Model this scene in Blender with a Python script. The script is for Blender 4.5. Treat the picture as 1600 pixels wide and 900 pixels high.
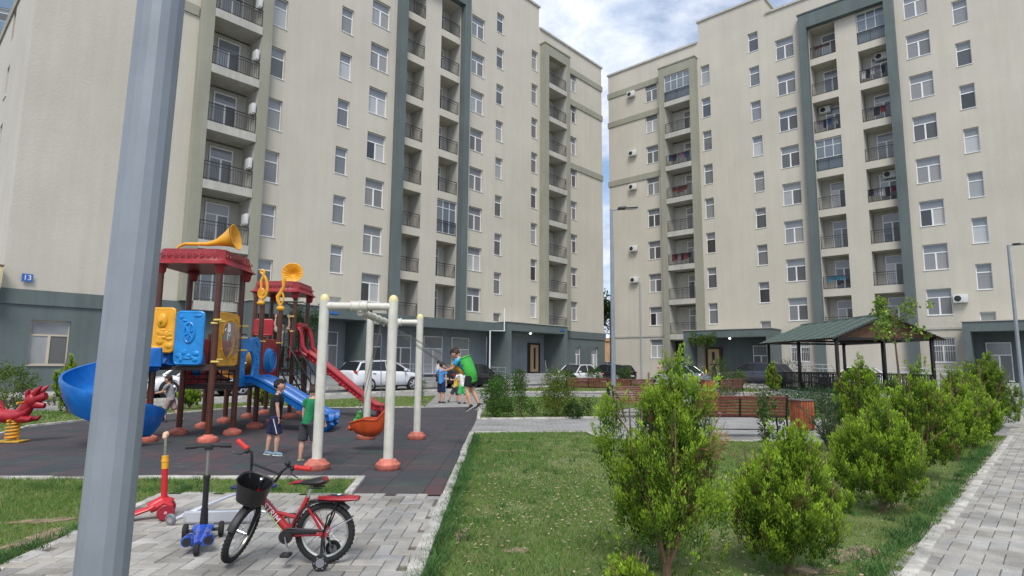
import bpy, bmesh, math, random
import numpy as np
from mathutils import Vector, Matrix, Euler
random.seed(7); rng = np.random.default_rng(11)
R = math.radians; PI = math.pi
S = bpy.context.scene
for o in list(bpy.data.objects): bpy.data.objects.remove(o)

# ---------------------------------------------------------------- camera
F = 927.0; H = 1.5
cam = bpy.data.cameras.new('camera'); camo = bpy.data.objects.new('camera', cam)
S.collection.objects.link(camo); S.camera = camo
cam.sensor_width = 36; cam.lens = 36*F/1600; cam.clip_start = .05; cam.clip_end = 3000
camo.matrix_world = Matrix.Translation((0, 0, H)) @ (Matrix.Rotation(PI/2+R(7.25), 4, 'X') @ Matrix.Rotation(R(.52), 4, 'Z'))

# ---------------------------------------------------------------- sky
SUN_EL, SUN_AZ = R(54), R(180)      # azimuth clockwise from +Y: behind the viewer, veiled by cloud
w = bpy.data.worlds.new('World'); S.world = w; w.use_nodes = True
nt = w.node_tree; nt.nodes.clear()
def N(nt, t, **k):
    n = nt.nodes.new(t)
    for a, b in k.items():
        if a in n.inputs: n.inputs[a].default_value = b
        else: setattr(n, a, b)
    return n
out = N(nt, 'ShaderNodeOutputWorld'); bg = N(nt, 'ShaderNodeBackground'); bg.inputs['Strength'].default_value = .12
sky = N(nt, 'ShaderNodeTexSky', sky_type='NISHITA', sun_disc=False, sun_elevation=SUN_EL, sun_rotation=SUN_AZ, air_density=1.0, dust_density=1.5, ozone_density=1.2)
tc = N(nt, 'ShaderNodeTexCoord'); sp = N(nt, 'ShaderNodeSeparateXYZ'); nt.links.new(tc.outputs['Generated'], sp.inputs[0])
mz = N(nt, 'ShaderNodeMath', operation='MAXIMUM'); nt.links.new(sp.outputs[2], mz.inputs[0]); mz.inputs[1].default_value = 0
az = N(nt, 'ShaderNodeMath', operation='ADD'); nt.links.new(mz.outputs[0], az.inputs[0]); az.inputs[1].default_value = .22
dv = N(nt, 'ShaderNodeVectorMath', operation='DIVIDE'); nt.links.new(tc.outputs['Generated'], dv.inputs[0])
cb = N(nt, 'ShaderNodeCombineXYZ')
for i in range(3): nt.links.new(az.outputs[0], cb.inputs[i])
nt.links.new(cb.outputs[0], dv.inputs[1])
mp = N(nt, 'ShaderNodeMapping'); nt.links.new(dv.outputs[0], mp.inputs[0]); mp.inputs['Location'].default_value = (3.1, 1.37, 0)
n1 = N(nt, 'ShaderNodeTexNoise', Scale=2.6, Detail=9.0, Roughness=.56, Distortion=.25); nt.links.new(mp.outputs[0], n1.inputs['Vector'])
r1 = N(nt, 'ShaderNodeValToRGB'); nt.links.new(n1.outputs['Fac'], r1.inputs[0])
r1.color_ramp.elements[0].position = .38; r1.color_ramp.elements[1].position = .56
n2 = N(nt, 'ShaderNodeTexNoise', Scale=5.0, Detail=10.0, Roughness=.62, Distortion=.3); nt.links.new(mp.outputs[0], n2.inputs['Vector'])
r2 = N(nt, 'ShaderNodeValToRGB'); nt.links.new(n2.outputs['Fac'], r2.inputs[0])
r2.color_ramp.elements[0].position = .38; r2.color_ramp.elements[0].color = (3.0, 3.6, 4.7, 1)
r2.color_ramp.elements[1].position = .64; r2.color_ramp.elements[1].color = (5.7, 5.95, 6.5, 1)
mx = N(nt, 'ShaderNodeMixRGB'); nt.links.new(r1.outputs[0], mx.inputs[0]); nt.links.new(sky.outputs[0], mx.inputs[1]); nt.links.new(r2.outputs[0], mx.inputs[2])
nt.links.new(mx.outputs[0], bg.inputs[0]); nt.links.new(bg.outputs[0], out.inputs[0])
# ---------------------------------------------------------------- sun through cloud
sl = bpy.data.lights.new('sun', 'SUN'); sl.energy = 1.75; sl.angle = R(22); sl.color = (1, .965, .92)
so = bpy.data.objects.new('sun', sl); S.collection.objects.link(so)
sd = Vector((math.sin(SUN_AZ)*math.cos(SUN_EL), math.cos(SUN_AZ)*math.cos(SUN_EL), math.sin(SUN_EL)))
so.rotation_euler = sd.to_track_quat('Z', 'Y').to_euler()
S.view_settings.view_transform = 'Standard'; S.view_settings.look = 'None'; S.view_settings.gamma = 1
S.view_settings.exposure = .66
S.render.engine = 'CYCLES'; S.cycles.max_bounces = 6

# ---------------------------------------------------------------- frames
A1 = R(42.6); U1 = Vector((math.sin(A1), math.cos(A1), 0)); U2 = Vector((-math.cos(A1), math.sin(A1), 0))
OL = Vector((-8.8, 38.6, 0)); ORt = Vector((17.2, 52.4, 0))
NL = Vector((U1.y, -U1.x, 0)); NR = Vector((-U1.x, -U1.y, 0))
def WL(s, d, z=0): return OL + U1*s + NL*d + Vector((0, 0, z))      # along / in front of the left block
def WR(s, d, z=0): return ORt + U2*s + NR*d + Vector((0, 0, z))

# ---------------------------------------------------------------- materials
MATS = {}
def mat(name, col, rough=.6, metal=0, var=0, vscale=8, bump=0, bscale=60, spec=.5, coat=0, col2=None, trans=0, emis=None, objvar=None, coord='Object', attr=None, detail=5):
    if name in MATS: return MATS[name]
    m = bpy.data.materials.new(name); m.use_nodes = True; t = m.node_tree
    b = t.nodes['Principled BSDF']; b.inputs['Roughness'].default_value = rough; b.inputs['Metallic'].default_value = metal
    b.inputs['Specular IOR Level'].default_value = spec; b.inputs['Coat Weight'].default_value = coat
    b.inputs['Base Color'].default_value = (*col, 1)
    tcn = N(t, 'ShaderNodeTexCoord'); cs = tcn.outputs[coord]
    last = None
    if var or col2:
        c2 = col2 or tuple(max(0, c*(1-var)) for c in col)
        c1 = col if col2 else tuple(min(1, c*(1+var*.6)) for c in col)
        no = N(t, 'ShaderNodeTexNoise', Scale=float(vscale), Detail=float(detail), Roughness=.6); t.links.new(cs, no.inputs['Vector'])
        rp = N(t, 'ShaderNodeValToRGB'); rp.color_ramp.elements[0].position = .35; rp.color_ramp.elements[1].position = .65
        rp.color_ramp.elements[0].color = (*c2, 1); rp.color_ramp.elements[1].color = (*c1, 1)
        t.links.new(no.outputs['Fac'], rp.inputs[0]); last = rp.outputs[0]
    if attr:
        at = N(t, 'ShaderNodeAttribute', attribute_name=attr)
        mm = N(t, 'ShaderNodeMixRGB', blend_type='MULTIPLY'); mm.inputs[0].default_value = 1
        if last: t.links.new(last, mm.inputs[1])
        else: mm.inputs[1].default_value = (*col, 1)
        t.links.new(at.outputs['Color'], mm.inputs[2]); last = mm.outputs[0]
    if objvar:
        oi = N(t, 'ShaderNodeObjectInfo'); rp = N(t, 'ShaderNodeValToRGB'); rp.color_ramp.interpolation = 'CONSTANT'
        for i, (p, c) in enumerate(objvar):
            e = rp.color_ramp.elements[i] if i < 2 else rp.color_ramp.elements.new(p)
            e.position = p; e.color = (*c, 1)
        t.links.new(oi.outputs['Random'], rp.inputs[0]); last = rp.outputs[0]
    if last: t.links.new(last, b.inputs['Base Color'])
    if bump:
        nb = N(t, 'ShaderNodeTexNoise', Scale=float(bscale), Detail=6.0); t.links.new(cs, nb.inputs['Vector'])
        bp = N(t, 'ShaderNodeBump'); bp.inputs['Strength'].default_value = bump; bp.inputs['Distance'].default_value = .02
        t.links.new(nb.outputs['Fac'], bp.inputs['Height']); t.links.new(bp.outputs[0], b.inputs['Normal'])
    if trans:
        tr = N(t, 'ShaderNodeBsdfTranslucent'); ms = N(t, 'ShaderNodeMixShader'); ms.inputs[0].default_value = trans
        if last: t.links.new(last, tr.inputs[0])
        else: tr.inputs[0].default_value = (*col, 1)
        t.links.new(b.outputs[0], ms.inputs[1]); t.links.new(tr.outputs[0], ms.inputs[2]); t.links.new(ms.outputs[0], t.nodes['Material Output'].inputs[0])
    if emis:
        b.inputs['Emission Color'].default_value = (*col, 1); b.inputs['Emission Strength'].default_value = emis
    MATS[name] = m; return m
def brickmat(name, cols, mortar, w_, h_, mscale=.006, rough=.8, rot=0, dirt=.35, squash=False):
    m = bpy.data.materials.new(name); m.use_nodes = True; t = m.node_tree; b = t.nodes['Principled BSDF']; b.inputs['Roughness'].default_value = rough
    g = N(t, 'ShaderNodeTexCoord'); mpn = N(t, 'ShaderNodeMapping'); mpn.inputs['Rotation'].default_value = (0, 0, rot); t.links.new(g.outputs['Object'], mpn.inputs[0])
    br = N(t, 'ShaderNodeTexBrick'); br.inputs['Scale'].default_value = 1; br.inputs['Brick Width'].default_value = w_; br.inputs['Row Height'].default_value = h_
    br.inputs['Mortar Size'].default_value = mscale; br.inputs['Color1'].default_value = (*cols[0], 1); br.inputs['Color2'].default_value = (*cols[1], 1); br.inputs['Mortar'].default_value = (*mortar, 1)
    if squash: br.offset = 0
    t.links.new(mpn.outputs[0], br.inputs['Vector'])
    no = N(t, 'ShaderNodeTexNoise', Scale=1.3, Detail=8.0, Roughness=.65); t.links.new(g.outputs['Object'], no.inputs['Vector'])
    rp = N(t, 'ShaderNodeValToRGB'); rp.color_ramp.elements[0].color = (1-dirt, 1-dirt, 1-dirt*1.1, 1); rp.color_ramp.elements[0].position = .3; rp.color_ramp.elements[1].position = .7
    t.links.new(no.outputs['Fac'], rp.inputs[0])
    mm = N(t, 'ShaderNodeMixRGB', blend_type='MULTIPLY'); mm.inputs[0].default_value = 1; t.links.new(br.outputs[0], mm.inputs[1]); t.links.new(rp.outputs[0], mm.inputs[2])
    t.links.new(mm.outputs[0], b.inputs['Base Color'])
    bp = N(t, 'ShaderNodeBump'); bp.inputs['Strength'].default_value = .5; bp.inputs['Distance'].default_value = .01; bp.invert = True
    t.links.new(br.outputs['Fac'], bp.inputs['Height']); t.links.new(bp.outputs[0], b.inputs['Normal'])
    MATS[name] = m; return m

M_STUC = mat('stucco_beige', (.56, .522, .445), .92, var=.05, vscale=.35, bump=.5, bscale=9)
M_STUC2 = mat('stucco_pale', (.50, .485, .435), .92, var=.1, vscale=.6, bump=.25, bscale=14)
M_OLIVE = mat('stucco_olive', (.325, .32, .255), .92, var=.09, vscale=.4, bump=.4, bscale=9)
M_TEAL = mat('stucco_teal', (.125, .155, .155), .88, var=.1, vscale=.5, bump=.35, bscale=9)
M_TEALIN = mat('stucco_grey_blue', (.25, .29, .32), .85, var=.12, vscale=.8, bump=.2, bscale=12)
M_WHITE = mat('white_upvc', (.78, .78, .78), .35)
M_IRON = mat('dark_railing_iron', (.035, .032, .032), .5, metal=.3)
M_GLASS = mat('window_glass', (.06, .065, .07), .06, spec=.9, objvar=[(0, (.08, .085, .088)), (.25, (.15, .155, .16)), (.45, (.22, .225, .225)), (.65, (.30, .31, .31)), (.8, (.42, .43, .43)), (.92, (.03, .033, .035))])  # pane tones vary at random, lightened to stand in for reflected sky
M_TRANSOM = mat('transom_glass', (.20, .215, .23), .08, spec=.9)  # sky reflection of the upper panes put into the grey base colour
M_DARK = mat('dark_interior', (.015, .018, .022), .4)
M_CONC = mat('concrete_grey', (.36, .36, .35), .9, var=.15, vscale=1.5, bump=.3, bscale=30)
M_KERB = mat('kerb_concrete', (.47, .45, .40), .9, var=.38, vscale=5, bump=.5, bscale=40)
M_GALV = mat('galvanised_paint', (.27, .30, .335), .5, metal=.15, var=.12, vscale=2.2, bump=.03, bscale=40)
M_RED = mat('red_plastic', (.42, .018, .03), .38, var=.2, vscale=4, bump=.06, bscale=30)
M_ROOFRED = mat('roof_red_plastic', (.28, .018, .024), .42, var=.22, vscale=5, bump=.5, bscale=14)
M_BLUE = mat('blue_plastic', (.006, .15, .52), .3, var=.16, vscale=4, bump=.05, bscale=25)
M_BLUEP = mat('blue_panel_plastic', (.01, .23, .6), .35, var=.2, vscale=6, bump=.05, bscale=25)
M_YEL = mat('yellow_plastic', (.78, .37, .02), .35, var=.15, vscale=5, bump=.05, bscale=25)
M_YELC = mat('clamp_yellow', (.7, .5, .12), .5)
M_ORANGE = mat('orange_plastic', (.60, .085, .02), .4, var=.2, vscale=6)
M_SALMON = mat('faded_orange_foot', (.66, .19, .13), .6, var=.3, vscale=7, bump=.04, bscale=30)
M_BROWN = mat('brown_post_paint', (.085, .026, .014), .35, var=.2, vscale=5)
M_CREAM = mat('cream_post_paint', (.66, .64, .56), .42, var=.1, vscale=6)
M_CREAMCAP = mat('cream_post_cap', (.68, .6, .3), .5)
M_GREENP = mat('green_plastic', (.05, .42, .05), .4, var=.12, vscale=6)
M_BLACK = mat('black_metal', (.012, .012, .013), .35, metal=.2)
M_BLACKP = mat('black_plastic', (.016, .016, .017), .5)
M_RUB = mat('tyre_rubber', (.018, .018, .018), .85, bump=.3, bscale=60)
M_CHROME = mat('chrome', (.72, .72, .74), .18, metal=1)
M_ALU = mat('brushed_aluminium', (.6, .62, .66), .35, metal=.7)
M_WOODR = mat('bench_red_wood', (.165, .05, .032), .5, var=.35, vscale=9, bump=.3, bscale=40)
M_WOODO = mat('bin_orange_wood', (.29, .08, .028), .55, var=.4, vscale=8, bump=.25, bscale=40)
M_ROOFG = mat('green_roof_tile', (.085, .12, .105), .6, var=.12, vscale=3)
M_ROOFW = mat('soffit_wood', (.15, .07, .035), .6, var=.3, vscale=6)
M_SKIN = mat('skin', (.56, .32, .22), .55, var=.06, vscale=12)
M_HAIRD = mat('hair_dark', (.012, .009, .008), .6, bump=.6, bscale=60)
M_HAIRB = mat('hair_brown', (.045, .022, .013), .6, bump=.6, bscale=60)
M_BARK = mat('bark', (.11, .075, .05), .9, var=.3, vscale=20, bump=.5, bscale=60)

def weather(m, amt=.12, sc=(.9, .9, .05)):
    t = m.node_tree; b = t.nodes['Principled BSDF']; lk = b.inputs['Base Color'].links[0]; src = lk.from_socket
    g = N(t, 'ShaderNodeTexCoord'); mpn = N(t, 'ShaderNodeMapping'); mpn.inputs['Scale'].default_value = sc; t.links.new(g.outputs['Object'], mpn.inputs[0])
    no = N(t, 'ShaderNodeTexNoise', Scale=2.2, Detail=8.0, Roughness=.7); t.links.new(mpn.outputs[0], no.inputs['Vector'])
    rp = N(t, 'ShaderNodeValToRGB'); rp.color_ramp.elements[0].position = .32; rp.color_ramp.elements[1].position = .62; k = 1-amt
    rp.color_ramp.elements[0].color = (k, k, k*.985, 1); t.links.new(no.outputs['Fac'], rp.inputs[0])
    n2 = N(t, 'ShaderNodeTexNoise', Scale=.12, Detail=5.0, Roughness=.6); t.links.new(g.outputs['Object'], n2.inputs['Vector'])
    r2 = N(t, 'ShaderNodeValToRGB'); r2.color_ramp.elements[0].position = .35; r2.color_ramp.elements[1].position = .65; r2.color_ramp.elements[0].color = (.93, .93, .92, 1); t.links.new(n2.outputs['Fac'], r2.inputs[0])
    m1 = N(t, 'ShaderNodeMixRGB', blend_type='MULTIPLY'); m1.inputs[0].default_value = 1; t.links.new(src, m1.inputs[1]); t.links.new(rp.outputs[0], m1.inputs[2])
    m2 = N(t, 'ShaderNodeMixRGB', blend_type='MULTIPLY'); m2.inputs[0].default_value = 1; t.links.new(m1.outputs[0], m2.inputs[1]); t.links.new(r2.outputs[0], m2.inputs[2])
    t.links.new(m2.outputs[0], b.inputs['Base Color'])
weather(M_STUC, .075); weather(M_OLIVE, .13); weather(M_TEAL, .18); weather(M_TEALIN, .2); weather(M_STUC2, .2, (2, 2, .2))
weather(M_SALMON, .3, (9, 9, 9)); weather(M_CREAM, .14, (6, 6, 1.2)); weather(M_BLUE, .25, (4, 4, 2)); weather(M_RED, .2, (4, 4, 2)); weather(M_GALV, .09, (3, 3, .4))

# ---------------------------------------------------------------- object helpers
C = S.collection
def tag(o, label=None, cat=None, group=None, kind=None):
    if label: o['label'] = label
    if cat: o['category'] = cat
    if group: o['group'] = group
    if kind: o['kind'] = kind
    return o
def empty(name, loc=(0, 0, 0), rz=0, label=None, cat=None, group=None):
    o = bpy.data.objects.new(name, None); C.objects.link(o); o.location = loc; o.rotation_euler = (0, 0, rz); o.empty_display_size = .2
    return tag(o, label, cat, group)
def kids_of(o): return [c for c in bpy.data.objects if c.parent == o]
def copy_tree(o, parent=None):
    c = o.copy(); C.objects.link(c)
    if parent is not None: c.parent = parent
    for ch in kids_of(o): copy_tree(ch, c)
    return c
class MB:
    def __init__(s): s.v = []; s.f = []; s.mi = []; s.cur = 0
    def add(s, vs, fs, M=None):
        b = len(s.v)
        if M is not None: vs = [M @ Vector(v) for v in vs]
        s.v += [tuple(v) for v in vs]; s.f += [tuple(b+i for i in f) for f in fs]; s.mi += [s.cur]*len(fs); return s
    def box(s, x0, x1, y0, y1, z0, z1, M=None):
        return s.add([(x0,y0,z0),(x1,y0,z0),(x1,y1,z0),(x0,y1,z0),(x0,y0,z1),(x1,y0,z1),(x1,y1,z1),(x0,y1,z1)],
                     [(0,3,2,1),(4,5,6,7),(0,1,5,4),(1,2,6,5),(2,3,7,6),(3,0,4,7)], M)
    def cb(s, c, d, M=None):
        return s.box(c[0]-d[0]/2, c[0]+d[0]/2, c[1]-d[1]/2, c[1]+d[1]/2, c[2]-d[2]/2, c[2]+d[2]/2, M)
    def cham(s, c, d, b=.01, M=None):     # chamfered box
        x, y, z = d[0]/2, d[1]/2, d[2]/2; vs = []; 
        bmx = bmesh.new(); bmesh.ops.create_cube(bmx, size=1)
        for v in bmx.verts: v.co = Vector((v.co.x*d[0], v.co.y*d[1], v.co.z*d[2]))
        bmesh.ops.bevel(bmx, geom=bmx.edges[:]+bmx.verts[:], offset=b, segments=2, profile=.5, affect='EDGES')
        bmx.verts.ensure_lookup_table()
        vs = [v.co + Vector(c) for v in bmx.verts]; fs = [[v.index for v in f.verts] for f in bmx.faces]; bmx.free()
        return s.add(vs, fs, M)
    def tube(s, pts, r, n=8, cap=True, closed=False, M=None, flat=1.0):
        pts = [Vector(p) for p in pts]; k = len(pts); rs = r if isinstance(r, (list, tuple)) else [r]*k
        vs = []; prev = None
        for i, p in enumerate(pts):
            if closed: t = (pts[(i+1) % k]-pts[i-1])
            else: t = (pts[min(i+1, k-1)]-pts[max(i-1, 0)])
            t.normalize()
            if prev is None:
                a = Vector((0, 0, 1)) if abs(t.z) < .9 else Vector((1, 0, 0))
                u = t.cross(a).normalized()
            else:
                u = (prev - t*prev.dot(t)); u = u.normalized() if u.length > 1e-6 else t.orthogonal().normalized()
            prev = u; w_ = t.cross(u)
            for j in range(n):
                an = 2*PI*j/n; vs.append(p + (u*math.cos(an) + w_*math.sin(an)*flat)*rs[i])
        fs = []; 
        for i in range(k if closed else k-1):
            for j in range(n):
                a = i*n+j; b = i*n+(j+1) % n; c = ((i+1) % k)*n+(j+1) % n; d = ((i+1) % k)*n+j; fs.append((a, b, c, d))
        if cap and not closed: fs += [tuple(range(n-1, -1, -1)), tuple((k-1)*n+j for j in range(n))]
        return s.add(vs, fs, M)
    def cyl(s, p0, p1, r0, r1=None, n=12, M=None): return s.tube([p0, p1], [r0, r0 if r1 is None else r1], n, M=M)
    def lathe(s, prof, o=(0, 0, 0), axis=(0, 0, 1), n=20, M=None, a0=0, a1=2*PI):
        o = Vector(o); ax = Vector(axis).normalized(); u = ax.orthogonal().normalized(); w_ = ax.cross(u)
        full = abs(a1-a0-2*PI) < 1e-6; m = n if full else n+1; vs = []
        for (r, z) in prof:
            for j in range(m):
                an = a0+(a1-a0)*j/n; vs.append(o+ax*z+(u*math.cos(an)+w_*math.sin(an))*r)
        fs = []
        for i in range(len(prof)-1):
            for j in range(n):
                a = i*m+j; b = i*m+(j+1) % m; fs.append((a, b, (i+1)*m+(j+1) % m, (i+1)*m+j))
        return s.add(vs, fs, M)
    def ell(s, c, r, n=12, m=8, M=None, fn=None):
        c = Vector(c); r = Vector(r) if hasattr(r, '__len__') else Vector((r, r, r)); vs = []
        for i in range(m+1):
            th = PI*i/m
            for j in range(n):
                ph = 2*PI*j/n; d = Vector((math.sin(th)*math.cos(ph), math.sin(th)*math.sin(ph), math.cos(th)))
                if fn: d = fn(d)
                vs.append(c+Vector((d.x*r.x, d.y*r.y, d.z*r.z)))
        fs = [(i*n+j, (i+1)*n+j, (i+1)*n+(j+1) % n, i*n+(j+1) % n) for i in range(m) for j in range(n)]
        return s.add(vs, fs, M)
    def prism(s, poly, z0, z1, M=None):        # polygon in xy, extruded in z
        n = len(poly); vs = [(p[0], p[1], z0) for p in poly]+[(p[0], p[1], z1) for p in poly]
        fs = [tuple(range(n-1, -1, -1)), tuple(range(n, 2*n))]+[(i, (i+1) % n, n+(i+1) % n, n+i) for i in range(n)]
        return s.add(vs, fs, M)
    def sweep(s, path, prof, M=None, closedprof=False, side=None, cap=False):   # profile (a across, b up) swept with given side vectors
        vs = []; n = len(prof)
        for i, p in enumerate(path):
            p = Vector(p); sv = Vector(side[i]); t = Vector(path[min(i+1, len(path)-1)])-Vector(path[max(i-1, 0)]); up = sv.cross(t).normalized()
            if up.z < 0: up = -up
            for a, b in prof: vs.append(p+sv*a+up*b)
        fs = []; m = n if closedprof else n-1
        for i in range(len(path)-1):
            for j in range(m): fs.append((i*n+j, i*n+(j+1) % n, (i+1)*n+(j+1) % n, (i+1)*n+j))
        if cap: fs += [tuple(range(n-1, -1, -1)), tuple((len(path)-1)*n+j for j in range(n))]
        return s.add(vs, fs, M)
    def build(s, name, m=None, parent=None, smooth=True, ang=35, fix=True):
        me = bpy.data.meshes.new(name); me.from_pydata(s.v, [], s.f); 
        ms = m if isinstance(m, (list, tuple)) else [m]
        for q in ms: me.materials.append(q)
        if len(ms) > 1: me.polygons.foreach_set('material_index', s.mi)
        me.validate()
        if fix:
            b = bmesh.new(); b.from_mesh(me); bmesh.ops.recalc_face_normals(b, faces=b.faces[:]); b.to_mesh(me); b.free()
        if smooth:
            me.polygons.foreach_set('use_smooth', [True]*len(me.polygons)); me.set_sharp_from_angle(angle=R(ang))
        me.update(); o = bpy.data.objects.new(name, me); C.objects.link(o)
        if parent is not None: o.parent = parent
        return o
def link_copy(src, name, parent, loc=(0, 0, 0), rz=0):
    o = bpy.data.objects.new(name, src if isinstance(src, bpy.types.Mesh) else src.data); C.objects.link(o); o.parent = parent; o.location = loc; o.rotation_euler = (0, 0, rz); return o
def fastmesh(name, co, faces_n, nv, m, parent=None, col=None, smooth=False):
    """co (n,3) verts, faces all with nv consecutive vertices"""
    me = bpy.data.meshes.new(name); n = len(co); nf = n//nv
    me.vertices.add(n); me.vertices.foreach_set('co', co.astype(np.float32).ravel())
    me.loops.add(n); me.loops.foreach_set('vertex_index', np.arange(n, dtype=np.int32))
    me.polygons.add(nf); me.polygons.foreach_set('loop_start', np.arange(0, n, nv, dtype=np.int32)); me.polygons.foreach_set('loop_total', np.full(nf, nv, dtype=np.int32))
    if col is not None:
        a = me.color_attributes.new('tint', 'FLOAT_COLOR', 'POINT'); c4 = np.ones((n, 4), np.float32); c4[:, :3] = col; a.data.foreach_set('color', c4.ravel())
    me.materials.append(m); me.update(); me.validate()
    o = bpy.data.objects.new(name, me); C.objects.link(o)
    if parent is not None: o.parent = parent
    return o
def text_obj(name, txt, size, loc, rot, m, parent=None, ext=.003):
    cu = bpy.data.curves.new(name, 'FONT'); cu.body = txt; cu.size = size; cu.extrude = ext; cu.align_x = 'CENTER'; cu.align_y = 'CENTER'
    t = bpy.data.objects.new(name, cu); C.objects.link(t); dg = bpy.context.evaluated_depsgraph_get()
    me = bpy.data.meshes.new_from_object(t.evaluated_get(dg)); bpy.data.objects.remove(t)
    o = bpy.data.objects.new(name, me); C.objects.link(o); me.materials.clear(); me.materials.append(m); o.location = loc; o.rotation_euler = rot
    if parent is not None: o.parent = parent
    return o
def inpoly(x, y, poly):
    x = np.asarray(x); y = np.asarray(y); r = np.zeros(x.shape, bool); n = len(poly)
    for i in range(n):
        x1, y1 = poly[i][:2]; x2, y2 = poly[(i+1) % n][:2]
        c = ((y1 > y) != (y2 > y)); xi = (x2-x1)*(y-y1)/((y2-y1) if y2 != y1 else 1e-9)+x1
        r ^= c & (x < xi)
    return r
def noise2(x, y, sc, seed=0):
    x = np.asarray(x)*sc; y = np.asarray(y)*sc; q = np.random.default_rng(seed).random((64, 64))
    xi = np.floor(x).astype(int); yi = np.floor(y).astype(int); fx = x-xi; fy = y-yi; fx = fx*fx*(3-2*fx); fy = fy*fy*(3-2*fy)
    g = lambda a, b: q[a % 64, b % 64]
    return (g(xi, yi)*(1-fx)+g(xi+1, yi)*fx)*(1-fy)+(g(xi, yi+1)*(1-fx)+g(xi+1, yi+1)*fx)*fy

# ================================================================ GROUND
def sheet(name, poly, z, m, th=.0):
    b = bmesh.new(); vs = [b.verts.new((p[0], p[1], z)) for p in poly]; f = b.faces.new(vs)
    if f.normal.z < 0: f.normal_flip()
    b.normal_update()
    if b.faces[:][0].normal.z < 0: bmesh.ops.reverse_faces(b, faces=b.faces[:])
    bmesh.ops.triangulate(b, faces=b.faces[:])
    me = bpy.data.meshes.new(name); b.to_mesh(me); b.free(); me.materials.append(m)
    o = bpy.data.objects.new(name, me); C.objects.link(o); return tag(o, kind='structure')
def kerb(name, path, w_=.1, h=.07, closed=False, m=None):
    mb = MB(); 
    P = [Vector((p[0], p[1], 0)) for p in path]
    for i in range(len(P)-1):
        d = P[i+1]-P[i]; L = d.length; d.normalize(); n = Vector((-d.y, d.x, 0)); k = max(1, int(L/.9))
        for j in range(k):
            a = P[i]+d*(L*j/k+.004); e = P[i]+d*(L*(j+1)/k-.004)
            hh = h+random.uniform(-.012, .010); q = random.uniform(-.012, .012)
            M = Matrix(((d.x, n.x, 0, (a.x+e.x)/2+n.x*q), (d.y, n.y, 0, (a.y+e.y)/2+n.y*q), (0, 0, 1, 0), (0, 0, 0, 1)))
            mb.cham((0, 0, (hh-.06)/2), ((e-a).length, w_, hh+.06), .008, M)
    return tag(mb.build(name, m or M_KERB), kind='structure')
M_PAVE = brickmat('pavement_blocks', [(.40, .395, .38), (.30, .295, .285)], (.2, .19, .175), .24, .12, .006, rot=.02)
M_ASPH = mat('asphalt', (.075, .078, .085), .9, var=.25, vscale=2, bump=.5, bscale=60)
M_LAWN = mat('lawn_soil', (.12, .185, .045), .95, col2=(.17, .17, .07), vscale=1.6, bump=.8, bscale=40, detail=8)
M_SOIL = mat('bare_soil', (.27, .20, .125), .95, var=.45, vscale=9, bump=.7, bscale=35)
M_EARTH = mat('outer_ground', (.19, .185, .165), .95, var=.2, vscale=.4)
big = [(-260, -60), (260, -60), (260, 420), (-260, 420)]
sheet('ground', big, -.03, M_EARTH)
tri = [WL(-45, 3.2), WL(21, 3.2), WR(5, 3.2), WR(-50, 3.2), (50, 0), (12, -4), (-12, -4), (-40, 4)]
sheet('pavement', [(p[0], p[1]) for p in tri], 0, M_PAVE)
# roads along both blocks, a kerb step below the pavements is drawn as kerbs
sheet('road', [WL(-60, 3.9), WL(40, 3.9), WL(40, 8.2), WL(-60, 8.2)], .006, M_ASPH)
sheet('road', [WR(-60, 3.9), WR(28, 3.9), WR(28, 8.2), WR(-60, 8.2)], .010, M_ASPH)
kerb('kerb', [WL(-45, 8.3), WL(8.6, 8.3)], .16, .12)
kerb('kerb', [WR(-45, 8.3), WR(4, 8.3)], .16, .12)
kerb('kerb', [WL(-45, 3.8), WL(22, 3.8)], .16, .13); kerb('kerb', [WR(-45, 3.8), WR(8, 3.8)], .16, .13)
# far pavements next to the facades, raised
def slab_poly(name, poly, z0, z1, m):
    return tag(MB().prism([(p[0], p[1]) for p in poly], z0, z1).build(name, m, smooth=False), kind='structure')
slab_poly('pavement', [WL(-45, -.2), WL(22.6, -.2), WL(22.6, 3.72), WL(-45, 3.72)], -.1, .11, M_CONC)
slab_poly('pavement', [WR(-45, -.2), WR(6, -.2), WR(6, 3.72), WR(-45, 3.72)], -.1, .11, M_CONC)

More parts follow.
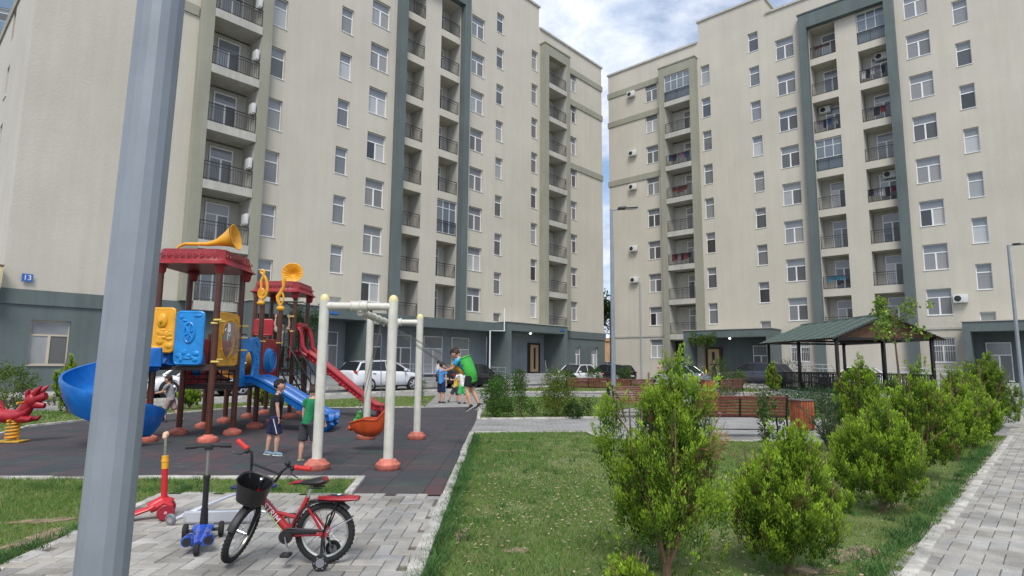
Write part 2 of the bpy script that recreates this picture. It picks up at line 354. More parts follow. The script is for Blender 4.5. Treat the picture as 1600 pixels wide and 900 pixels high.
# playground rubber tiles
def rubber_mat():
    m = bpy.data.materials.new('rubber_tiles'); m.use_nodes = True; t = m.node_tree; b = t.nodes['Principled BSDF']; b.inputs['Roughness'].default_value = .85
    g = N(t, 'ShaderNodeTexCoord'); o_ = g.outputs['Object']
    br = N(t, 'ShaderNodeTexBrick'); br.offset = 0; br.inputs['Scale'].default_value = 1; br.inputs['Brick Width'].default_value = .5; br.inputs['Row Height'].default_value = .5; br.inputs['Mortar Size'].default_value = .007
    br.inputs['Color1'].default_value = (.12, .045, .042, 1); br.inputs['Color2'].default_value = (.035, .085, .075, 1); br.inputs['Mortar'].default_value = (.02, .02, .02, 1); br.inputs['Bias'].default_value = -.05
    t.links.new(o_, br.inputs['Vector'])
    # colour only survives in patches: the rest has worn to charcoal
    no = N(t, 'ShaderNodeTexNoise', Scale=.55, Detail=7.0, Roughness=.6); t.links.new(o_, no.inputs['Vector'])
    sx = N(t, 'ShaderNodeSeparateXYZ'); t.links.new(o_, sx.inputs[0])
    mr = N(t, 'ShaderNodeMapRange'); mr.inputs['From Min'].default_value = 17; mr.inputs['From Max'].default_value = 7; mr.inputs['To Min'].default_value = -.12; mr.inputs['To Max'].default_value = .10
    t.links.new(sx.outputs[1], mr.inputs['Value'])
    ad = N(t, 'ShaderNodeMath', operation='ADD'); t.links.new(no.outputs['Fac'], ad.inputs[0]); t.links.new(mr.outputs[0], ad.inputs[1])
    rp = N(t, 'ShaderNodeValToRGB'); rp.color_ramp.elements[0].position = .5; rp.color_ramp.elements[1].position = .68; rp.color_ramp.elements[0].color = (.1, .1, .1, 1); rp.color_ramp.elements[1].color = (.85, .85, .85, 1); t.links.new(ad.outputs[0], rp.inputs[0])
    br2 = N(t, 'ShaderNodeTexBrick'); br2.offset = 0; br2.inputs['Scale'].default_value = 1; br2.inputs['Brick Width'].default_value = .5; br2.inputs['Row Height'].default_value = .5; br2.inputs['Mortar Size'].default_value = .007
    br2.inputs['Color1'].default_value = (.064, .057, .066, 1); br2.inputs['Color2'].default_value = (.04, .043, .048, 1); br2.inputs['Mortar'].default_value = (.02, .02, .02, 1); t.links.new(o_, br2.inputs['Vector'])
    mx_ = N(t, 'ShaderNodeMixRGB'); t.links.new(rp.outputs[0], mx_.inputs[0]); t.links.new(br2.outputs[0], mx_.inputs[1]); t.links.new(br.outputs[0], mx_.inputs[2])
    # dusty scuffs
    n3 = N(t, 'ShaderNodeTexNoise', Scale=3.2, Detail=9.0, Roughness=.7, Distortion=.6); mpn = N(t, 'ShaderNodeMapping'); mpn.inputs['Scale'].default_value = (.55, 1.5, 1); t.links.new(o_, mpn.inputs[0]); t.links.new(mpn.outputs[0], n3.inputs['Vector'])
    r3 = N(t, 'ShaderNodeValToRGB'); r3.color_ramp.elements[0].position = .58; r3.color_ramp.elements[1].position = .78; r3.color_ramp.elements[1].color = (.55, .55, .55, 1); t.links.new(n3.outputs['Fac'], r3.inputs[0])
    m3 = N(t, 'ShaderNodeMixRGB'); t.links.new(r3.outputs[0], m3.inputs[0]); t.links.new(mx_.outputs[0], m3.inputs[1]); m3.inputs[2].default_value = (.26, .22, .17, 1)
    t.links.new(m3.outputs[0], b.inputs['Base Color'])
    nb = N(t, 'ShaderNodeTexNoise', Scale=130.0, Detail=3.0); t.links.new(o_, nb.inputs['Vector']); bp = N(t, 'ShaderNodeBump'); bp.inputs['Strength'].default_value = .6; bp.inputs['Distance'].default_value = .01
    t.links.new(nb.outputs['Fac'], bp.inputs['Height']); t.links.new(bp.outputs[0], b.inputs['Normal']); return m
RUB = [(-12.5, 7.36), (-1.86, 7.9), (-1.78, 6.92), (-.76, 6.96), (-.88, 12.96), (-.92, 16.3), (-1.15, 20.8), (-2.9, 20.1), (-6.2, 19.6), (-8.75, 19.7), (-8.85, 18.7), (-9.3, 17.5), (-10.35, 14.9), (-10.6, 13.4), (-9.9, 11.74), (-12.0, 9.2), (-14, 8)]
sheet('playground_surface', RUB, .014, rubber_mat())
kerb('kerb', [(-12.5, 7.34), (-1.86, 7.86)], .09, .05); kerb('kerb', [(-1.9, 7.86), (-1.82, 6.95)], .09, .05)
kerb('kerb', [(-2.9, 20.15), (-6.2, 19.66), (-8.8, 19.78), (-8.92, 18.7), (-9.38, 17.5), (-10.45, 14.95), (-10.7, 13.4), (-9.98, 11.7), (-12.1, 9.15)], .08, .045)
kerb('kerb', [(-.70, 6.9), (-.83, 12.95)], .10, .06); kerb('kerb', [(-.87, 16.3), (-1.02, 20.6)], .10, .06)
kerb('kerb', [(-.62, .3), (-.66, 4.43), (-.70, 6.86)], .12, .05)
kerb('kerb', [(-3.35, .3), (-3.66, 4.44), (-3.86, 6.86)], .09, .03)
# sand spilled along the inside of the worn kerb
PLAZA = [(-3.33, .3), (-3.63, 4.44), (-3.83, 6.92), (-.76, 6.93), (-.70, 4.4), (-.66, .3)]
def herring(name, poly, M=None, L=.24, z=.024, z0=-.02, org=(0, 0), bbox=None):
    W_ = L/2; xs = [p[0] for p in poly]; ys = [p[1] for p in poly]
    i0, i1 = int((min(xs)-org[0])/W_)-2, int((max(xs)-org[0])/W_)+2; j0, j1 = int((min(ys)-org[1])/W_)-2, int((max(ys)-org[1])/W_)+2
    rects = []
    for i in range(i0, i1):
        for j in range(j0, j1):
            c = (i-j) % 4
            if c == 0: r = (i*W_, j*W_, L, W_)
            elif c == 3: r = (i*W_, j*W_, W_, L)
            else: continue
            rects.append((r[0]+org[0], r[1]+org[1], r[2], r[3]))
    r = np.array(rects); ok = inpoly(r[:, 0]+r[:, 2]/2, r[:, 1]+r[:, 3]/2, poly); r = r[ok]; n = len(r)
    g = .0028; x0 = r[:, 0]+g; x1 = r[:, 0]+r[:, 2]-g; y0 = r[:, 1]+g; y1 = r[:, 1]+r[:, 3]-g
    q = np.random.default_rng(5); zt = z+q.normal(0, .0012, n); tx = q.normal(0, .004, n); ty = q.normal(0, .004, n); b = .006
    cx, cy = (x0+x1)/2, (y0+y1)/2
    def P(x, y, zz, tilt=True): return np.stack([x, y, zz+((x-cx)*tx+(y-cy)*ty if tilt else 0)], 1)
    A = [P(x0+b, y0+b, zt), P(x1-b, y0+b, zt), P(x1-b, y1-b, zt), P(x0+b, y1-b, zt)]
    B = [P(x0, y0, zt-b), P(x1, y0, zt-b), P(x1, y1, zt-b), P(x0, y1, zt-b)]
    D = [P(x0, y0, zt*0+z0, False), P(x1, y0, zt*0+z0, False), P(x1, y1, zt*0+z0, False), P(x0, y1, zt*0+z0, False)]
    fs = [A]
    for k in range(4): fs.append([B[k], B[(k+1) % 4], A[(k+1) % 4], A[k]]); fs.append([D[k], D[(k+1) % 4], B[(k+1) % 4], B[k]])
    co = np.stack([np.stack(f, 1) for f in fs], 1).reshape(-1, 3)
    base = q.normal(1, .09, (n, 1)) * np.array([[1, 1, 1]]) + q.normal(0, .022, (n, 1))*np.array([[1, .3, -.9]])
    lt = q.random(n) < .16; base[lt] *= .80
    col = np.repeat(np.clip(base, .45, 1.5), 36, 0)
    if M is not None: co = (np.array(M.to_3x3()) @ co.T).T + np.array(M.translation)
    return tag(fastmesh(name, co, None, 4, mat('paving_block', (.36, .342, .305), .85, var=.28, vscale=2.2, bump=.35, bscale=70, attr='tint'), col=col), kind='structure')
herring('paving', PLAZA, org=(.03, .02))
MP = Matrix(((U1.x, NL.x, 0, OL.x), (U1.y, NL.y, 0, OL.y), (0, 0, 1, 0), (0, 0, 0, 1)))
herring('path', [(-22, 31.6), (4, 31.6), (4, 35.4), (-22, 35.4)], M=MP, z=.022)
kerb('kerb', [WL(-24, 31.68), WL(-5.2, 31.68)], .10, .045)
sheet('paving_bed', [(p[0], p[1]) for p in PLAZA], .008, mat('joint_sand', (.16, .14, .11), .95, var=.3, vscale=20))
sheet('paving_bed', [WL(-22, 31.75), WL(4, 31.75), WL(4, 35.5), WL(-22, 35.5)], .008, MATS['joint_sand'])
# sand washed along the kerb of the front path
def blob(name, cx, cy, rx, ry, z, m, seed, rot=0, n=110):
    q = random.Random(seed); ph = [q.uniform(0, 6.28) for _ in range(5)]; pts = []
    for i in range(n):
        a = 2*PI*i/n; k = .85+sum(.28/(j+1.2)*math.sin((j+2)*a+ph[j]) for j in range(5))+sum(.07*math.sin((9+5*j)*a+ph[j]*3) for j in range(5))
        x, y = rx*k*math.cos(a), ry*k*math.sin(a); pts.append((cx+x*math.cos(rot)-y*math.sin(rot), cy+x*math.sin(rot)+y*math.cos(rot)))
    sheet(name, pts, z, m); return pts

# ---- lawns
LAWN_C = [(-.56, .4), (-.60, 4.43), (-.65, 6.9), (-.78, 12.92), (1.62, 13.3), (1.78, 12.12), (4.79, 11.95), (6.38, 11.8), (9.2, 14.6)]+[tuple(WL(s, 31.62)[:2]) for s in (-5.4, -12, -18, -22)]
LAWN_L = [(-14, .5), (-3.40, .5), (-3.71, 4.44), (-3.91, 6.84), (-3.9, 6.93), (-1.86, 6.93), (-1.93, 7.82), (-12.5, 7.30), (-14, 7.8)]
LAWN_A = [(-.82, 16.4), (2.7, 16.95), (3.2, 19.5), (5.6, 23), (6.2, 27.4), (-.95, 26.8)]
LAWN_B = [(-1.2, 31.8)]+[(8.5, 33.4), (14, 33.6), (15.5, 38), tuple(WR(-2.3, 8.6)[:2]), tuple(WR(6, 8.9)[:2]), tuple(WL(6.0, 9)[:2]), tuple(WL(0.6, 8.7)[:2])]
LAWN_D = [(-2.95, 20.3), (-6.2, 19.75), (-8.86, 19.88), (-9.0, 18.7), (-9.46, 17.5), (-10.55, 14.95), (-10.8, 13.4), (-10.1, 11.7), (-12.2, 9.1), (-15, 9)]+[tuple(WL(s, 11)[:2]) for s in (-27, -18, -8)]+[(-3.4, 27.2)]
LAWN_E = [(7.3, 16.3), (9.6, 16.9), (12.2, 20.6), (14.8, 27.2), (9.5, 27.4), (6.6, 20)]
LAWN_F = [(11.6, 17.2), (13.3, 16.6), (20, 24), (26, 33), (22.5, 33), (21.4, 28.6), (15.6, 28.4), (13.6, 21)]
LAWNS = [LAWN_C, LAWN_L, LAWN_A, LAWN_B, LAWN_D, LAWN_E, LAWN_F]
for k, L_ in enumerate(LAWNS): sheet('lawn', L_, .018, M_LAWN)
kerb('kerb', [(-.8, 12.98), (1.66, 13.36), (1.82, 12.17), (4.79, 12.0), (6.36, 11.86), (9.2, 14.7)], .08, .045)
kerb('kerb', [(-.82, 16.32), (2.7, 16.88)], .08, .05)
for q_ in ([(7.3, 16.2), (9.65, 16.85)], [(-.9, 26.9), (6.2, 27.5)], [(-1.2, 31.7), (8.5, 33.3), (14, 33.5)]): kerb('kerb', q_, .09, .05)
SOILS = [(0.0, 11.75, .40, .12, .1), (-.05, 10.4, .30, .14, 0), (.05, 4.95, .13, .07, .4), (1.3, 12.1, .12, .04, .2), (-3.92, 5.15, .12, .42, -.1), (-4.3, 5.7, .25, .13, .3), (2.72, 4.95, .30, .17, .75), (4.05, 6.65, .25, .14, .6), (5.1, 7.9, .35, .14, .75), (2.2, 4.55, .18, .12, .5), (-.42, 5.4, .05, .3, 0)]
for i, (x, y, rx, ry, a) in enumerate(SOILS): blob('soil_patch', x, y, rx, ry, .024, M_SOIL, i+3, a)

def grass(name, poly, dens, ymin, ymax, hmin, hmax, wid, seed):
    q = np.random.default_rng(seed); xs = [p[0] for p in poly]; ys = [p[1] for p in poly]
    x0, x1, y0, y1 = min(xs), max(xs), max(min(ys), ymin), min(max(ys), ymax)
    n = int(dens*(x1-x0)*(y1-y0)); x = q.uniform(x0, x1, n); y = q.uniform(y0, y1, n)
    ok = inpoly(x, y, poly) & (np.abs(x) < y*.92+.6)
    nz = noise2(x, y, 1.1, 3)*.6+noise2(x, y, 4.5, 4)*.4
    ok &= q.random(n) < np.clip((nz-.12)*3.2, .12, 1)
    for (sx, sy, rx, ry, a) in SOILS:
        dx, dy = x-sx, y-sy; u = dx*math.cos(a)+dy*math.sin(a); v = -dx*math.sin(a)+dy*math.cos(a); d = (u/rx)**2+(v/ry)**2+(noise2(x, y, 9, 6)-.5)*1.2
        ok &= (q.random(n) < np.clip((d-.25)*1.1, .04, 1))
    x, y, nz = x[ok], y[ok], nz[ok]; n = len(x)
    lush = noise2(x, y, .55, 9)
    a = q.uniform(0, 2*PI, n); h = q.uniform(hmin, hmax, n)*(.55+.9*lush); wd = q.uniform(.6, 1.3, n)*wid; ln = q.normal(0, .5, (n, 2))*h[:, None]
    p0 = np.stack([x-np.cos(a)*wd, y-np.sin(a)*wd, np.full(n, .014)], 1); p1 = np.stack([x+np.cos(a)*wd, y+np.sin(a)*wd, np.full(n, .014)], 1)
    p2 = np.stack([x+ln[:, 0], y+ln[:, 1], .014+h], 1)
    co = np.stack([p0, p1, p2], 1).reshape(-1, 3)
    dry = q.random(n) < .07+.38*np.clip(.62-nz, 0, 1)
    c = np.array([.175, .28, .055])*q.uniform(.6, 1.25, (n, 1)); blu = lush[:, None]**2
    c = c*(1-blu*.45)+np.array([.08, .22, .07])*blu*.45
    c[dry] = np.array([.36, .31, .12])*q.uniform(.55, 1.15, (dry.sum(), 1))
    return tag(fastmesh(name, co, None, 3, mat('grass_blade', (1, 1, 1), .6, attr='tint', trans=.3, spec=.25), col=np.repeat(c, 3, 0)), 'short patchy green lawn grass', 'grass', kind='stuff')
grass('grass', LAWN_C, 5200, 3.2, 7.5, .016, .05, .0035, 1)
grass('grass', LAWN_C, 1900, 7.5, 17, .02, .055, .006, 2)
grass('grass', LAWN_L, 5000, 3.5, 8, .02, .055, .0035, 3)
for k, L_ in enumerate((LAWN_A, LAWN_D, LAWN_E, LAWN_F)): grass('grass', L_, 320, 8, 34, .03, .07, .014, 10+k)
grass('grass', LAWN_B, 120, 28, 48, .04, .09, .02, 20)
def tufts(seed, n, region, hmin, hmax):
    q = np.random.default_rng(seed); P, Cc = [], []
    cs = []
    while len(cs) < n:
        x, y = region(q)
        if any(inpoly(x, y, L_) for L_ in LAWNS[:2]): cs.append((x, y))
    for x, y in cs:
        k = int(q.integers(14, 42)); r = q.uniform(.02, .07); a = q.uniform(0, 6.28, k); bx, by = x+q.normal(0, r, k), y+q.normal(0, r, k); h = q.uniform(hmin, hmax, k); wd = q.uniform(.003, .006, k); ln = q.normal(0, .55, (k, 2))*h[:, None]
        p0 = np.stack([bx-np.cos(a)*wd, by-np.sin(a)*wd, np.full(k, .015)], 1); p1 = np.stack([bx+np.cos(a)*wd, by+np.sin(a)*wd, np.full(k, .015)], 1); p2 = np.stack([bx+ln[:, 0], by+ln[:, 1], .015+h], 1)
        P.append(np.stack([p0, p1, p2], 1).reshape(-1, 3)); c = np.array([.08, .18, .05])*q.uniform(.6, 1.3)*q.uniform(.7, 1.3, (k, 1)); Cc.append(np.repeat(c, 3, 0))
    tag(fastmesh('grass_tufts', np.concatenate(P), None, 3, MATS['grass_blade'], col=np.concatenate(Cc)), 'longer tufts and weeds in the near lawns', 'grass', kind='stuff')
def reg_(q):
    t = q.random()
    if t < .3: y = q.uniform(3.8, 12.5); return (-.60-.02*(y-4.4)+abs(q.normal(0, .05)), y)
    if t < .5: s_ = q.uniform(-20, -8); p = WL(s_, 31.55-abs(q.normal(0, .08))); return (p.x, p.y)
    if t < .65: y = q.uniform(4, 7.2); return (-3.72-abs(q.normal(0, .05)), y)
    if t < .78: return (q.uniform(-9, -1.95), q.uniform(6.95, 7.8) if q.random() < .5 else 7.0+abs(q.normal(0, .06)))
    return (q.uniform(-.5, 4), q.uniform(3.8, 12))
tufts(77, 900, reg_, .03, .095)
# litter of dry leaves on the near lawn
def litter():
    q = np.random.default_rng(8); n = 2600; x = q.normal(.85, 1.0, n); y = q.normal(7.0, 1.7, n); ok = inpoly(x, y, LAWN_C) & (y > 3.4); x, y = x[ok], y[ok]; n = len(x)
    a = q.uniform(0, 6.28, n); r = q.uniform(.006, .016, n); z = q.uniform(.03, .055, n); t = q.normal(0, .5, n)
    P = []
    for k, f in ((0, 1.5), (1, .7), (2, 1.5), (3, .7)):
        an = a+k*PI/2; P.append(np.stack([x+np.cos(an)*r*f, y+np.sin(an)*r*f, z+np.cos(an)*r*t], 1))
    co = np.stack(P, 1).reshape(-1, 3); c = np.array([.46, .38, .22])*q.uniform(.5, 1.3, (n, 1))
    tag(fastmesh('dry_leaf_litter', co, None, 4, mat('dry_leaf', (1, 1, 1), .8, attr='tint'), col=np.repeat(c, 4, 0)), 'small dry leaves scattered over the middle lawn', 'dry leaves', kind='stuff')
litter()

# ================================================================ APARTMENT BLOCKS
FH = 3.165
def wall_holes(mb, x0, x1, z0, z1, holes, y=0, rev=.16, top=None):
    """front face at y with real openings; reveals go back by rev (or the hole's own depth)"""
    X = sorted({x0, x1, *[h[0] for h in holes], *[h[1] for h in holes]}); Z = sorted({z0, z1, *[h[2] for h in holes], *[h[3] for h in holes]})
    X = [v for v in X if x0 <= v <= x1]; Z = [v for v in Z if z0 <= v <= z1]
    for i in range(len(X)-1):
        run = None
        for j in range(len(Z)-1):
            cx, cz = (X[i]+X[i+1])/2, (Z[j]+Z[j+1])/2
            hole = any(h[0] < cx < h[1] and h[2] < cz < h[3] for h in holes)
            if not hole: mb.add([(X[i], y, Z[j]), (X[i+1], y, Z[j]), (X[i+1], y, Z[j+1]), (X[i], y, Z[j+1])], [(0, 1, 2, 3)])
    for h in holes:
        a, b, c, d = h[:4]; r = h[4] if len(h) > 4 else rev
        mb.add([(a,y,c),(b,y,c),(b,y,d),(a,y,d),(a,y+r,c),(b,y+r,c),(b,y+r,d),(a,y+r,d)], [(0,1,5,4),(1,2,6,5),(2,3,7,6),(3,0,4,7)])
WIN = {}
def window_mesh(w_, h_, kind):
    key = (w_, h_, kind)
    if key in WIN: return WIN[key]
    f = MB(); t = .048; d = .07
    def bar(x0, x1, z0, z1): f.box(x0, x1, 0, d, z0, z1)
    X, Z = w_/2, h_/2; tz = Z-h_*.33 if kind != 'plain' else None
    bar(-X, X, -Z, -Z+t); bar(-X, X, Z-t, Z); bar(-X, -X+t, -Z+t, Z-t); bar(X-t, X, -Z+t, Z-t)
    if tz is not None: bar(-X+t, X-t, tz-.035, tz+.035)
    if kind == 'double': bar(-.05, .05, -Z+t, tz-.035)
    f.box(-X-.03, X+.03, -.19, 0, -Z-.045, -Z-.003)      # sill
    p = MB()
    if tz is not None:
        p.cur = 1; p.box(-X+t, X-t, .03, .045, tz+.035, Z-t); p.cur = 0
        if kind == 'double': p.box(-X+t, -.05, .03, .045, -Z+t, tz-.035); p.cur = 2; p.box(.05, X-t, .03, .045, -Z+t, tz-.035)
        else: p.box(-X+t, X-t, .03, .045, -Z+t, tz-.035)
    else: p.box(-X+t, X-t, .03, .045, -Z+t, Z-t)
    fo = f.build('window', M_WHITE, smooth=False); po = p.build('pane', [M_GLASS, M_TRANSOM, M_SCREEN], smooth=False)
    fm, pm = fo.data, po.data; bpy.data.objects.remove(fo); bpy.data.objects.remove(po); WIN[key] = (fm, pm); return WIN[key]
M_SCREEN = mat('screened_pane', (.1, .1, .095), .25, objvar=[(0, (.09, .092, .092)), (.35, (.17, .175, .175)), (.55, (.28, .28, .275)), (.72, (.12, .12, .12)), (.84, (.42, .42, .41))])
M_CURT = mat('curtained_glass', (.42, .42, .40), .3, spec=.6, var=.35, vscale=7)
def put_window(parent, x, z, w_, h_, kind, y=.13, rz=0, pos=None, part='window'):
    fm, pm = window_mesh(w_, h_, kind)
    o = link_copy(fm, part, parent, pos or (x, y, z), rz); link_copy(pm, 'pane', o); return o
def door_mesh(w_, h_):
    f = MB(); X = w_/2
    for a, b, c, d in ((-X, X, h_-.06, h_), (-X, -X+.06, 0, h_-.06), (X-.06, X, 0, h_-.06), (-X+.06, X-.06, h_*.72, h_*.72+.07), (-.05, .05, 0, h_*.72), (-X+.06, -.05, 0, .08), (.05, X-.06, 0, .08)): f.box(a, b, 0, .07, c, d)
    p = MB(); p.cur = 1; p.box(-X+.06, X-.06, .03, .045, h_*.72+.07, h_-.06); p.cur = 0; p.box(-X+.06, -.05, .03, .045, .08, h_*.72); p.cur = 2; p.box(.05, X-.06, .03, .045, .08, h_*.72)
    fo = f.build('x', M_WHITE, smooth=False); po = p.build('x', [M_GLASS, M_TRANSOM, M_SCREEN], smooth=False); r = (fo.data, po.data)
    r[0].name = 'balcony_door'; r[1].name = 'pane'; bpy.data.objects.remove(fo); bpy.data.objects.remove(po); return r
DOOR = door_mesh(1.25, 2.35)
RAILS = {}
def rail_mesh(w_, dr=.0):
    k = round(w_, 2)
    if k in RAILS: return RAILS[k]
    m = MB(); X = w_/2
    for z, t in ((1.02, .045), (.86, .025), (.1, .03)): m.box(-X, X, -t/2, t/2, z-t/2, z+t/2)
    n = int(w_/.125)
    for i in range(n+1):
        x = -X+.02+(w_-.04)*i/n; t = .028 if i in (0, n, n//2) else .014; m.box(x-t/2, x+t/2, -t/2, t/2, .0 if t > .02 else .1, 1.0 if t > .02 else .86)
    o = m.build('balcony_railing', M_IRON, smooth=False); RAILS[k] = o.data; bpy.data.objects.remove(o); return RAILS[k]
def ac_mesh():
    m = MB(); m.cham((0, 0, 0), (.82, .32, .56), .025); m.cur = 1; m.lathe([(.19, 0), (.2, .012), (.0, .02)], (-.14, -.16, 0), (0, -1, 0), 20)
    m.cur = 0; m.box(-.3, -.26, -.12, .2, -.34, -.28); m.box(.26, .3, -.12, .2, -.34, -.28)
    o = m.build('air_conditioner', [mat('ac_white', (.6, .6, .58), .5), M_BLACKP]); d = o.data; bpy.data.objects.remove(o); return d
AC = ac_mesh()
LAUN = [mat('laundry_'+n, c, .9, var=.3, vscale=14) for n, c in (('red', (.2, .03, .04)), ('dark', (.02, .02, .03)), ('white', (.5, .5, .52)), ('blue', (.03, .06, .15)), ('turquoise', (.08, .3, .45)), ('carpet', (.15, .05, .035)), ('pink', (.32, .13, .16)), ('grey', (.2, .2, .22)))]

def block(name, label, org, rz, zo, left):
    B = empty(name, org, rz, label, 'apartment building'); q = random.Random(3 if left else 9)
    fl = [4.24+zo+FH*k for k in range(8)]; HW = 22.2; HWL = 22.85 if left else 22.2
    g0 = 1.07+zo
    win = []          # (x, z, w, h, kind)
    for s in (-1, 1):
        for k in range(8):
            win.append((s*4.63, 6.02+zo+FH*k, 1.45, 1.82, 'double'))
            win.append((s*11.65, 6.02+zo+FH*k, .84, 1.84, 'single'))
            win.append((s*17.25, 6.05+zo+FH*k, 1.3, 1.75, 'double')) if not (left and s < 0) else None
            if k < 8: win.append((s*7.2, 7.56+zo+FH*k, .86, 1.74, 'single'))
        win.append((s*7.2, 4.83+zo, .86, .72, 'plain'))
    win = [v for v in win if v]
    if not left:
        for s in (-1, 1): win += [(s*4.63, 2.7, 1.45, 1.72, 'double'), (s*17.25, 3.0, 1.3, 1.72, 'double')]
    win = [v for v in win if not (v[1] > 29.6+zo and abs(v[0]) < 8 and False)]
    holes = [(x-w_/2, x+w_/2, z-h_/2, z+h_/2) for x, z, w_, h_, k in win]
    # balcony recesses
    bal = []
    for s in (-1, 1):
        for k in range(8):
            bal.append((s*1.72, fl[k], 1.92, k, 'c', s)); bal.append((s*14.22, fl[k], 2.56, k, 'b', s))
    for x, z, w_, k, kd, s in bal:
        if kd == 'c': holes.append((x-w_/2, x+w_/2, z, z+2.63, 1.35))
    for s in (-1, 1):
        holes.append((s*14.22-1.28, s*14.22+1.28, fl[0]-.25, fl[7]+2.63+.0, .95))
        if not left: holes.append((s*14.22-1.28, s*14.22+1.28, g0, fl[0]-.55, .7))
    zb = 4.2+zo if left else 0
    W_ = MB(); wall_holes(W_, -12.2, 12.2, zb, 31.8+zo, [h for h in holes if abs(h[0]) < 12.3]); 
    for s in (-1, 1):
        a, b = (12.2, HW) if s > 0 else (-HWL, -12.2)
        wall_holes(W_, a, b, zb, 31.5+zo, [h for h in holes if (h[0] > 12 if s > 0 else h[1] < -12)])
    # ends, back, parapets
    D = 15
    gz = [(6.0+zo+FH*k) for k in range(8)]
    for s in (-1, 1):
        x = s*HW if s > 0 else -HWL; Mx = Matrix(((0, -s, 0, x), (s, 0, 0, 0), (0, 0, 1, 0), (0, 0, 0, 1)))
        if s < 0 and left:
            gw = [(-yy-.45, -yy+.45, z-.85, z+.85) for yy in (6.6, 10.6) for z in gz]
            gw = [v for v in gw if v[0] > -8 or v[3] < 19.5]
            g = MB(); wall_holes(g, -D, -5.6, zb, 20.1+zo, [v for v in gw if v[1] < -5.6 and v[3] < 20.1+zo]); wall_holes(g, -5.6, 0, zb, 31.5+zo, [])
            W_.add([(x+v[1], -v[0], v[2]) for v in g.v], [tuple(reversed(f)) for f in g.f])
            for yy in (6.6, 10.6):
                for z in gz:
                    if z < 18.6: put_window(B, 0, 0, .9, 1.7, 'single', rz=-PI/2, pos=(x+.13, yy, z))
        else: W_.add([(x, 0, zb), (x, D, zb), (x, D, 31.5+zo), (x, 0, 31.5+zo)], [(0, 1, 2, 3)])
    W_.add([(-12.1 if left else -HWL, D, zb), (HW, D, zb), (HW, D, 31.5+zo), (-12.1 if left else -HWL, D, 31.5+zo)], [(0, 1, 2, 3)])
    wall = W_.build('wall', M_STUC, B, smooth=False, fix=False)
    P = MB()
    P.box((-12.1 if left else -HWL), HW, .02, D-.02, 30.9+zo, 31.1+zo)
    if left: P.box(-HWL+.01, -12.11, .02, 5.6, 30.9+zo, 31.1+zo); P.box(-HWL+.01, -12.11, 5.61, D-.02, 19.9+zo, 20.05+zo); P.box(-HWL+.01, -12.11, 5.45, 5.6, 20.06+zo, 30.88+zo); P.box(-12.2, -12.0, 5.61, D-.02, 20.06+zo, 30.88+zo)
    for s in (-1, 1):                                    # taller stair heads between the centre and the wings
        a, b = sorted((s*6.2, s*12.2)); P.box(a, b, .0, 7.5, 31.803+zo, 33.5+zo)
        P.box(a+.003, b-.003, .004, 7.4, 31.52+zo, 31.8+zo)
    P.build('roof', M_STUC, B, smooth=False)
    K = MB()
    for s in (-1, 1):
        a, b = sorted((s*6.2, s*12.2)); K.box(a-.12, b+.12, -.12, 7.6, 33.503+zo, 33.68+zo)
        hh = HWL if s < 0 else HW; a, b = sorted((s*12.33, s*(hh+.12))); K.box(a, b, -.12, .3, 31.503+zo, 31.68+zo); yk = 5.7 if left and s < 0 else D; K.box(min(s*(hh-.3), s*(hh+.12)), max(s*(hh-.3), s*(hh+.12)), .303, yk, 31.503+zo, 31.68+zo)
    K.box(-6.07, 6.07, -.12, .3, 31.803+zo, 31.98+zo); K.build('coping', M_STUC2, B, smooth=False)
    # olive bands on the wings
    for s in (-1, 1):
        hh = HWL if s < 0 else HW
        a, b = sorted((s*16.13, s*(hh+.08)))
        for z in (29.25, 26.1, 19.8):
            O = MB(); O.box(a, b, -.09, -.003, z-.28+zo, z+.28+zo)
            e0, e1 = sorted((s*(hh+.003), s*(hh+.08))); O.box(e0, e1, -.0029, 5.5 if left and s < 0 and z > 20 else D, z-.28+zo, z+.28+zo)
            O.build('band', M_OLIVE, B, smooth=False)
    # olive frames round the end balconies
    for s in (-1, 1):
        f = MB(); zt = fl[7]+2.63+.95; zl = zb+.003
        f.box(s*14.22-1.85, s*14.22-1.283, -.62, -.003, zl, zt); f.box(s*14.22+1.283, s*14.22+1.85, -.62, -.003, zl, zt)
        f.box(s*14.22-1.283, s*14.22+1.283, -.62, -.003, fl[7]+2.633, zt)
        f.box(s*14.22-1.85-.06, s*14.22+1.85+.06, -.68, -.003, zt+.003, zt+.12)
        if left: f.box(s*14.22-1.283, s*14.22+1.283, -.62, -.003, zl, fl[0]-.47)
        f.build('balcony_frame', M_OLIVE, B, smooth=False)
    # teal frame round the middle balconies
    f = MB(); zt = fl[7]+2.63+1.25; zl = (4.36+zo if left else .02)
    for s in (-1, 1): a, b = sorted((s*2.72, s*3.33)); f.box(a, b, -.52, -.003, zl, zt)
    f.box(-2.72, 2.72, -.52, -.003, fl[7]+2.66, zt); f.box(-3.4, 3.4, -.58, -.003, zt+.003, zt+.1)
    f.build('centre_frame', M_TEAL, B, smooth=False)
    # balconies
    glz = {('c', 1, 2), } if left else {('b', -1, 7), ('c', -1, 4), ('c', 1, 7)}
    cabin_m = M_STUC2
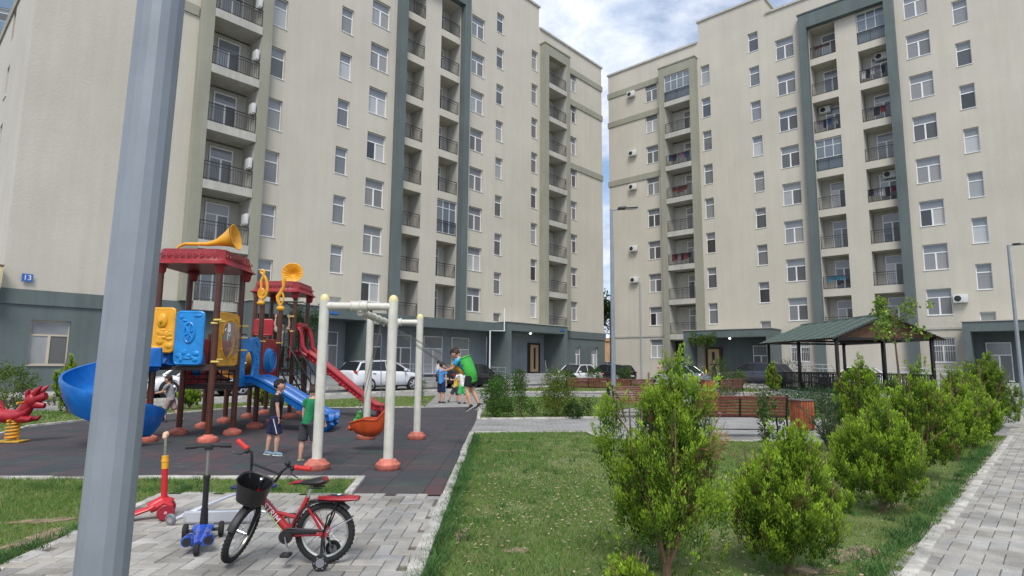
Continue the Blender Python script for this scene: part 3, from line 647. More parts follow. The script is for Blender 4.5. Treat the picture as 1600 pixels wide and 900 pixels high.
    for x, z, w_, k, kd, s in bal:
        y0, y1 = (-.62, .95) if kd == 'b' else (0, 1.35)
        m = MB(); yb = y1
        if kd == 'b':
            m.box(x-w_/2, x+w_/2, -.66, yb, z-.46, z)             # slab with its pale fascia
        # lining of the recess: back wall with side walls standing 3 mm inside
        m.add([(x-w_/2+.003, y0+.02, z), (x-w_/2+.003, yb-.003, z), (x-w_/2+.003, yb-.003, z+2.63), (x-w_/2+.003, y0+.02, z+2.63)], [(0, 1, 2, 3)])
        m.add([(x+w_/2-.003, y0+.02, z), (x+w_/2-.003, yb-.003, z), (x+w_/2-.003, yb-.003, z+2.63), (x+w_/2-.003, y0+.02, z+2.63)], [(0, 1, 2, 3)])
        if kd == 'c': m.box(x-w_/2+.004, x+w_/2-.004, .02, yb-.004, z+.002, z+.03)
        m.add([(x-w_/2, yb, z), (x+w_/2, yb, z), (x+w_/2, yb, z+2.63), (x-w_/2, yb, z+2.63)], [(0, 1, 2, 3)])
        if kd == 'c': m.box(x-w_/2+.05, x-w_/2+.11, yb-.12, yb-.05, z+.02, z+2.6) if s > 0 else m.box(x+w_/2-.11, x+w_/2-.05, yb-.12, yb-.05, z+.02, z+2.6)
        m.build('balcony', cabin_m, B, smooth=False)
        dx = (-.28 if left else .28) if kd == 'c' else (.1 if left else .55)
        if left and kd == 'b' and s > 0: dx = -.4
        d = link_copy(DOOR[0], 'balcony_door', B, (x+dx, yb-.075, z+.03)); link_copy(DOOR[1], 'pane', d)
        if (kd, s, k) == ('c', 1, 0) and not left: continue
        link_copy(rail_mesh(w_-.03), 'balcony_railing', B, (x, y0+.06, z))
        if kd == 'b' and left and s < 0 and k > 0:
            o = link_copy(AC, 'air_conditioner', B, (x+w_/2-.18, -.35, z+1.5), PI/2); o.scale = (.62, .62, 1.0)
        if not left and (kd, s, k) in {('c', 1, 6), ('c', 1, 3), ('c', -1, 5)}: link_copy(AC, 'air_conditioner', B, (x+.35*(1 if s > 0 else -1), yb-.2, z+2.25))
        if (kd, s, k) in glz:
            g = MB(); X = w_/2; n = 4 if kd == 'b' else 3
            z0 = z+1.05 if not left else z+.12
            for a, b, c, e in [(-X, X, z0, z0+.06), (-X, X, z+2.55, z+2.61), (-X, X, z+2.0, z+2.04)]+[(-X+i*(w_-.05)/n, -X+i*(w_-.05)/n+.05, z0+.06, z+2.55) for i in range(n+1)]:
                g.box(x+a+.01, x+b-.01 if b-a > .2 else x+b, y0+.12, y0+.17, c, e)
            go = g.build('balcony_glazing', M_WHITE, B, smooth=False)
            MB().box(x-X+.02, x+X-.02, y0+.135, y0+.15, z+.06, z+2.56).build('pane', mat('sky_glass', (.14, .17, .19), .05, spec=1), go, smooth=False)
            if not left: MB().box(x-X+.03, x+X-.03, y0+.19, y0+.22, z+.05, z+1.0).build('parapet_panel', mat('panel_bluegrey', (.3, .36, .4), .5) if kd == 'b' else M_WHITE, B, smooth=False)
    # windows
    for x, z, w_, h_, kd in win: put_window(B, x, z, w_, h_, kd, y=.15)
    # ground floor
    T = MB(); wallT = M_TEAL
    if left:
        gh = [(-21.0-.0, -19.55, 1.0+zo, 2.92+zo)] + [(16.9, 17.9, .75, 2.9), (19.9, 21.2, .9, 2.9)]
        gh = [(-21.9+.15, -20.35, .98+zo, 2.9+zo), (17.4, 18.3, .95, 3.1), (20.0, 21.1, .95, 3.1)]
        wall_holes(T, -HWL-.06, -13.5, 0, 4.197+zo, [gh[0]], y=-.06); wall_holes(T, 13.5, HW+.06, 0, 4.197+zo, gh[1:], y=-.06)
        T.box(-HWL-.14, -13.5, -.14, -.063, 3.55+zo, 4.18+zo); T.box(13.5, HW+.14, -.14, -.063, 3.55+zo, 4.18+zo)
        for xw in (-HWL-.06, HW+.06): T.add([(xw, -.06, 0), (xw, D, 0), (xw, D, 4.197+zo), (xw, -.06, 4.197+zo)], [(0, 1, 2, 3)])
        T.add([(-HWL-.06, -.06, 4.197+zo), (HW+.06, -.06, 4.197+zo), (HW+.06, .05, 4.197+zo), (-HWL-.06, .05, 4.197+zo)], [(0, 1, 2, 3)])
        T.build('plinth', wallT, B, smooth=False, fix=False)
        o = put_window(B, -21.05, 1.94+zo, 1.4, 1.92, 'double', y=.07); o.data = o.data.copy(); o.data.materials[0] = mat('cream_upvc', (.52, .46, .34), .45)
        put_window(B, 17.85, 2.02, .9, 2.15, 'double', y=.07); put_window(B, 20.55, 2.02, 1.1, 2.15, 'double', y=.07)
    else:
        T.box(-HW, -16.15, -.07, -.003, 4.1, 4.26); T.box(16.15, HW, -.07, -.003, 4.1, 4.26); T.box(-5.9, -3.4, -.07, -.003, 4.1, 4.26); T.box(3.4, 5.9, -.07, -.003, 4.1, 4.26)
        T.build('string_course', M_STUC2, B, smooth=False)
        for s in (-1, 1):       # barred dark openings under the end balconies
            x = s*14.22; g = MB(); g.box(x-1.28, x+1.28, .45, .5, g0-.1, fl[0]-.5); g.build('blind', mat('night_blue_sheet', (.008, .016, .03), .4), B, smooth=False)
            g = MB()
            for i in range(24): g.box(x-1.2+i*.105, x-1.185+i*.105, .05, .065, g0, fl[0]-.55)
            for z in (1.7, 2.75): g.box(x-1.27, x+1.27, .04, .08, z, z+.05)
            g.build('security_bars', M_IRON, B, smooth=False)
        for s in (-1, 1):
            xx = s*4.63; g = MB()
            for i in range(11): g.box(xx-.68+i*.133, xx-.665+i*.133, -.05, -.035, 1.9, 3.5)
            for z in (1.9, 2.6, 3.5): g.box(xx-.7, xx+.7, -.055, -.03, z-.01, z+.01)
            g.build('window_bars', M_WHITE, B, smooth=False)
    # porches
    pf = .55+zo*.6; top = 4.42+zo*.6; PD = 2.3
    for s in (-1, 1):
        a, b = sorted((s*6.0, s*13.35)); m = MB()
        m.box(a, b, -PD, -.07, top-.62, top); m.box(a, a+.4, -PD, -.07, 0, top-.623); m.box(b-.4, b, -PD, -.07, 0, top-.623)
        m.build('porch', M_TEAL, B, smooth=False)
        if left: MB().add([(a+.403, -.075, pf), (b-.403, -.075, pf), (b-.403, -.075, top-.62), (a+.403, -.075, top-.62)], [(0, 1, 2, 3)]).build('porch_wall', M_TEALIN, B, smooth=False)
        else: MB().add([(a+.403, -.045, pf), (b-.403, -.045, pf), (b-.403, -.045, top-.62), (a+.403, -.045, top-.62)], [(0, 1, 2, 3)]).build('porch_wall', M_TEAL, B, smooth=False)
        MB().box(a+.403, b-.403, -PD+.05, -.08, 0.02, pf).build('porch_floor', M_CONC, B, smooth=False)
        MB().box(a-.06, b+.06, -PD-.06, -.02, top+.003, top+.06).build('porch_coping', M_STUC2, B, smooth=False)
        # wooden door with its pale panel, and the glazed one
        dx = s*11.55 if left else s*11.65
        d = MB(); d.box(dx-.78, dx+.78, -.16, -.08, pf+.01, pf+2.5); do = d.build('entrance_door', mat('dark_door_wood', (.03, .018, .013), .45), B, smooth=False)
        MB().box(dx-.5, dx+.5, -.2, -.163, pf+.12, pf+2.35).build('door_panel', mat('door_beige', (.52, .36, .20), .45, var=.12, vscale=9), do, smooth=False)
        MB().box(dx-.12, dx+.12, -.22, -.203, pf+.35, pf+2.1).build('door_glass', M_DARK, do, smooth=False)
        gx = s*7.6; put_window(B, gx, pf+1.35, 1.3, 2.5, 'double', y=-.15, part='entrance_window')
        for i in range(3): MB().ell((s*9.7, -1.1-PD*.1, top-.68), (.09, .09, .05), 10, 6).build('porch_lamp', mat('lamp_glow', (1, .98, .9), emis=5), B) if i == 0 else None
    if left:      # shop front between the porches
        m = MB(); m.box(-5.98, 5.98, -2.05, -.07, top-.75, top-.1); m.build('shop_canopy', M_TEAL, B, smooth=False)
        m = MB(); m.add([(-5.98, -.075, .1), (5.98, -.075, .1), (5.98, -.075, top-.75), (-5.98, -.075, top-.75)], [(0, 1, 2, 3)]); m.build('shop_wall', M_TEALIN, B, smooth=False)
        for xx in (-4.6, -2.2, .6, 3.2): put_window(B, xx, 2.05, 1.7, 2.6, 'double', y=-.15, part='shop_window')
        m = MB(); m.box(-5.98, 5.98, -1.9, -.08, .02, .5); m.build('shop_floor', M_CONC, B, smooth=False)
        MB().tube([(5.7, -2.2, 5.6), (5.7, -2.2, 3.9), (4.2, -2.2, 3.85), (4.2, -2.2, .4)], .05, 8).build('downpipe', M_WHITE, B)
    else:
        for z, x in ((28.6, -19.35), (22.4, -19.3), (18.95, -19.35), (12.75, -19.4), (9.65, -19.35), (6.14, 5.85)): link_copy(AC, 'air_conditioner', B, (x, -.22, z))
        MB().tube([(-18.8, -.09, 9.4), (-18.8, -.09, .1)], .055, 8).build('downpipe', mat('pipe_grey', (.33, .36, .4), .4), B)
    if left: MB().box(-18.25, -17.8, -.45, -.15, 3.0+zo, 3.2+zo).build('vent', M_DARK, B, smooth=False)
    return B
RZL = R(47.4); RZR = R(-42.6)
BL = block('apartment_block', 'left beige apartment block with grey-blue shop fronts and porches along its foot', WL(4.1, 0), RZL, .28, True)
BR = block('apartment_block', 'right beige apartment block with laundry on balconies and air conditioners on its narrow wing', WR(-12.3, 0), RZR, 0, False)

def in_block(B, x, y, z): return B.matrix_basis @ Vector((x, y, z))
bpy.context.view_layer.update()
# laundry and clutter on the right block's balconies
def laundry(x, z, y, w_, spec, label, h=.62):
    mb = MB(); q = random.Random(int(x*10+z)); mats = []; i = 0; xx = -w_/2
    while xx < w_/2-.12:
        ww = q.uniform(.2, .42); mb.cur = i; mats.append(LAUN[spec[i % len(spec)]]); hh = h*q.uniform(.6, 1.1); n = 5; P = []
        for a in range(n+1):
            for b in range(4): P.append((xx+ww*a/n+.02*math.sin(b*2+i), .07+.03*math.sin(a*2.1+b)*b/3, 1.0-hh*b/3))
        mb.add(P, [(a*4+b, a*4+b+1, (a+1)*4+b+1, (a+1)*4+b) for a in range(n) for b in range(3)]); P2 = [(p[0], p[1]+.12, p[2]) for p in P]
        mb.add(P2, [(a*4+b, (a+1)*4+b, (a+1)*4+b+1, a*4+b+1) for a in range(n) for b in range(2)])
        mb.add([(xx, .06, 1.0), (xx+ww, .06, 1.0), (xx+ww, .2, 1.0), (xx, .2, 1.0)], [(0, 1, 2, 3)])
        xx += ww+q.uniform(.0, .1); i += 1
    o = mb.build('laundry', mats, fix=False); o.location = in_block(BR, x, y, z); o.rotation_euler = (0, 0, RZR); tag(o, label, 'laundry', 'washing hung on balcony railings')
fz = lambda k: 4.24+FH*k
laundry(-14.22, fz(5), -.58, 2.0, [3, 1, 7, 6], 'dark and pink washing two balconies below the glazed one on the narrow wing')
laundry(-14.22, fz(4), -.58, 1.5, [5, 5, 5], 'red-brown patterned carpet hung on the balcony railing of the narrow wing')
laundry(-14.22, fz(2), -.58, 1.9, [0, 1, 6, 1], 'purple and dark washing on a wing balcony with a white downpipe beside it')
laundry(1.72, fz(6), .04, 1.7, [2, 1, 2, 7, 1], 'black and white washing on the second balcony from the top inside the teal frame')
laundry(1.72, fz(5), .04, 1.2, [7, 1, 0], 'grey washing and a red cloth on the balcony railing inside the teal frame')
laundry(1.72, fz(3), .04, 1.8, [1, 7, 2, 1, 0], 'long row of dark clothes and one red piece inside the teal frame')
laundry(-1.72, fz(5), .04, 1.4, [7, 1, 3], 'grey and dark clothes on the balcony just above the glazed one')
laundry(-1.72, fz(1), .04, 1.2, [4, 4], 'turquoise towel on a low balcony inside the teal frame', .5)
laundry(-1.72, fz(7), .04, 1.3, [5, 5], 'brown mat over the railing of the topmost left balcony in the teal frame', .3)
# things mounted on the left block's corner
s = empty('house_number_sign', in_block(BL, -22.05, -.09, 4.97), RZL, 'small blue plate with white number 13 on the left block corner', 'sign')
MB().box(-.19, .19, -.03, 0, -.16, .17).build('plate', mat('sign_blue', (.03, .13, .42), .4), s, smooth=False)
text_obj('number', '13', .3, (0, -.036, 0), (PI/2, 0, 0), M_WHITE, s)
s = empty('wall_box', in_block(BL, -23.1, -.35, 4.6), RZL, 'pale yellow box with brown cap hung at the left block corner above the teal plinth', 'sign')
MB().cham((-.4, 0, 0), (1.1, .4, 1.42), .02).build('panel', mat('pale_yellow_panel', (.62, .55, .26), .6, var=.1), s); MB().cham((-.4, 0, .75), (1.2, .46, .07), .01).build('cap', mat('cap_brown', (.2, .13, .08), .6), s)
for bl, sx, lab in ((BL, 12.6, 'small blue street plate above the wooden door of the left block'), (BL, -8.6, 'small blue street plate over the left block porch behind the play tower'), (BR, -11.9, 'small blue street plate on the porch beam of the right block')):
    t = MB().box(-.28, .28, -.03, 0, -.07, .07).build('street_plate', MATS['sign_blue'], smooth=False); t.location = in_block(bl, sx, -2.31, 4.1+(.17 if bl is BL else 0)); t.rotation_euler = (0, 0, bl.rotation_euler.z); tag(t, lab, 'sign')

# ramps and railings along the facades
def ramp_railing(pts, label, group='ramp and stair railings', nb=3, mt=None, posts=1.3):
    m = MB(); P = [Vector(p) for p in pts]
    for z in [0, .32, .62][-nb:] if False else ([0]+[-.28*(i+1) for i in range(nb-1)]): m.tube([p+Vector((0, 0, z)) for p in P], .022 if z == 0 else .014, 6)
    o = m.build('rail', mt or M_ALU)
    m2 = MB()
    for i in range(len(P)-1):
        L = (P[i+1]-P[i]).length; k = max(1, int(L/posts))
        for j in range(k+1): c = P[i].lerp(P[i+1], j/k); m2.cyl(c, (c.x, c.y, c.z-.95), .018, n=6)
    r = empty('railing', tuple(P[0]-Vector((0, 0, .95))), 0, label, 'railing', group)
    inv = Matrix.Translation(-r.location)
    o.data.transform(inv); o.parent = r; o2 = m2.build('post', mt or M_ALU); o2.data.transform(inv); o2.parent = r
def bl(x, y, z): return in_block(BL, x, y, z)
def br(x, y, z): return in_block(BR, x, y, z)
slab_poly('pavement', [bl(-5.6, -3.6, 0), bl(5.6, -3.6, 0), bl(5.6, -2.1, 0), bl(-5.6, -2.1, 0)], .0, .32, M_CONC)
ramp_railing([bl(-5.4, -3.5, 1.45), bl(4.5, -3.5, 1.2)], 'long grey ramp railing before the shop windows behind the swings', nb=4, posts=.8)
ramp_railing([bl(-5.9, -2.3, 1.5), bl(-4.6, -3.6, .95)], 'short sloping stair handrail left of the white parked hatchback', nb=2)
ramp_railing([bl(13.5, -2.4, 1.6), bl(16.4, -2.4, 1.15), bl(18.4, -2.4, 1.1)], 'pale stair railing beyond the wooden door of the left block', nb=3)
ramp_railing([bl(10.2, -2.45, 1.75), bl(9.0, -3.6, 1.05)], 'slanting white handrail in front of the left block porch', nb=1)
ramp_railing([br(-6.0, -2.9, 1.75), br(1.5, -2.9, 1.5), br(5.8, -2.9, 1.35)], 'long pale ramp railing behind the gazebo on the right', nb=4, posts=.9)
ramp_railing([br(-6.0, -3.5, 1.5), br(6.0, -3.5, 1.0)], 'lower sloping ramp railing nearer the road behind the gazebo', nb=3, posts=.9)
ramp_railing([br(-13.8, -3.3, 1.0), br(-13.3, -2.6, 1.7), br(-12.6, -2.6, 1.7)], 'short stair handrail beside the dark barred opening of the right block', nb=2)
slab_poly('pavement', [br(-6, -3.4, 0), br(5.9, -3.4, 0), br(5.9, -.1, 0), br(-6, -.1, 0)], .0, .5, M_CONC)
def steps(B, x0, x1, y, n, rise, run):
    m = MB()
    for i in range(n): m.box(x0, x1, y-run*(i+1), y-run*i+(0 if i else .02), .02, rise*(n-i)-.003)
    o = m.build('steps', M_CONC, smooth=False); o.location = B.location; o.rotation_euler = B.rotation_euler; tag(o, kind='structure')
steps(BL, -12.6, -6.6, -2.26, 4, .17, .33); steps(BL, 6.6, 12.8, -2.26, 4, .17, .33); steps(BR, -12.9, -6.6, -2.26, 3, .18, .33); steps(BR, 6.5, 12.9, -2.26, 3, .18, .33)

# distant buildings
def far_block(name, label, loc, rz, wd, dp, h, mw, mp_, rows, cols, mr=None, cat='apartment building'):
    B = empty(name, loc, rz, label, cat); W_ = MB(); cw = wd/cols; rh = h/(rows+.5)
    hol = [(-wd/2+cw*(i+.25), -wd/2+cw*(i+.75), .9+rh*j, .9+rh*j+rh*.52) for i in range(cols) for j in range(rows)]
    wall_holes(W_, -wd/2, wd/2, 0, h, hol, y=0); W_.box(-wd/2, wd/2, .5, dp, 0, h)
    W_.build('wall', mw, B, smooth=False, fix=False)
    MB().box(-wd/2-.2, wd/2+.2, -.2, dp+.2, h+.003, h+.5).build('roof', mr or mw, B, smooth=False)
    for (a, b, c, d) in hol: put_window(B, (a+b)/2, (c+d)/2, round(b-a, 2), round(d-c, 2), 'double')
    if mp_:
        for i in range(cols): MB().box(-wd/2+cw*(i+.24), -wd/2+cw*(i+.76), -.12, -.003, .9+rh*.53, h-.4) if False else None
        for (a, b, c, d) in hol: MB().box(a-.02, b+.02, -.1, -.003, c-rh*.44, c-.06).build('spandrel', mp_, B, smooth=False)
    return B
far_block('apartment_block', 'tall pale block with blue spandrels far behind the left block', (-84, 88, 0), R(25), 34, 14, 64, mat('far_pale_wall', (.5, .53, .56), .9), mat('spandrel_blue', (.11, .19, .28), .5), 16, 6)
far_block('low_building', 'orange-brown low building glimpsed through the gap between the blocks', (17, 96, 0), 0, 14, 8, 5.2, mat('orange_brown_wall', (.5, .3, .16), .9, var=.2, vscale=1), None, 1, 5, cat='house')

# ================================================================ LAMP POSTS
def lamp_post(loc, label, arm_az, r0=.1, r1=.05, h=7.3, n=8):
    L = empty('street_lamp', loc, 0, label, 'street lamp', 'grey street lamps')
    m = MB(); m.tube([(0, 0, 0), (0, 0, h)], [r0, r1], n); m.build('pole', M_GALV, L, ang=20)
    m = MB(); m.cham((0, 0, .012), (.42, .42, .024), .005)
    for a in range(4): m.cyl((.15*math.cos(a*PI/2+.78), .15*math.sin(a*PI/2+.78), .02), (.15*math.cos(a*PI/2+.78), .15*math.sin(a*PI/2+.78), .06), .014, n=6)
    m.build('base_plate', M_GALV, L)
    d = Vector((math.sin(arm_az), math.cos(arm_az), 0)); m = MB(); m.tube([(0, 0, h-.03), d*.25+Vector((0, 0, h))], .03, 8); m.build('arm', M_GALV, L)
    M = Matrix.Translation(d*.62+Vector((0, 0, h+.05))) @ Matrix.Rotation(math.atan2(d.y, d.x), 4, 'Z') @ Matrix.Rotation(-.08, 4, 'Y')
    m = MB(); m.cham((0, 0, 0), (.78, .26, .05), .02, M); m.cham((-.2, 0, .045), (.3, .18, .05), .015, M); m.build('lamp_head', M_BLACKP, L)
    MB().box(-.1, .36, -.1, .1, -.034, -.0255, M).build('lamp_lens', M_ALU, L)
    return L
lp0 = lamp_post((-1.745, 2.66, 0), 'near thick grey faceted lamp post crossing the left of the view', R(80), .101, .093, 7.5, n=16); lp0.rotation_euler = (0, R(.75), R(11))
lamp_post((3.75, 22.0, 0), 'slim grey lamp post with flat black head standing between the benches near the gap', R(86), .095, .055, 7.35)
lamp_post((24.0, 28.2, 0), 'grey lamp post at the right edge in front of the right block porch', R(86), .095, .06, 7.4)

# ================================================================ PLAY TOWER
T = empty('play_tower', (-6.12, 12.9, 0), 0, 'large climbing tower with red roofs, brown posts, yellow horns and blue and red slides', 'playground')
TM = Matrix.Translation((6.0, -13.0, 0))
def tb(m, name, mt, par=None, **k):
    if par is None: m.v = [tuple(TM @ Vector(v)) for v in m.v]; return m.build(name, mt, T, **k)
    m.v = [tuple(TM @ Vector(v)) for v in m.v]; return m.build(name, mt, par, **k)
XL, XR_ = -6.62, -5.52
POSTS = [(-6.58, 11.3, 3.30), (-5.46, 11.3, 3.30), (-6.62, 12.42, 3.30), (-5.54, 12.45, 3.30), (-6.72, 13.6, 2.1), (-5.62, 13.7, 2.80), (-6.82, 14.8, 2.1), (-5.7, 15.0, 2.84), (-6.80, 16.05, 3.34), (-5.76, 16.15, 3.34), (-6.83, 17.2, 3.34), (-5.80, 17.25, 3.34)]
for x, y, h in POSTS:
    m = MB(); m.cyl((x, y, .1), (x, y, h), .058, n=16); p = tb(m, 'post', M_BROWN)
    m = MB(); m.lathe([(0, .0), (.17, .0), (.182, .03), (.172, .08), (.13, .105), (.09, .115), (.078, .135), (.06, .14)], (x, y, .014), n=18)
    tb(m, 'post_foot', M_SALMON, p)
def roof(x0, x1, y0, y1, z, h, ov=.11):
    m = MB(); a = ov; 
    rings = [(a+.06, z), (a, z+.06), (a-.03, z+h*.5), (a-.05, z+h), (a-.25, z+h+.03)]
    cx, cy = (x0+x1)/2, (y0+y1)/2; c = .12; vs = []; 
    for o_, zz in rings:
        X0, X1, Y0, Y1 = x0-o_, x1+o_, y0-o_, y1+o_
        vs += [(X0+c, Y0, zz), (X1-c, Y0, zz), (X1, Y0+c, zz), (X1, Y1-c, zz), (X1-c, Y1, zz), (X0+c, Y1, zz), (X0, Y1-c, zz), (X0, Y0+c, zz)]
    fs = [(i*8+j, i*8+(j+1) % 8, (i+1)*8+(j+1) % 8, (i+1)*8+j) for i in range(len(rings)-1) for j in range(8)]
    k = (len(rings)-1)*8; fs.append(tuple(k+j for j in range(8)))
    m.add(vs, fs)
    # underside vault
    b = len(m.v); m.add([(x0-a-.04, y0-a-.04, z+.004), (x1+a+.04, y0-a-.04, z+.004), (x1+a+.04, y1+a+.04, z+.004), (x0-a-.04, y1+a+.04, z+.004), (cx, cy, z+.1)], [(0, 1, 4), (1, 2, 4), (2, 3, 4), (3, 0, 4)])
    for px, py in ((x0, y0), (x1, y0), (x0, y1), (x1, y1)): m.lathe([(.06, -.17), (.085, -.13), (.09, -.05), (.13, .0)], (px, py, z), n=14)
    # carved wave relief along the rim
    for (ax, ay, bx_, by_) in ((x0, y0-a+.0, x1, y0-a), (x1+a, y0, x1+a, y1)):
        for i in range(9):
            f = (i+.5)/9; c_ = Vector((ax+(bx_-ax)*f, ay+(by_-ay)*f, z+h*.52)); u = Vector((bx_-ax, by_-ay, 0)).normalized()
            m.tube([c_+u*.05*math.cos(t)*(1-t/9)+Vector((0, 0, .05*math.sin(t)*(1-t/9))) for t in np.linspace(0, 6, 9)], .009, 5)
    return tb(m, 'roof', M_ROOFRED, ang=40)
roofA = roof(-6.58, -5.46, 11.3, 12.45, 3.32, .30)
roofB = roof(-6.80, -5.76, 16.1, 17.25, 3.36, .30)
def horn(base, tip, r, name='horn', bend=.12):
    base, tip = Vector(base), Vector(tip); d = tip-base; L = d.length; prof = []
    P = []; rr = []
    for i in range(15):
        f = i/14; p = base+d*f+Vector((0, 0, -bend*math.sin(PI*min(1, f*1.5)) if f < .66 else 0)); P.append(p); rr.append(.022+r*(f**5)*.98+.02*f)
    m = MB(); m.tube(P, rr, 20, cap=False); ax = d.normalized()
    o_ = P[-1]; m.lathe([(rr[-1], 0), (rr[-1]+.015, .012), (rr[-1]-.01, .02), (r*.55, -.08), (r*.25, -.2), (.03, -.26), (0, -.26)], o_, ax, 20)
    for k in range(20):      # flutes on the bell
        a = 2*PI*k/20; u = ax.orthogonal().normalized(); w_ = ax.cross(u); v = u*math.cos(a)+w_*math.sin(a); m.tube([o_+v*r*.97-ax*.0, o_+v*r*.5-ax*.09, o_+v*r*.2-ax*.21], .007, 4)
    return tb(m, name, M_YEL)
m = MB(); HZ_ = .18; P = [(-6.42, 11.45, 3.44), (-6.36, 11.45, 3.52), (-6.25, 11.45, 3.57), (-6.0, 11.45, 3.57), (-5.8, 11.45, 3.57), (-5.62, 11.46, 3.61), (-5.48, 11.48, 3.66), (-5.38, 11.5, 3.70), (-5.30, 11.5, 3.72)]; P = [(a, b, c+HZ_) for a, b, c in P]
m.tube(P, [.02, .026, .03, .032, .04, .07, .13, .19, .25], 22, cap=False); m.lathe([(.25, 0), (.262, .012), (.245, .015), (.12, -.1), (.04, -.2), (0, -.2)], P[-1], Vector((.95, .05, .18)), 22)
tb(m, 'horn', M_YEL)
m = MB(); c = Vector((-6.0, 16.45, 3.95)); ax = Vector((.25, -1, .12)).normalized()
m.lathe([(.03, -.3), (.08, -.2), (.17, -.07), (.27, .0), (.285, .012), (.27, .018), (.19, -.02), (.09, -.08), (.04, -.15), (0, -.16)], c, ax, 24)
u = ax.orthogonal().normalized(); w_ = ax.cross(u)
for k in range(16):
    a = 2*PI*k/16; v = u*math.cos(a)+w_*math.sin(a); m.tube([c+v*.275+ax*.014, c+v*.18-ax*.012, c+v*.09-ax*.07], .008, 4)
m.tube([c-ax*.28, c-ax*.35+Vector((-.15, 0, -.05)), c+Vector((-.42, .3, -.18)), c+Vector((-.5, .35, -.26))], .028, 8); tb(m, 'horn', M_YEL)
# note shapes on the two bare posts
def clef(x, y, z):
    m = MB(); P = []; 
    for t in np.linspace(0, 1, 40):
        a = t*3.9*PI
        if t < .62: r = .03+.085*(t/.62); P.append(Vector((x+r*math.cos(a-1.2)*.9, y-.06, z+.2+r*math.sin(a-1.2)*1.35)))
        else: f = (t-.62)/.38; P.append(Vector((x+.115-.17*f+.05*math.sin(f*PI), y-.06, z+.22+.46*f+.04*math.sin(f*PI))))
    P += [P[-1]+Vector((.03, 0, .05)), P[-1]+Vector((.075, 0, .03)), P[-1]+Vector((.07, 0, -.08)), P[-1]+Vector((.02, 0, -.2)), Vector((x, y-.06, z+.1)), Vector((x+.0, y-.05, z-.06))]
    m.tube(P, .034, 8); m.ell((x-.02, y-.05, z-.04), (.085, .075, .06), 14, 8); m.cyl((x, y, z-.1), (x, y, z+.0), .05, n=12)
    tb(m, 'treble_clef', M_YEL)
clef(-5.62, 13.7, 2.86)
m = MB(); x, y, z = -5.7, 15.0, 2.88
m.tube([(x, y-.05, z), (x-.06, y-.05, z+.13), (x-.07, y-.05, z+.24), (x+.0, y-.05, z+.36), (x+.06, y-.05, z+.5), (x+.05, y-.05, z+.62), (x+.07, y-.05, z+.72)], [.035, .045, .058, .045, .036, .05, .035], 8)
m.tube([(x+.0, y-.05, z+.36), (x+.05, y-.05, z+.3), (x+.08, y-.05, z+.2), (x+.04, y-.05, z+.06), (x, y-.05, z)], .024, 8); m.ell((x, y-.02, z-.06), (.1, .09, .075), 14, 8); tb(m, 'music_note', M_YEL)
# decks
def deck(x0, x1, y0, y1, z):
    m = MB(); m.cham(((x0+x1)/2, (y0+y1)/2, z-.04), (x1-x0-.13, y1-y0-.13, .07), .008); m.box(x0, x1, y0-.02, y0+.04, z-.1, z-.03); m.box(x0, x1, y1-.04, y1+.02, z-.1, z-.03); m.box(x0+.01, x0+.05, y0+.05, y1-.05, z-.1, z-.03); m.box(x1-.05, x1-.01, y0+.05, y1-.05, z-.1, z-.03)
    return tb(m, 'deck', mat('deck_brown', (.05, .032, .028), .6))
deck(-6.6, -5.48, 11.3, 12.42, 1.42); deck(-6.68, -5.58, 12.45, 13.65, 1.02); deck(-6.78, -5.66, 13.68, 14.9, 1.02); deck(-6.88, -5.78, 14.95, 16.08, 1.32); deck(-6.95, -5.9, 16.12, 17.22, 1.6)
# panels: flat moulded boards with raised relief, held by yellow clamps
def panel_frame(p0, p1, z0, z1, mt, name, hole=None, arch=False, relief=None, th=.05):
    """board between two posts (p0,p1 ground points)"""
    a, b = Vector((*p0, 0)), Vector((*p1, 0)); u = (b-a); L = u.length; u.normalize(); n = Vector((u.y, -u.x, 0)); h = z1-z0
    M = Matrix(((u.x, n.x, 0, a.x), (u.y, n.y, 0, a.y), (0, 0, 1, z0), (0, 0, 0, 1)))
    m = MB(); N_ = 48; out_ = []
    def rr(t):      # rounded rectangle outline by angle
        c, s_ = math.cos(t), math.sin(t); k = (abs(c)**16+abs(s_)**16)**(-1/16); return (L/2+c*k*L/2, h/2+s_*k*h/2)
    outer = [rr(2*PI*i/N_+.001) for i in range(N_)]
    if arch: outer = [(x, z-(.05*h if z > h*.8 and abs(x-L/2) < L*.12 else 0)) for x, z in outer]
    if hole: cx, cz, rx, rz_ = hole; inner = [(L*cx+rx*L*math.cos(2*PI*i/N_), h*cz+rz_*h*math.sin(2*PI*i/N_)) for i in range(N_)]
    if hole:
        vs = []; 
        for yy in (-th/2, th/2): vs += [(x, yy, z) for x, z in outer]+[(x, yy, z) for x, z in inner]
        fs = []
        for i in range(N_):
            j = (i+1) % N_; q = 2*N_
            fs += [(i, j, N_+j, N_+i), (q+i, q+N_+i, q+N_+j, q+j), (i, q+i, q+j, j), (N_+i, N_+j, q+N_+j, q+N_+i)]
        m.add(vs, fs, M); m.tube([(x, 0, z) for x, z in inner], .035, 8, closed=True, M=M)
    else:
        vs = [(x, -th/2, z) for x, z in outer]+[(x, th/2, z) for x, z in outer]
        m.add(vs, [tuple(range(N_)), tuple(range(2*N_-1, N_-1, -1))]+[(i, N_+i, N_+(i+1) % N_, (i+1) % N_) for i in range(N_)], M)
    m.tube([(x, 0, z) for x, z in outer], .03, 6, closed=True, M=M)
    if relief: relief(m, M, L, h)
    o_ = tb(m, name, mt)
    return o_, M, L, h
def clamps(pts):
    for (a, b) in pts: m = MB(); m.cyl(a, b, .021, n=8); tb(m, 'clamp', M_YELC)
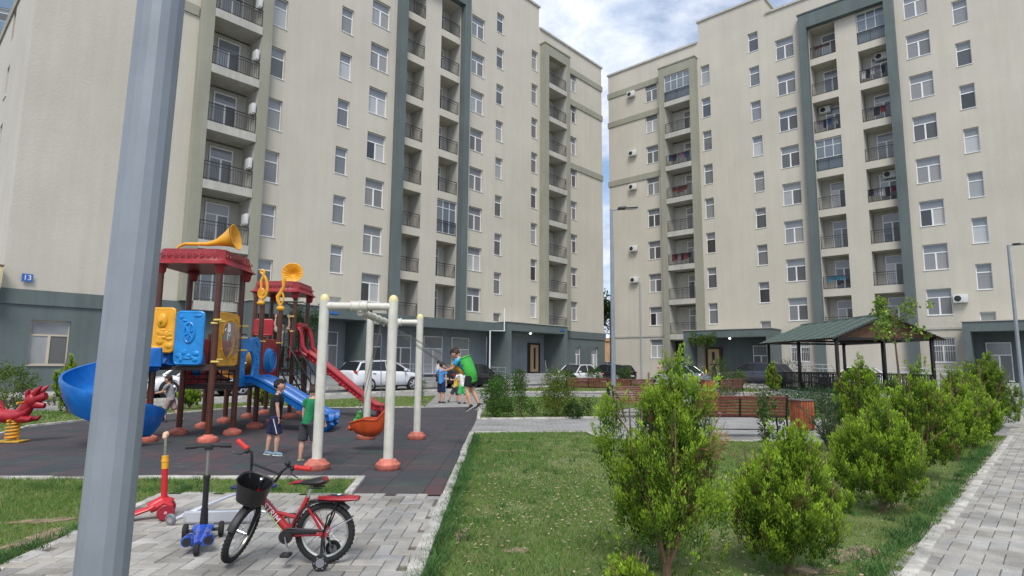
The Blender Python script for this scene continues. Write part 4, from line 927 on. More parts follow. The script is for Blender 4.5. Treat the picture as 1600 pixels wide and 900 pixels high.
def rel_wheel(m, M, L, h):
    for s in (1, -1):
        y = s*.03
        m.tube([(L*.5+.20*math.cos(t)*L, y, h*.6+.19*h*math.sin(t)) for t in np.linspace(0, 2*PI, 20)[:-1]], .022, 6, closed=True, M=M)
        for a in (.3, 1.4, 2.4): m.tube([(L*.5+.2*L*math.cos(a), y, h*.6+.19*h*math.sin(a)), (L*.5-.2*L*math.cos(a), y, h*.6-.19*h*math.sin(a))], .018, 6, M=M)
        q = random.Random(4)
        for i in range(16): m.ell((L*q.uniform(.12, .88), y*.8, h*(q.uniform(.06, .3) if i % 4 else q.uniform(.82, .95))), (q.uniform(.03, .08), .022, q.uniform(.02, .06)), 8, 5, M=M)
def rel_face(m, M, L, h):
    for s in (1, -1):
        m.ell((L*.5, s*.03, h*.72), (L*.24, .05, h*.18), 14, 8, M=M); m.ell((L*.5, s*.07, h*.7), (L*.07, .05, h*.06), 8, 6, M=M)
        q = random.Random(2)
        for i in range(14): m.ell((L*q.uniform(.12, .88), s*.025, h*q.uniform(.07, .5)), (q.uniform(.04, .1), .025, q.uniform(.03, .07)), 8, 5, M=M)
def rel_spots(m, M, L, h):
    q = random.Random(6)
    for s in (1, -1):
        for i in range(12): m.ell((L*q.choice((q.uniform(.06, .2), q.uniform(.8, .94))), s*.03, h*q.uniform(.05, .95)), (.05, .02, .04), 8, 5, M=M)
panel_frame((-6.13, 11.2), (-5.64, 11.2), 1.44, 2.40, M_BLUEP, 'steering_panel', relief=rel_wheel)
panel_frame((-6.62, 11.22), (-6.2, 11.22), 1.66, 2.46, M_YEL, 'sun_panel', relief=rel_face)
pf_, Mf, Lf, hf = panel_frame((-5.46, 11.38), (-5.52, 12.34), 1.42, 2.42, M_YEL, 'bubble_panel', hole=(.5, .5, .34, .38), relief=rel_spots)
m = MB(); m.ell((Lf*.5, .02, hf*.5), (Lf*.33, .2, hf*.37), 18, 12, M=Mf); ma_ = mat('smoked_acrylic', (.25, .2, .19), .06, spec=1); ma_.node_tree.nodes['Principled BSDF'].inputs['Alpha'].default_value = .45; tb(m, 'bubble_window', ma_, pf_)
clamps([((-5.40, 11.30, z), (-5.36, 11.42, z)) for z in (1.52, 2.24)]+[((-5.46, 11.22, z), (-5.3, 11.18, z)) for z in (2.26, 1.48)]+[((-5.52, 12.4, z), (-5.44, 12.62, z)) for z in (2.22, 1.98, 1.72)]+[((-6.08, 11.2, z), (-6.0, 11.2, z)) for z in (2.2, 1.9, 1.6)]+[((-5.52, 11.24, z), (-5.4, 11.24, z)) for z in (2.2,)])
# blue entry gate of the middle slide
def gate(p0, p1, z0, z1, mt, name):
    return panel_frame(p0, p1, z0, z1, mt, name, hole=(.5, .40, .25, .34), relief=rel_spots, arch=True)
gate((-5.56, 12.52), (-5.60, 13.62), .98, 2.0, M_BLUEP, 'slide_gate')
clamps([((-5.60, 13.58, 1.95), (-5.56, 13.82, 1.95)), ((-5.60, 13.72, z), (-5.58, 13.9, z)) if False else ((-5.66, 14.75, 1.95), (-5.66, 15.1, 1.95))]+[((-5.9, 16.0, z), (-5.72, 16.0, z)) for z in (2.7, 2.3)])
# red panel with blue dome, further red and purple boards behind
def disc_panel(p0, p1, z0, z1):
    o_, M, L, h = panel_frame(p0, p1, z0, z1, M_RED, 'dome_panel', hole=(.5, .48, .33, .33)); m = MB(); m.ell((L*.5, .0, h*.48), (L*.33, .12, h*.33), 18, 12, M=M)
    for r_ in (.2, .28): m.tube([(L*.5+r_*L*math.cos(t), .1+.02*(r_ < .25), h*.48+r_*h*math.sin(t)) for t in np.linspace(0, 2*PI, 20)[:-1]], .012, 5, closed=True, M=M)
    tb(m, 'dome', M_BLUEP, o_)
disc_panel((-5.66, 13.78), (-5.7, 14.86), 1.06, 2.0)
disc_panel((-6.7, 13.5), (-6.64, 12.5), 1.0, 1.95)
panel_frame((-6.78, 14.7), (-6.72, 13.7), 1.04, 1.95, M_RED, 'tall_panel', hole=(.5, .5, .25, .33))
panel_frame((-6.75, 15.98), (-6.3, 16.04), 2.2, 2.6, M_RED, 'small_panel')
m = MB()
# yellow and red tube rings seen through the frame under the first deck
m = MB(); m.lathe([(.34, -.25), (.36, -.2), (.36, .2), (.34, .25)], (-6.35, 14.2, .0+1.45), (0, 1, 0), 20); tb(m, 'crawl_tube', M_YEL)
# railings of black pipe
for (x0, y0, x1, y1, z0, z1) in [(-6.55, 12.46, -5.62, 12.46, 1.04, 1.42), (-6.95, 14.9, -6.95, 16, 1.4, 2.2)]:
    m = MB()
    a, b = Vector((x0, y0, 0)), Vector((x1, y1, 0))
    for z in (z0+.08, (z0+z1)/2, z1): m.tube([a+Vector((0, 0, z)), b+Vector((0, 0, z))], .014, 6)
    for i in range(6): c = a.lerp(b, (i+.5)/6); m.cyl((c.x, c.y, z0), (c.x, c.y, z1), .012, n=6)
    tb(m, 'pipe_guard', M_BLACK)
m = MB()      # arched rails by the stairs and the overhead hoop
for y in (14.98, 15.62):
    m.tube([(-5.62, y, 1.3), (-5.60, y, 1.75), (-5.55, y, 1.85), (-5.42, y, 1.85), (-4.85, y, 1.0), (-4.8, y, .85), (-4.8, y, .02)], .02, 8)
    m.tube([(-5.3, y, 1.32), (-4.95, y, .8), (-4.9, y, .0)], .014, 6)
    for i in range(6): x = -5.55+i*.12; z = 1.8-max(0, i-1)*.17; m.cyl((x, y, z-.65), (x, y, z), .011, n=6)
for x in (-5.60, -5.35): m.tube([(x, 15.05, 1.35), (x, 15.05, 2.2), (x, 15.1, 2.3), (x, 15.35, 2.3), (x, 15.42, 2.2), (x, 15.42, 1.35)], .018, 8)
tb(m, 'stair_rail', M_BLACK)
m = MB(); m.tube([(-6.1, 15.4, 2.62), (-6.1, 15.4, 2.98), (-6.0, 15.4, 3.03), (-5.3, 15.4, 3.03), (-5.18, 15.4, 2.98), (-5.12, 15.4, 2.6)], .022, 8); m.tube([(-5.75, 15.4, 3.03), (-5.82, 16.1, 2.95)], .02, 8); tb(m, 'overhead_bar', M_BLACK)
for i in range(5):
    m = MB(); x = -5.5+i*.165; m.cham((x, 15.3, 1.16-i*.245), (.22, .62, .035), .006); tb(m, 'step', mat('deck_brown', (.05, .032, .028), .6))
m = MB()
for y in (14.99, 15.61): m.tube([(-5.62, y, 1.28), (-4.86, y, .02)], .022, 6)
tb(m, 'stringer', M_BLACK)
# slides
U_PROF = lambda w_, h, t=.022: [(-w_/2-.05, h+.0), (-w_/2-.045, h+.03), (-w_/2, h+.035), (-w_/2+.015, h-.01), (-w_/2+.05, .04), (-w_/4, 0), (w_/4, 0), (w_/2-.05, .04), (w_/2-.015, h-.01), (w_/2, h+.035), (w_/2+.045, h+.03), (w_/2+.05, h), (w_/2+.02, h-.02), (w_/2-.0, .0), (w_/4, -.03), (-w_/4, -.03), (-w_/2, .0), (-w_/2-.02, h-.02)]
def straight_slide(name, x0, y, z0, x1, z1, w_, mt, dy=0, wavy=False):
    P = []; n = 26
    for i in range(n+1):
        f = i/n; x = x0+(x1-x0)*f
        s = f*f*(3-2*f); s = .35*s+.65*min(1, max(0, (f-.08)/.8)); z = z0+(z1-z0)*s + (.05*math.sin(f*PI*6)*(1-f)*f*2 if wavy else 0)
        P.append((x, y+dy*f, z))
    m = MB(); m.sweep(P, U_PROF(w_, .13), side=[(0, 1, 0)]*(n+1), closedprof=True, cap=True)
    for i in range(3, n-2, 1):          # ribs under the lip
        a = Vector(P[i])
        if name == 'red_slide':
            for s in (-1, 1): m.ell((a.x, a.y+s*(w_/2+.02), a.z+.03), (.03, .012, .04), 6, 4)
    m.tube([(x1-.05, y+dy, z1-.02), (x1-.22, y+dy, .03)], [w_*.3, w_*.22], 14)
    return tb(m, name, mt)
straight_slide('blue_slide', -5.52, 13.06, 1.04, -3.72, .26, .46, M_BLUE)
straight_slide('blue_slide', -5.52, 13.56, 1.04, -3.74, .26, .40, M_BLUE)
straight_slide('red_slide', -5.78, 16.7, 1.66, -3.3, .2, .52, M_RED, wavy=False)
# gate of the red slide: tall hooped side wings
for yy in (16.28, 17.1):
    m = MB(); m.tube([(-5.86, yy, 1.62), (-5.86, yy, 2.3), (-5.8, yy, 2.42), (-5.68, yy, 2.4), (-5.6, yy, 2.2), (-5.55, yy, 1.9), (-5.4, yy, 1.72)], [.05, .06, .07, .07, .06, .06, .05], 10)
    m.tube([(-5.84, yy, 1.72), (-5.6, yy, 1.78), (-5.42, yy, 1.66)], .04, 8); tb(m, 'slide_gate', M_RED)
m = MB(); m.tube([(-5.72, 16.28, 2.42), (-5.72, 16.7, 2.5), (-5.72, 17.1, 2.42)], .06, 10); m.ell((-5.72, 16.45, 2.5), (.07, .12, .07), 10, 6); m.ell((-5.72, 16.9, 2.5), (.07, .12, .07), 10, 6); tb(m, 'gate_crest', M_RED)
# spiral slide
P = []; SV = []; cx, cy = -6.9, 10.78; n = 46
for i in range(n+1):
    f = i/n; a = R(35)+f*R(330); z = 1.38-1.2*f; r = .42
    P.append((cx+r*math.cos(a), cy+r*math.sin(a), z)); SV.append((math.cos(a), math.sin(a), 0))
pr = [(-.34, .14), (-.32, .17), (-.29, .14), (-.22, .03), (0, 0), (.2, .03), (.30, .18), (.335, .42), (.33, .47), (.37, .48), (.385, .43), (.34, .17), (.24, -.02), (0, -.045), (-.24, -.02)]
m = MB(); m.sweep(P, pr, side=SV, closedprof=True, cap=True)
m.sweep([(-6.22, 11.28, 1.41), (-6.45, 11.12, 1.41), (-6.66, 11.01, 1.40)], [(-.3, .3), (-.27, .32), (-.22, .03), (0, 0), (.22, .03), (.27, .32), (.3, .3), (.26, -.02), (0, -.04), (-.26, -.02)], side=[(-.2, -.95, 0), (-.5, -.85, 0), (-.6, -.8, 0)], closedprof=True)
tb(m, 'spiral_slide', M_BLUE, ang=50)
m = MB(); m.cyl((cx, cy, .05), (cx, cy, 1.35), .05, n=12)
tb(m, 'post', M_BROWN)
m = MB(); m.lathe([(0, .0), (.2, .0), (.215, .03), (.2, .09), (.15, .125), (.1, .14), (.06, .175)], (-6.7, 10.9, .014), n=18); tb(m, 'post_foot', M_SALMON)

# ================================================================ SWING SET
SW = empty('swing_set', (-2.25, 10.2, 0), 0, 'cream steel swing frame on four posts with faded orange feet', 'swing set')
SM = Matrix.Translation((2.25, -10.2, 0))
def sb(m, name, mt, par=None): m.v = [tuple(SM @ Vector(v)) for v in m.v]; return m.build(name, mt, par or SW)
SP = [(-2.70, 8.52), (-1.72, 8.58), (-1.84, 11.9), (-2.82, 11.84)]
for x, y in SP:
    m = MB(); m.cyl((x, y, .08), (x, y, 2.38), .069, n=20); p = sb(m, 'post', M_CREAM)
    m = MB(); m.lathe([(.0692, 0), (.069, .03), (.055, .075), (.025, .1), (0, .105)], (x, y, 2.37), n=20); sb(m, 'cap', M_CREAMCAP, p)
    m = MB(); m.lathe([(0, 0), (.16, 0), (.178, .03), (.175, .075), (.13, .11), (.125, .125), (.105, .14), (.07, .145)], (x, y, .014), n=22); sb(m, 'post_foot', M_SALMON, p)
for a, b in ((SP[0], SP[1]), (SP[3], SP[2])):
    m = MB(); A_, B_ = Vector((*a, 2.3)), Vector((*b, 2.3)); m.cyl(A_, B_, .055, n=18); m.cyl(A_.lerp(B_, .4), A_.lerp(B_, .62), .072, n=18)
    for f in (.40, .51, .62): c = A_.lerp(B_, f); m.cyl(c-Vector((.008, 0, 0)), c+Vector((.008, 0, 0)), .083, n=18)
    for f in (.1, .9): c = A_.lerp(B_, f); m.cyl(c-Vector((.01, 0, 0)), c+Vector((.01, 0, 0)), .06, n=16)
    sb(m, 'cross_bar', M_CREAM)
m = MB(); A_, B_ = Vector((-2.19, 8.56, 2.22)), Vector((-2.31, 11.87, 2.22)); m.cyl(A_, B_, .055, n=18)
for f in (.0, 1): c = A_.lerp(B_, f); m.cyl(c, c+Vector((0, 0, .08)), .05, n=12)
for f in (.12, .3, .42, .58, .72, .86): c = A_.lerp(B_, f); m.cyl(c-Vector((0, .012, 0)), c+Vector((0, .012, 0)), .066, n=14); m.cyl(c-Vector((0, 0, .09)), c, .018, n=8)
sb(m, 'beam', M_CREAM)
def chain(m, a, b, r=.0085, step=.034):
    a, b = Vector(a), Vector(b); d = b-a; L = d.length; d.normalize(); k = int(L/step); s1 = d.orthogonal().normalized(); s2 = d.cross(s1)
    for i in range(k):
        c = a+d*(i+.5)*L/k; s = s1 if i % 2 else s2
        m.tube([c-d*step*.55, c-d*step*.3+s*.010, c+d*step*.3+s*.010, c+d*step*.55, c+d*step*.3-s*.010, c-d*step*.3-s*.010], .0035, 4, closed=True)
M_CHAIN = mat('chain_steel', (.16, .16, .15), .5, metal=.7)
# orange boat seat
B1 = empty('boat_swing', (-2.42, 10.3, .35), R(0), 'empty orange boat-shaped swing seat with green frog grip', 'swing', 'swings on the cream frame')
m = MB(); pr = []
N_ = 20; L_ = [(-.30, .03, .06, .12), (-.26, .0, .11, .14), (-.18, -.06, .15, .17), (-.06, -.10, .17, .2), (.08, -.11, .18, .19), (.17, -.08, .18, .19), (.24, -.02, .17, .27), (.285, .08, .14, .33), (.30, .2, .1, .34)]
vs = []; 
for (x, zb_, hw, zt) in L_:
    for j in range(9):
        t = -PI/2+PI*j/8; vs.append((x, hw*math.sin(t), zt-(zt-zb_)*math.cos(t)**.6 if abs(math.cos(t)) > 1e-6 else zt))
m.add(vs, [(i*9+j, i*9+j+1, (i+1)*9+j+1, (i+1)*9+j) for i in range(len(L_)-1) for j in range(8)])
vs2 = [(v[0]*.93, v[1]*.85, v[2]+.012) for v in vs]; m.add(vs2, [(i*9+j, (i+1)*9+j, (i+1)*9+j+1, i*9+j+1) for i in range(len(L_)-1) for j in range(8)])
for s in (-1, 1): m.tube([(x, s*hw, zt) for x, zb_, hw, zt in L_], .016, 6)
m.ell((-.30, 0, .04), (.05, .07, .05), 12, 8); m.ell((.02, 0, .02), (.16, .13, .04), 12, 6); m.build('shell', M_ORANGE, B1)
m = MB(); m.tube([(-.2, 0, .1), (-.17, 0, .2), (-.16, 0, .27)], [.06, .05, .045], 10); m.ell((-.155, -.03, .3), .033, 8, 6); m.ell((-.155, .03, .3), .033, 8, 6); m.tube([(-.17, -.12, .22), (-.17, 0, .23), (-.17, .12, .22)], .018, 8); m.ell((-.22, 0, .13), (.05, .07, .07), 10, 6); m.build('grip', M_GREENP, B1)
for s in (-1, 1):
    m = MB(); chain(m, (-.17, s*.12, .17), (.21 if s < 0 else .1, s*.30-.05, 1.80)); m.build('chain', M_CHAIN, B1)
    m = MB(); chain(m, (.25, s*.15, .28), (.22, s*.30-.05, 1.80)); m.build('chain', M_CHAIN, B1)
# green bucket seat swung out with a boy in it
B2 = empty('bucket_swing', (-.775, 10.55, 1.36), R(0), 'green bucket swing seat swung high with a boy in it', 'swing', 'swings on the cream frame')
MT = Matrix.Rotation(R(-22), 4, 'Y')
m = MB(); vs = []
rows_ = [(-.22, .06, .05), (-.18, .1, .1), (-.08, .125, .13), (.05, .135, .14), (.17, .13, .13), (.24, .12, .12)]
for z, a, b in rows_:
    for j in range(13):
        t = -PI*.62+PI*1.24*j/12; vs.append((a*math.cos(t)+.02, b*1.15*math.sin(t), z))
m.add(vs, [(i*13+j, i*13+j+1, (i+1)*13+j+1, (i+1)*13+j) for i in range(5) for j in range(12)], MT)
m.add([(v[0]-.014, v[1]*.93, v[2]) for v in vs], [(i*13+j, (i+1)*13+j, (i+1)*13+j+1, i*13+j+1) for i in range(5) for j in range(12)], MT)
m.tube([v for v in vs[-13:]], .016, 6, M=MT); m.ell((0, 0, -.2), (.11, .13, .04), 12, 6, M=MT); m.build('shell', M_GREENP, B2)
m = MB(); m.ell((-.19, 0, .05), (.06, .04, .035), 10, 6); m.tube([(-.28, -.03, .12), (-.16, 0, .04), (-.04, 0, -.06)], [.03, .042, .03], 10); m.build('grip', M_YEL, B2)
for s in (-1, 1):
    m = MB(); chain(m, (-.06, s*.15, .10), (-1.495, s*.22-.2, .84)); m.build('chain', M_CHAIN, B2)
    m = MB(); chain(m, (-.14, s*.14, -.06), (-1.495, s*.22-.1, .84)); m.build('chain', M_CHAIN, B2)

# ================================================================ SPRING RIDER
SR = empty('spring_rider', (-8.98, 10.95, .014), R(4), 'red dragon-headed spring rider on a yellow coil at the left edge', 'spring rider'); SR.scale = (.88, .88, .98)
m = MB(); m.tube([(.11*math.cos(t), .11*math.sin(t), .05+.33*t/(2*PI*5.5)) for t in np.linspace(0, 2*PI*5.5, 90)], .02, 6); m.build('spring', M_YEL, SR)
m = MB(); m.cham((0, 0, .02), (.5, .34, .03), .01); m.cyl((0, 0, .37), (0, 0, .41), .13, n=14); m.build('base_plate', mat('worn_yellow', (.55, .33, .04), .6, var=.3, vscale=9), SR)
m = MB(); vs = []
st = [(-.55, .62, .03, .02), (-.5, .6, .09, .07), (-.36, .54, .16, .12), (-.18, .47, .19, .1), (0, .46, .18, .1), (.14, .50, .16, .12), (.24, .56, .12, .14), (.3, .66, .09, .1), (.33, .72, .07, .08)]
m.tube([(x, 0, z) for x, z, a, b in st], [a*.85 for x, z, a, b in st], 16, flat=.8)
m.tube([(-.5, 0, .6), (-.42, 0, .66), (-.32, 0, .68), (-.22, 0, .6)], [.08, .1, .08, .03], 12)
m.ell((.12, 0, .42), (.3, .12, .08), 14, 8); m.tube([(.2, -.1, .43), (.38, -.12, .42), (.43, -.12, .47)], [.05, .05, .02], 8); m.tube([(.2, .1, .43), (.38, .12, .42), (.43, .12, .47)], [.05, .05, .02], 8)
m.ell((.32, 0, .77), (.145, .13, .14), 14, 10); m.tube([(.34, 0, .79), (.48, 0, .81), (.58, 0, .84)], [.11, .085, .07], 12); m.tube([(.34, 0, .70), (.48, 0, .67), (.57, 0, .66)], [.09, .065, .05], 12); m.tube([(.1, 0, .5), (.2, 0, .62), (.28, 0, .72)], [.12, .11, .11], 12)
for s in (-1, 1):
    m.tube([(.26, s*.05, .84), (.26, s*.08, .90), (.30, s*.10, .96)], [.06, .045, .02], 8); m.tube([(.38, s*.05, .86), (.46, s*.08, .95), (.54, s*.1, 1.03)], [.06, .05, .012], 8); m.ell((.36, s*.085, .8), .028, 8, 6)
m.build('body', M_RED, SR); m = MB(); m.cyl((.18, -.22, .72), (.18, .22, .72), .02, n=8); m.build('handle', M_YEL, SR); m = MB(); m.cyl((.02, -.2, .4), (.02, .2, .4), .02, n=8); m.build('footrest', M_YEL, SR)

# ================================================================ PEOPLE
def remesh(mb, voxel, name, mt, parent, it=6):
    me = bpy.data.meshes.new('t'); me.from_pydata(mb.v, [], mb.f); b = bmesh.new(); b.from_mesh(me); bmesh.ops.recalc_face_normals(b, faces=b.faces[:]); b.to_mesh(me); b.free()
    o = bpy.data.objects.new('t', me); C.objects.link(o)
    md = o.modifiers.new('r', 'REMESH'); md.mode = 'VOXEL'; md.voxel_size = voxel; sm = o.modifiers.new('s', 'SMOOTH'); sm.iterations = it; sm.factor = .46
    dg = bpy.context.evaluated_depsgraph_get(); r = bpy.data.meshes.new_from_object(o.evaluated_get(dg)); bpy.data.objects.remove(o)
    r.materials.clear(); r.materials.append(mt); r.polygons.foreach_set('use_smooth', [True]*len(r.polygons)); r.name = name
    q = bpy.data.objects.new(name, r); C.objects.link(q); q.parent = parent; return q
def V(*a): return Vector(a)
def join_into(o, mb):
    me2 = bpy.data.meshes.new('j'); me2.from_pydata(mb.v, [], mb.f); b = bmesh.new(); b.from_mesh(me2); bmesh.ops.recalc_face_normals(b, faces=b.faces[:]); b.to_mesh(me2); b.free()
    b = bmesh.new(); b.from_mesh(o.data); b.from_mesh(me2); b.to_mesh(o.data); b.free(); o.data.polygons.foreach_set('use_smooth', [True]*len(o.data.polygons))
def person(label, loc, az, Ht, pose, shirt, lower, shoes, hair, sleeve=.55, leg=1.0, long_hair=False, skirt=False, voxel=.011, group=None, kid=True, stripe=None):
    P = empty('person', loc, -az, label, 'person', group)
    g = dict(lean=V(0, 0, 1), head=V(0, 0, 1), look=V(0, 1, 0), uaL=V(-.12, 0, -1), faL=V(-.05, .12, -1), uaR=V(.12, 0, -1), faR=V(.05, .12, -1), thL=V(-.03, 0, -1), shL=V(0, 0, -1), thR=V(.03, 0, -1), shR=V(0, 0, -1), hip=None)
    g.update(pose); h = Ht
    for k in g:
        if isinstance(g[k], Vector) and k != 'hip': g[k] = g[k].normalized()
    hd = .078*h if kid else .066*h         # head half height
    hipz = g['hip'] if g['hip'] is not None else .49*h
    hip = V(0, 0, hipz); up = g['lean']; chest = hip+up*.20*h; neck = hip+up*.31*h; headc = neck+g['head']*(hd*1.28)
    sx = V(1, 0, 0); sw = .115*h if kid else .12*h; hw = .05*h
    J = {}
    for s, n_ in ((-1, 'L'), (1, 'R')):
        sh = neck-up*.02*h+sx*s*sw*.9; el = sh+g['ua'+n_]*.165*h; wr = el+g['fa'+n_]*.135*h
        hp = hip+sx*s*hw; kn = hp+g['th'+n_]*.235*h; an = kn+g['sh'+n_]*.225*h; J[n_] = (sh, el, wr, hp, kn, an)
    b = MB(); r = h
    b.tube([hip-up*.03*r, hip+up*.05*r, chest, neck-up*.03*r], [.06*r, .066*r, .072*r, .055*r], 12, flat=.75)
    b.tube([neck-up*.04*r, neck+g['head']*hd*.6], [.033*r, .028*r], 10)
    b.tube([J['L'][0], neck-up*.02*r, J['R'][0]], [.03*r, .04*r, .03*r], 10)
    for n_ in 'LR':
        sh, el, wr, hp, kn, an = J[n_]
        b.tube([sh, sh.lerp(el, .5), el], [.031*r, .028*r, .022*r], 10); b.tube([el, el.lerp(wr, .3), wr], [.023*r, .024*r, .016*r], 10)
        b.tube([hp, hp.lerp(kn, .5), kn], [.052*r, .046*r, .033*r], 12); b.tube([kn, kn.lerp(an, .35), an], [.033*r, .037*r, .021*r], 12)
    body = remesh(b, voxel*.8, 'body', M_SKIN, P, 5)
    # head, ears, nose, hands are joined to the same body mesh
    f = g['look'] - g['head']*g['look'].dot(g['head']); f.normalize(); rt = f.cross(g['head']).normalized(); hu = g['head']
    MH = Matrix(((rt.x, f.x, hu.x, headc.x), (rt.y, f.y, hu.y, headc.y), (rt.z, f.z, hu.z, headc.z), (0, 0, 0, 1)))
    def hf(d):
        q = d.copy()
        if d.z < 0: k = 1-.28*(-d.z)**1.2; q.x *= k; q.y = d.y*(.92 if d.y < 0 else 1) ; 
        if d.y > .3 and -.5 < d.z < .3: q.y *= 1.0
        return q
    a = MB(); a.ell((0, 0, 0), (hd*.76, hd*.92, hd), 20, 14, M=MH, fn=hf)
    a.ell((0, hd*.90, -hd*.12), (hd*.11, hd*.17, hd*.2), 8, 6, M=MH)
    a.ell((0, hd*.74, -hd*.52), (hd*.26, hd*.14, hd*.09), 10, 6, M=MH)
    a.ell((0, hd*.62, -hd*.8), (hd*.25, hd*.2, hd*.17), 10, 6, M=MH)
    for s in (-1, 1): a.ell((s*hd*.76, -hd*.05, -hd*.08), (hd*.1, hd*.18, hd*.25), 8, 6, M=MH)
    for n_, s in (('L', -1), ('R', 1)):
        sh, el, wr, hp, kn, an = J[n_]; d = g['fa'+n_]; side = d.cross(V(0, 1, .01)).normalized(); pn = d.cross(side).normalized(); hl = .048*h
        pc = wr+d*hl*.55; Mx = Matrix(((side.x, pn.x, d.x, pc.x), (side.y, pn.y, d.y, pc.y), (side.z, pn.z, d.z, pc.z), (0, 0, 0, 1)))
        a.ell((0, 0, 0), (hl*.42, hl*.2, hl*.62), 10, 8, M=Mx)
        for i, (o_, ln) in enumerate(((-.3, .72), (-.1, .85), (.1, .8), (.29, .62))):
            p0 = V(o_*hl, 0, hl*.42); a.tube([p0, p0+V(o_*.15*hl, hl*.12, hl*ln*.5), p0+V(o_*.15*hl, hl*.36, hl*ln*.92)], [.0072*h, .0066*h, .005*h], 6, M=Mx)
        a.tube([V(-s*.35*hl, 0, -hl*.1), V(-s*.62*hl, hl*.12, hl*.22), V(-s*.6*hl, hl*.2, hl*.52)], [.0085*h, .0075*h, .0055*h], 6, M=Mx)
    join_into(body, a)
    e = MB()
    for s in (-1, 1): e.ell((s*hd*.3, hd*.80, hd*.08), (hd*.12, hd*.07, hd*.07), 8, 5, M=MH); e.tube([(s*hd*.14, hd*.90, hd*.28), (s*hd*.3, hd*.88, hd*.33), (s*hd*.46, hd*.78, hd*.28)], hd*.03, 5, M=MH)
    e.build('eyes', M_HAIRD, P); e = MB(); e.tube([(-hd*.2, hd*.82, -hd*.5), (0, hd*.885, -hd*.51), (hd*.2, hd*.82, -hd*.5)], hd*.035, 5, M=MH); e.build('mouth', mat('lips', (.35, .12, .1), .5), P)
    # hair: a shell over crown and nape with tufts
    q = random.Random(int(loc[0]*100)); a = MB()
    a.ell((0, -hd*.12, hd*.16), (hd*.86, hd*.98, hd*.98), 18, 12, M=MH, fn=lambda d: Vector((d.x, d.y if not (d.y > 0 and d.z < .42) else d.y*max(.05, (.35+.5*d.z)), max(d.z, -.62 if not long_hair else -1))))
    for i in range(90):
        t, u = q.uniform(0, 2*PI), q.uniform(.0, 1); z = .35+.65*u; rr = math.sqrt(max(0, 1-z*z)); c = V(rr*math.cos(t)*hd*.85, rr*math.sin(t)*hd*.95-hd*.1, z*hd*.98+hd*.16)
        a.ell(tuple(c), (hd*q.uniform(.10, .2), hd*q.uniform(.10, .22), hd*q.uniform(.08, .15)), 6, 4, M=MH)
    if long_hair: a.tube([MH @ V(0, -hd*.7, 0), MH @ V(0, -hd*.95, -hd*.9), MH @ V(0, -hd*.9, -hd*1.9)], [hd*.6, hd*.55, hd*.2], 10)
    a.build('hair', hair, P)
    # shirt
    s_ = MB(); s_.tube([hip-up*.035*r, hip+up*.03*r, hip+up*.1*r, chest, neck-up*.045*r, neck-up*.012*r], [.086*r, .086*r, .083*r, .087*r, .075*r, .045*r], 16, flat=.78)
    s_.tube([J['L'][0]-sx*0, neck-up*.035*r, J['R'][0]], [.036*r, .045*r, .036*r], 10)
    for n_ in 'LR':
        sh, el, wr = J[n_][:3]
        if sleeve <= 1: e_ = sh.lerp(el, sleeve); s_.tube([sh, sh.lerp(e_, .5), e_], [.04*r, .042*r, .043*r], 12)
        else: s_.tube([sh, el, wr], [.038*r, .033*r, .027*r], 12)
    remesh(s_, voxel, 'shirt', shirt, P, 4)
    l_ = MB()
    if skirt:
        l_.tube([hip+up*.06*r, hip-V(0, 0, .05*r), hip-V(0, 0, .2*r), hip-V(0, 0, .42*r)], [.07*r, .085*r, .09*r, .1*r], 16)
    else:
        l_.tube([hip-up*.045*r, hip+up*.04*r], [.08*r, .078*r], 14, flat=.85)
        for n_ in 'LR':
            hp, kn, an = J[n_][3:]
            if leg <= 1: e_ = hp.lerp(kn, leg); l_.tube([hp, hp.lerp(e_, .5), e_], [.062*r, .062*r, .064*r], 14)
            else: l_.tube([hp, kn, kn.lerp(an, leg-1)], [.06*r, .05*r, .042*r], 14)
    remesh(l_, voxel, 'skirt' if skirt else ('shorts' if leg <= 1.1 else 'trousers'), lower, P, 4)
    if stripe:
        for n_, s in (('L', -1), ('R', 1)):
            hp, kn = J[n_][3:5]; m = MB(); m.tube([hp+sx*s*.062*r+V(0, 0, -.02*r), hp.lerp(kn, leg*.95)+sx*s*.064*r], .006*r, 6); m.build('side_stripe', stripe, P)
    for n_ in 'LR':
        kn, an = J[n_][4:6]; sd_ = g['sh'+n_]; fw = V(0, 1, 0)-sd_*sd_.y; fw.normalize()
        toe = g.get('toe'+n_); fw = toe.normalized() if toe else fw
        m = MB(); c = an+sd_*.012*r; dn = sd_
        m.tube([c-fw*.028*r+dn*.012*r, c+fw*.01*r+dn*.012*r, c+fw*.055*r+dn*.018*r, c+fw*.088*r+dn*.02*r], [.024*r, .030*r, .028*r, .018*r], 12, flat=.8); m.tube([c-sd_*.02*r, c+sd_*.01*r], [.026*r, .027*r], 10)
        m.build('shoe', shoes, P)
        m = MB(); m.tube([c-fw*.035*r+dn*.034*r, c+fw*.03*r+dn*.036*r, c+fw*.09*r+dn*.036*r], [.022*r, .029*r, .02*r], 10, flat=.35); m.build('sole', mat('white_sole', (.7, .7, .68), .6), P)
    return P
cl = lambda n, c: mat('cloth_'+n, c, .9, var=.22, vscale=9, bump=.9, bscale=11)
BLK, NAVY, GRN, GREY_, TUR, SKY_, CRM, WHT = cl('black', (.012, .012, .016)), cl('navy', (.012, .014, .06)), cl('green', (.012, .2, .075)), cl('charcoal', (.045, .045, .052)), cl('turquoise', (.02, .36, .62)), cl('sky', (.06, .28, .62)), cl('cream', (.55, .5, .4)), cl('white', (.7, .7, .7))
SHG, SHW, SHD = cl('shoe_greyblue', (.2, .3, .36)), cl('shoe_white', (.35, .32, .2)), cl('shoe_dark', (.04, .035, .03))
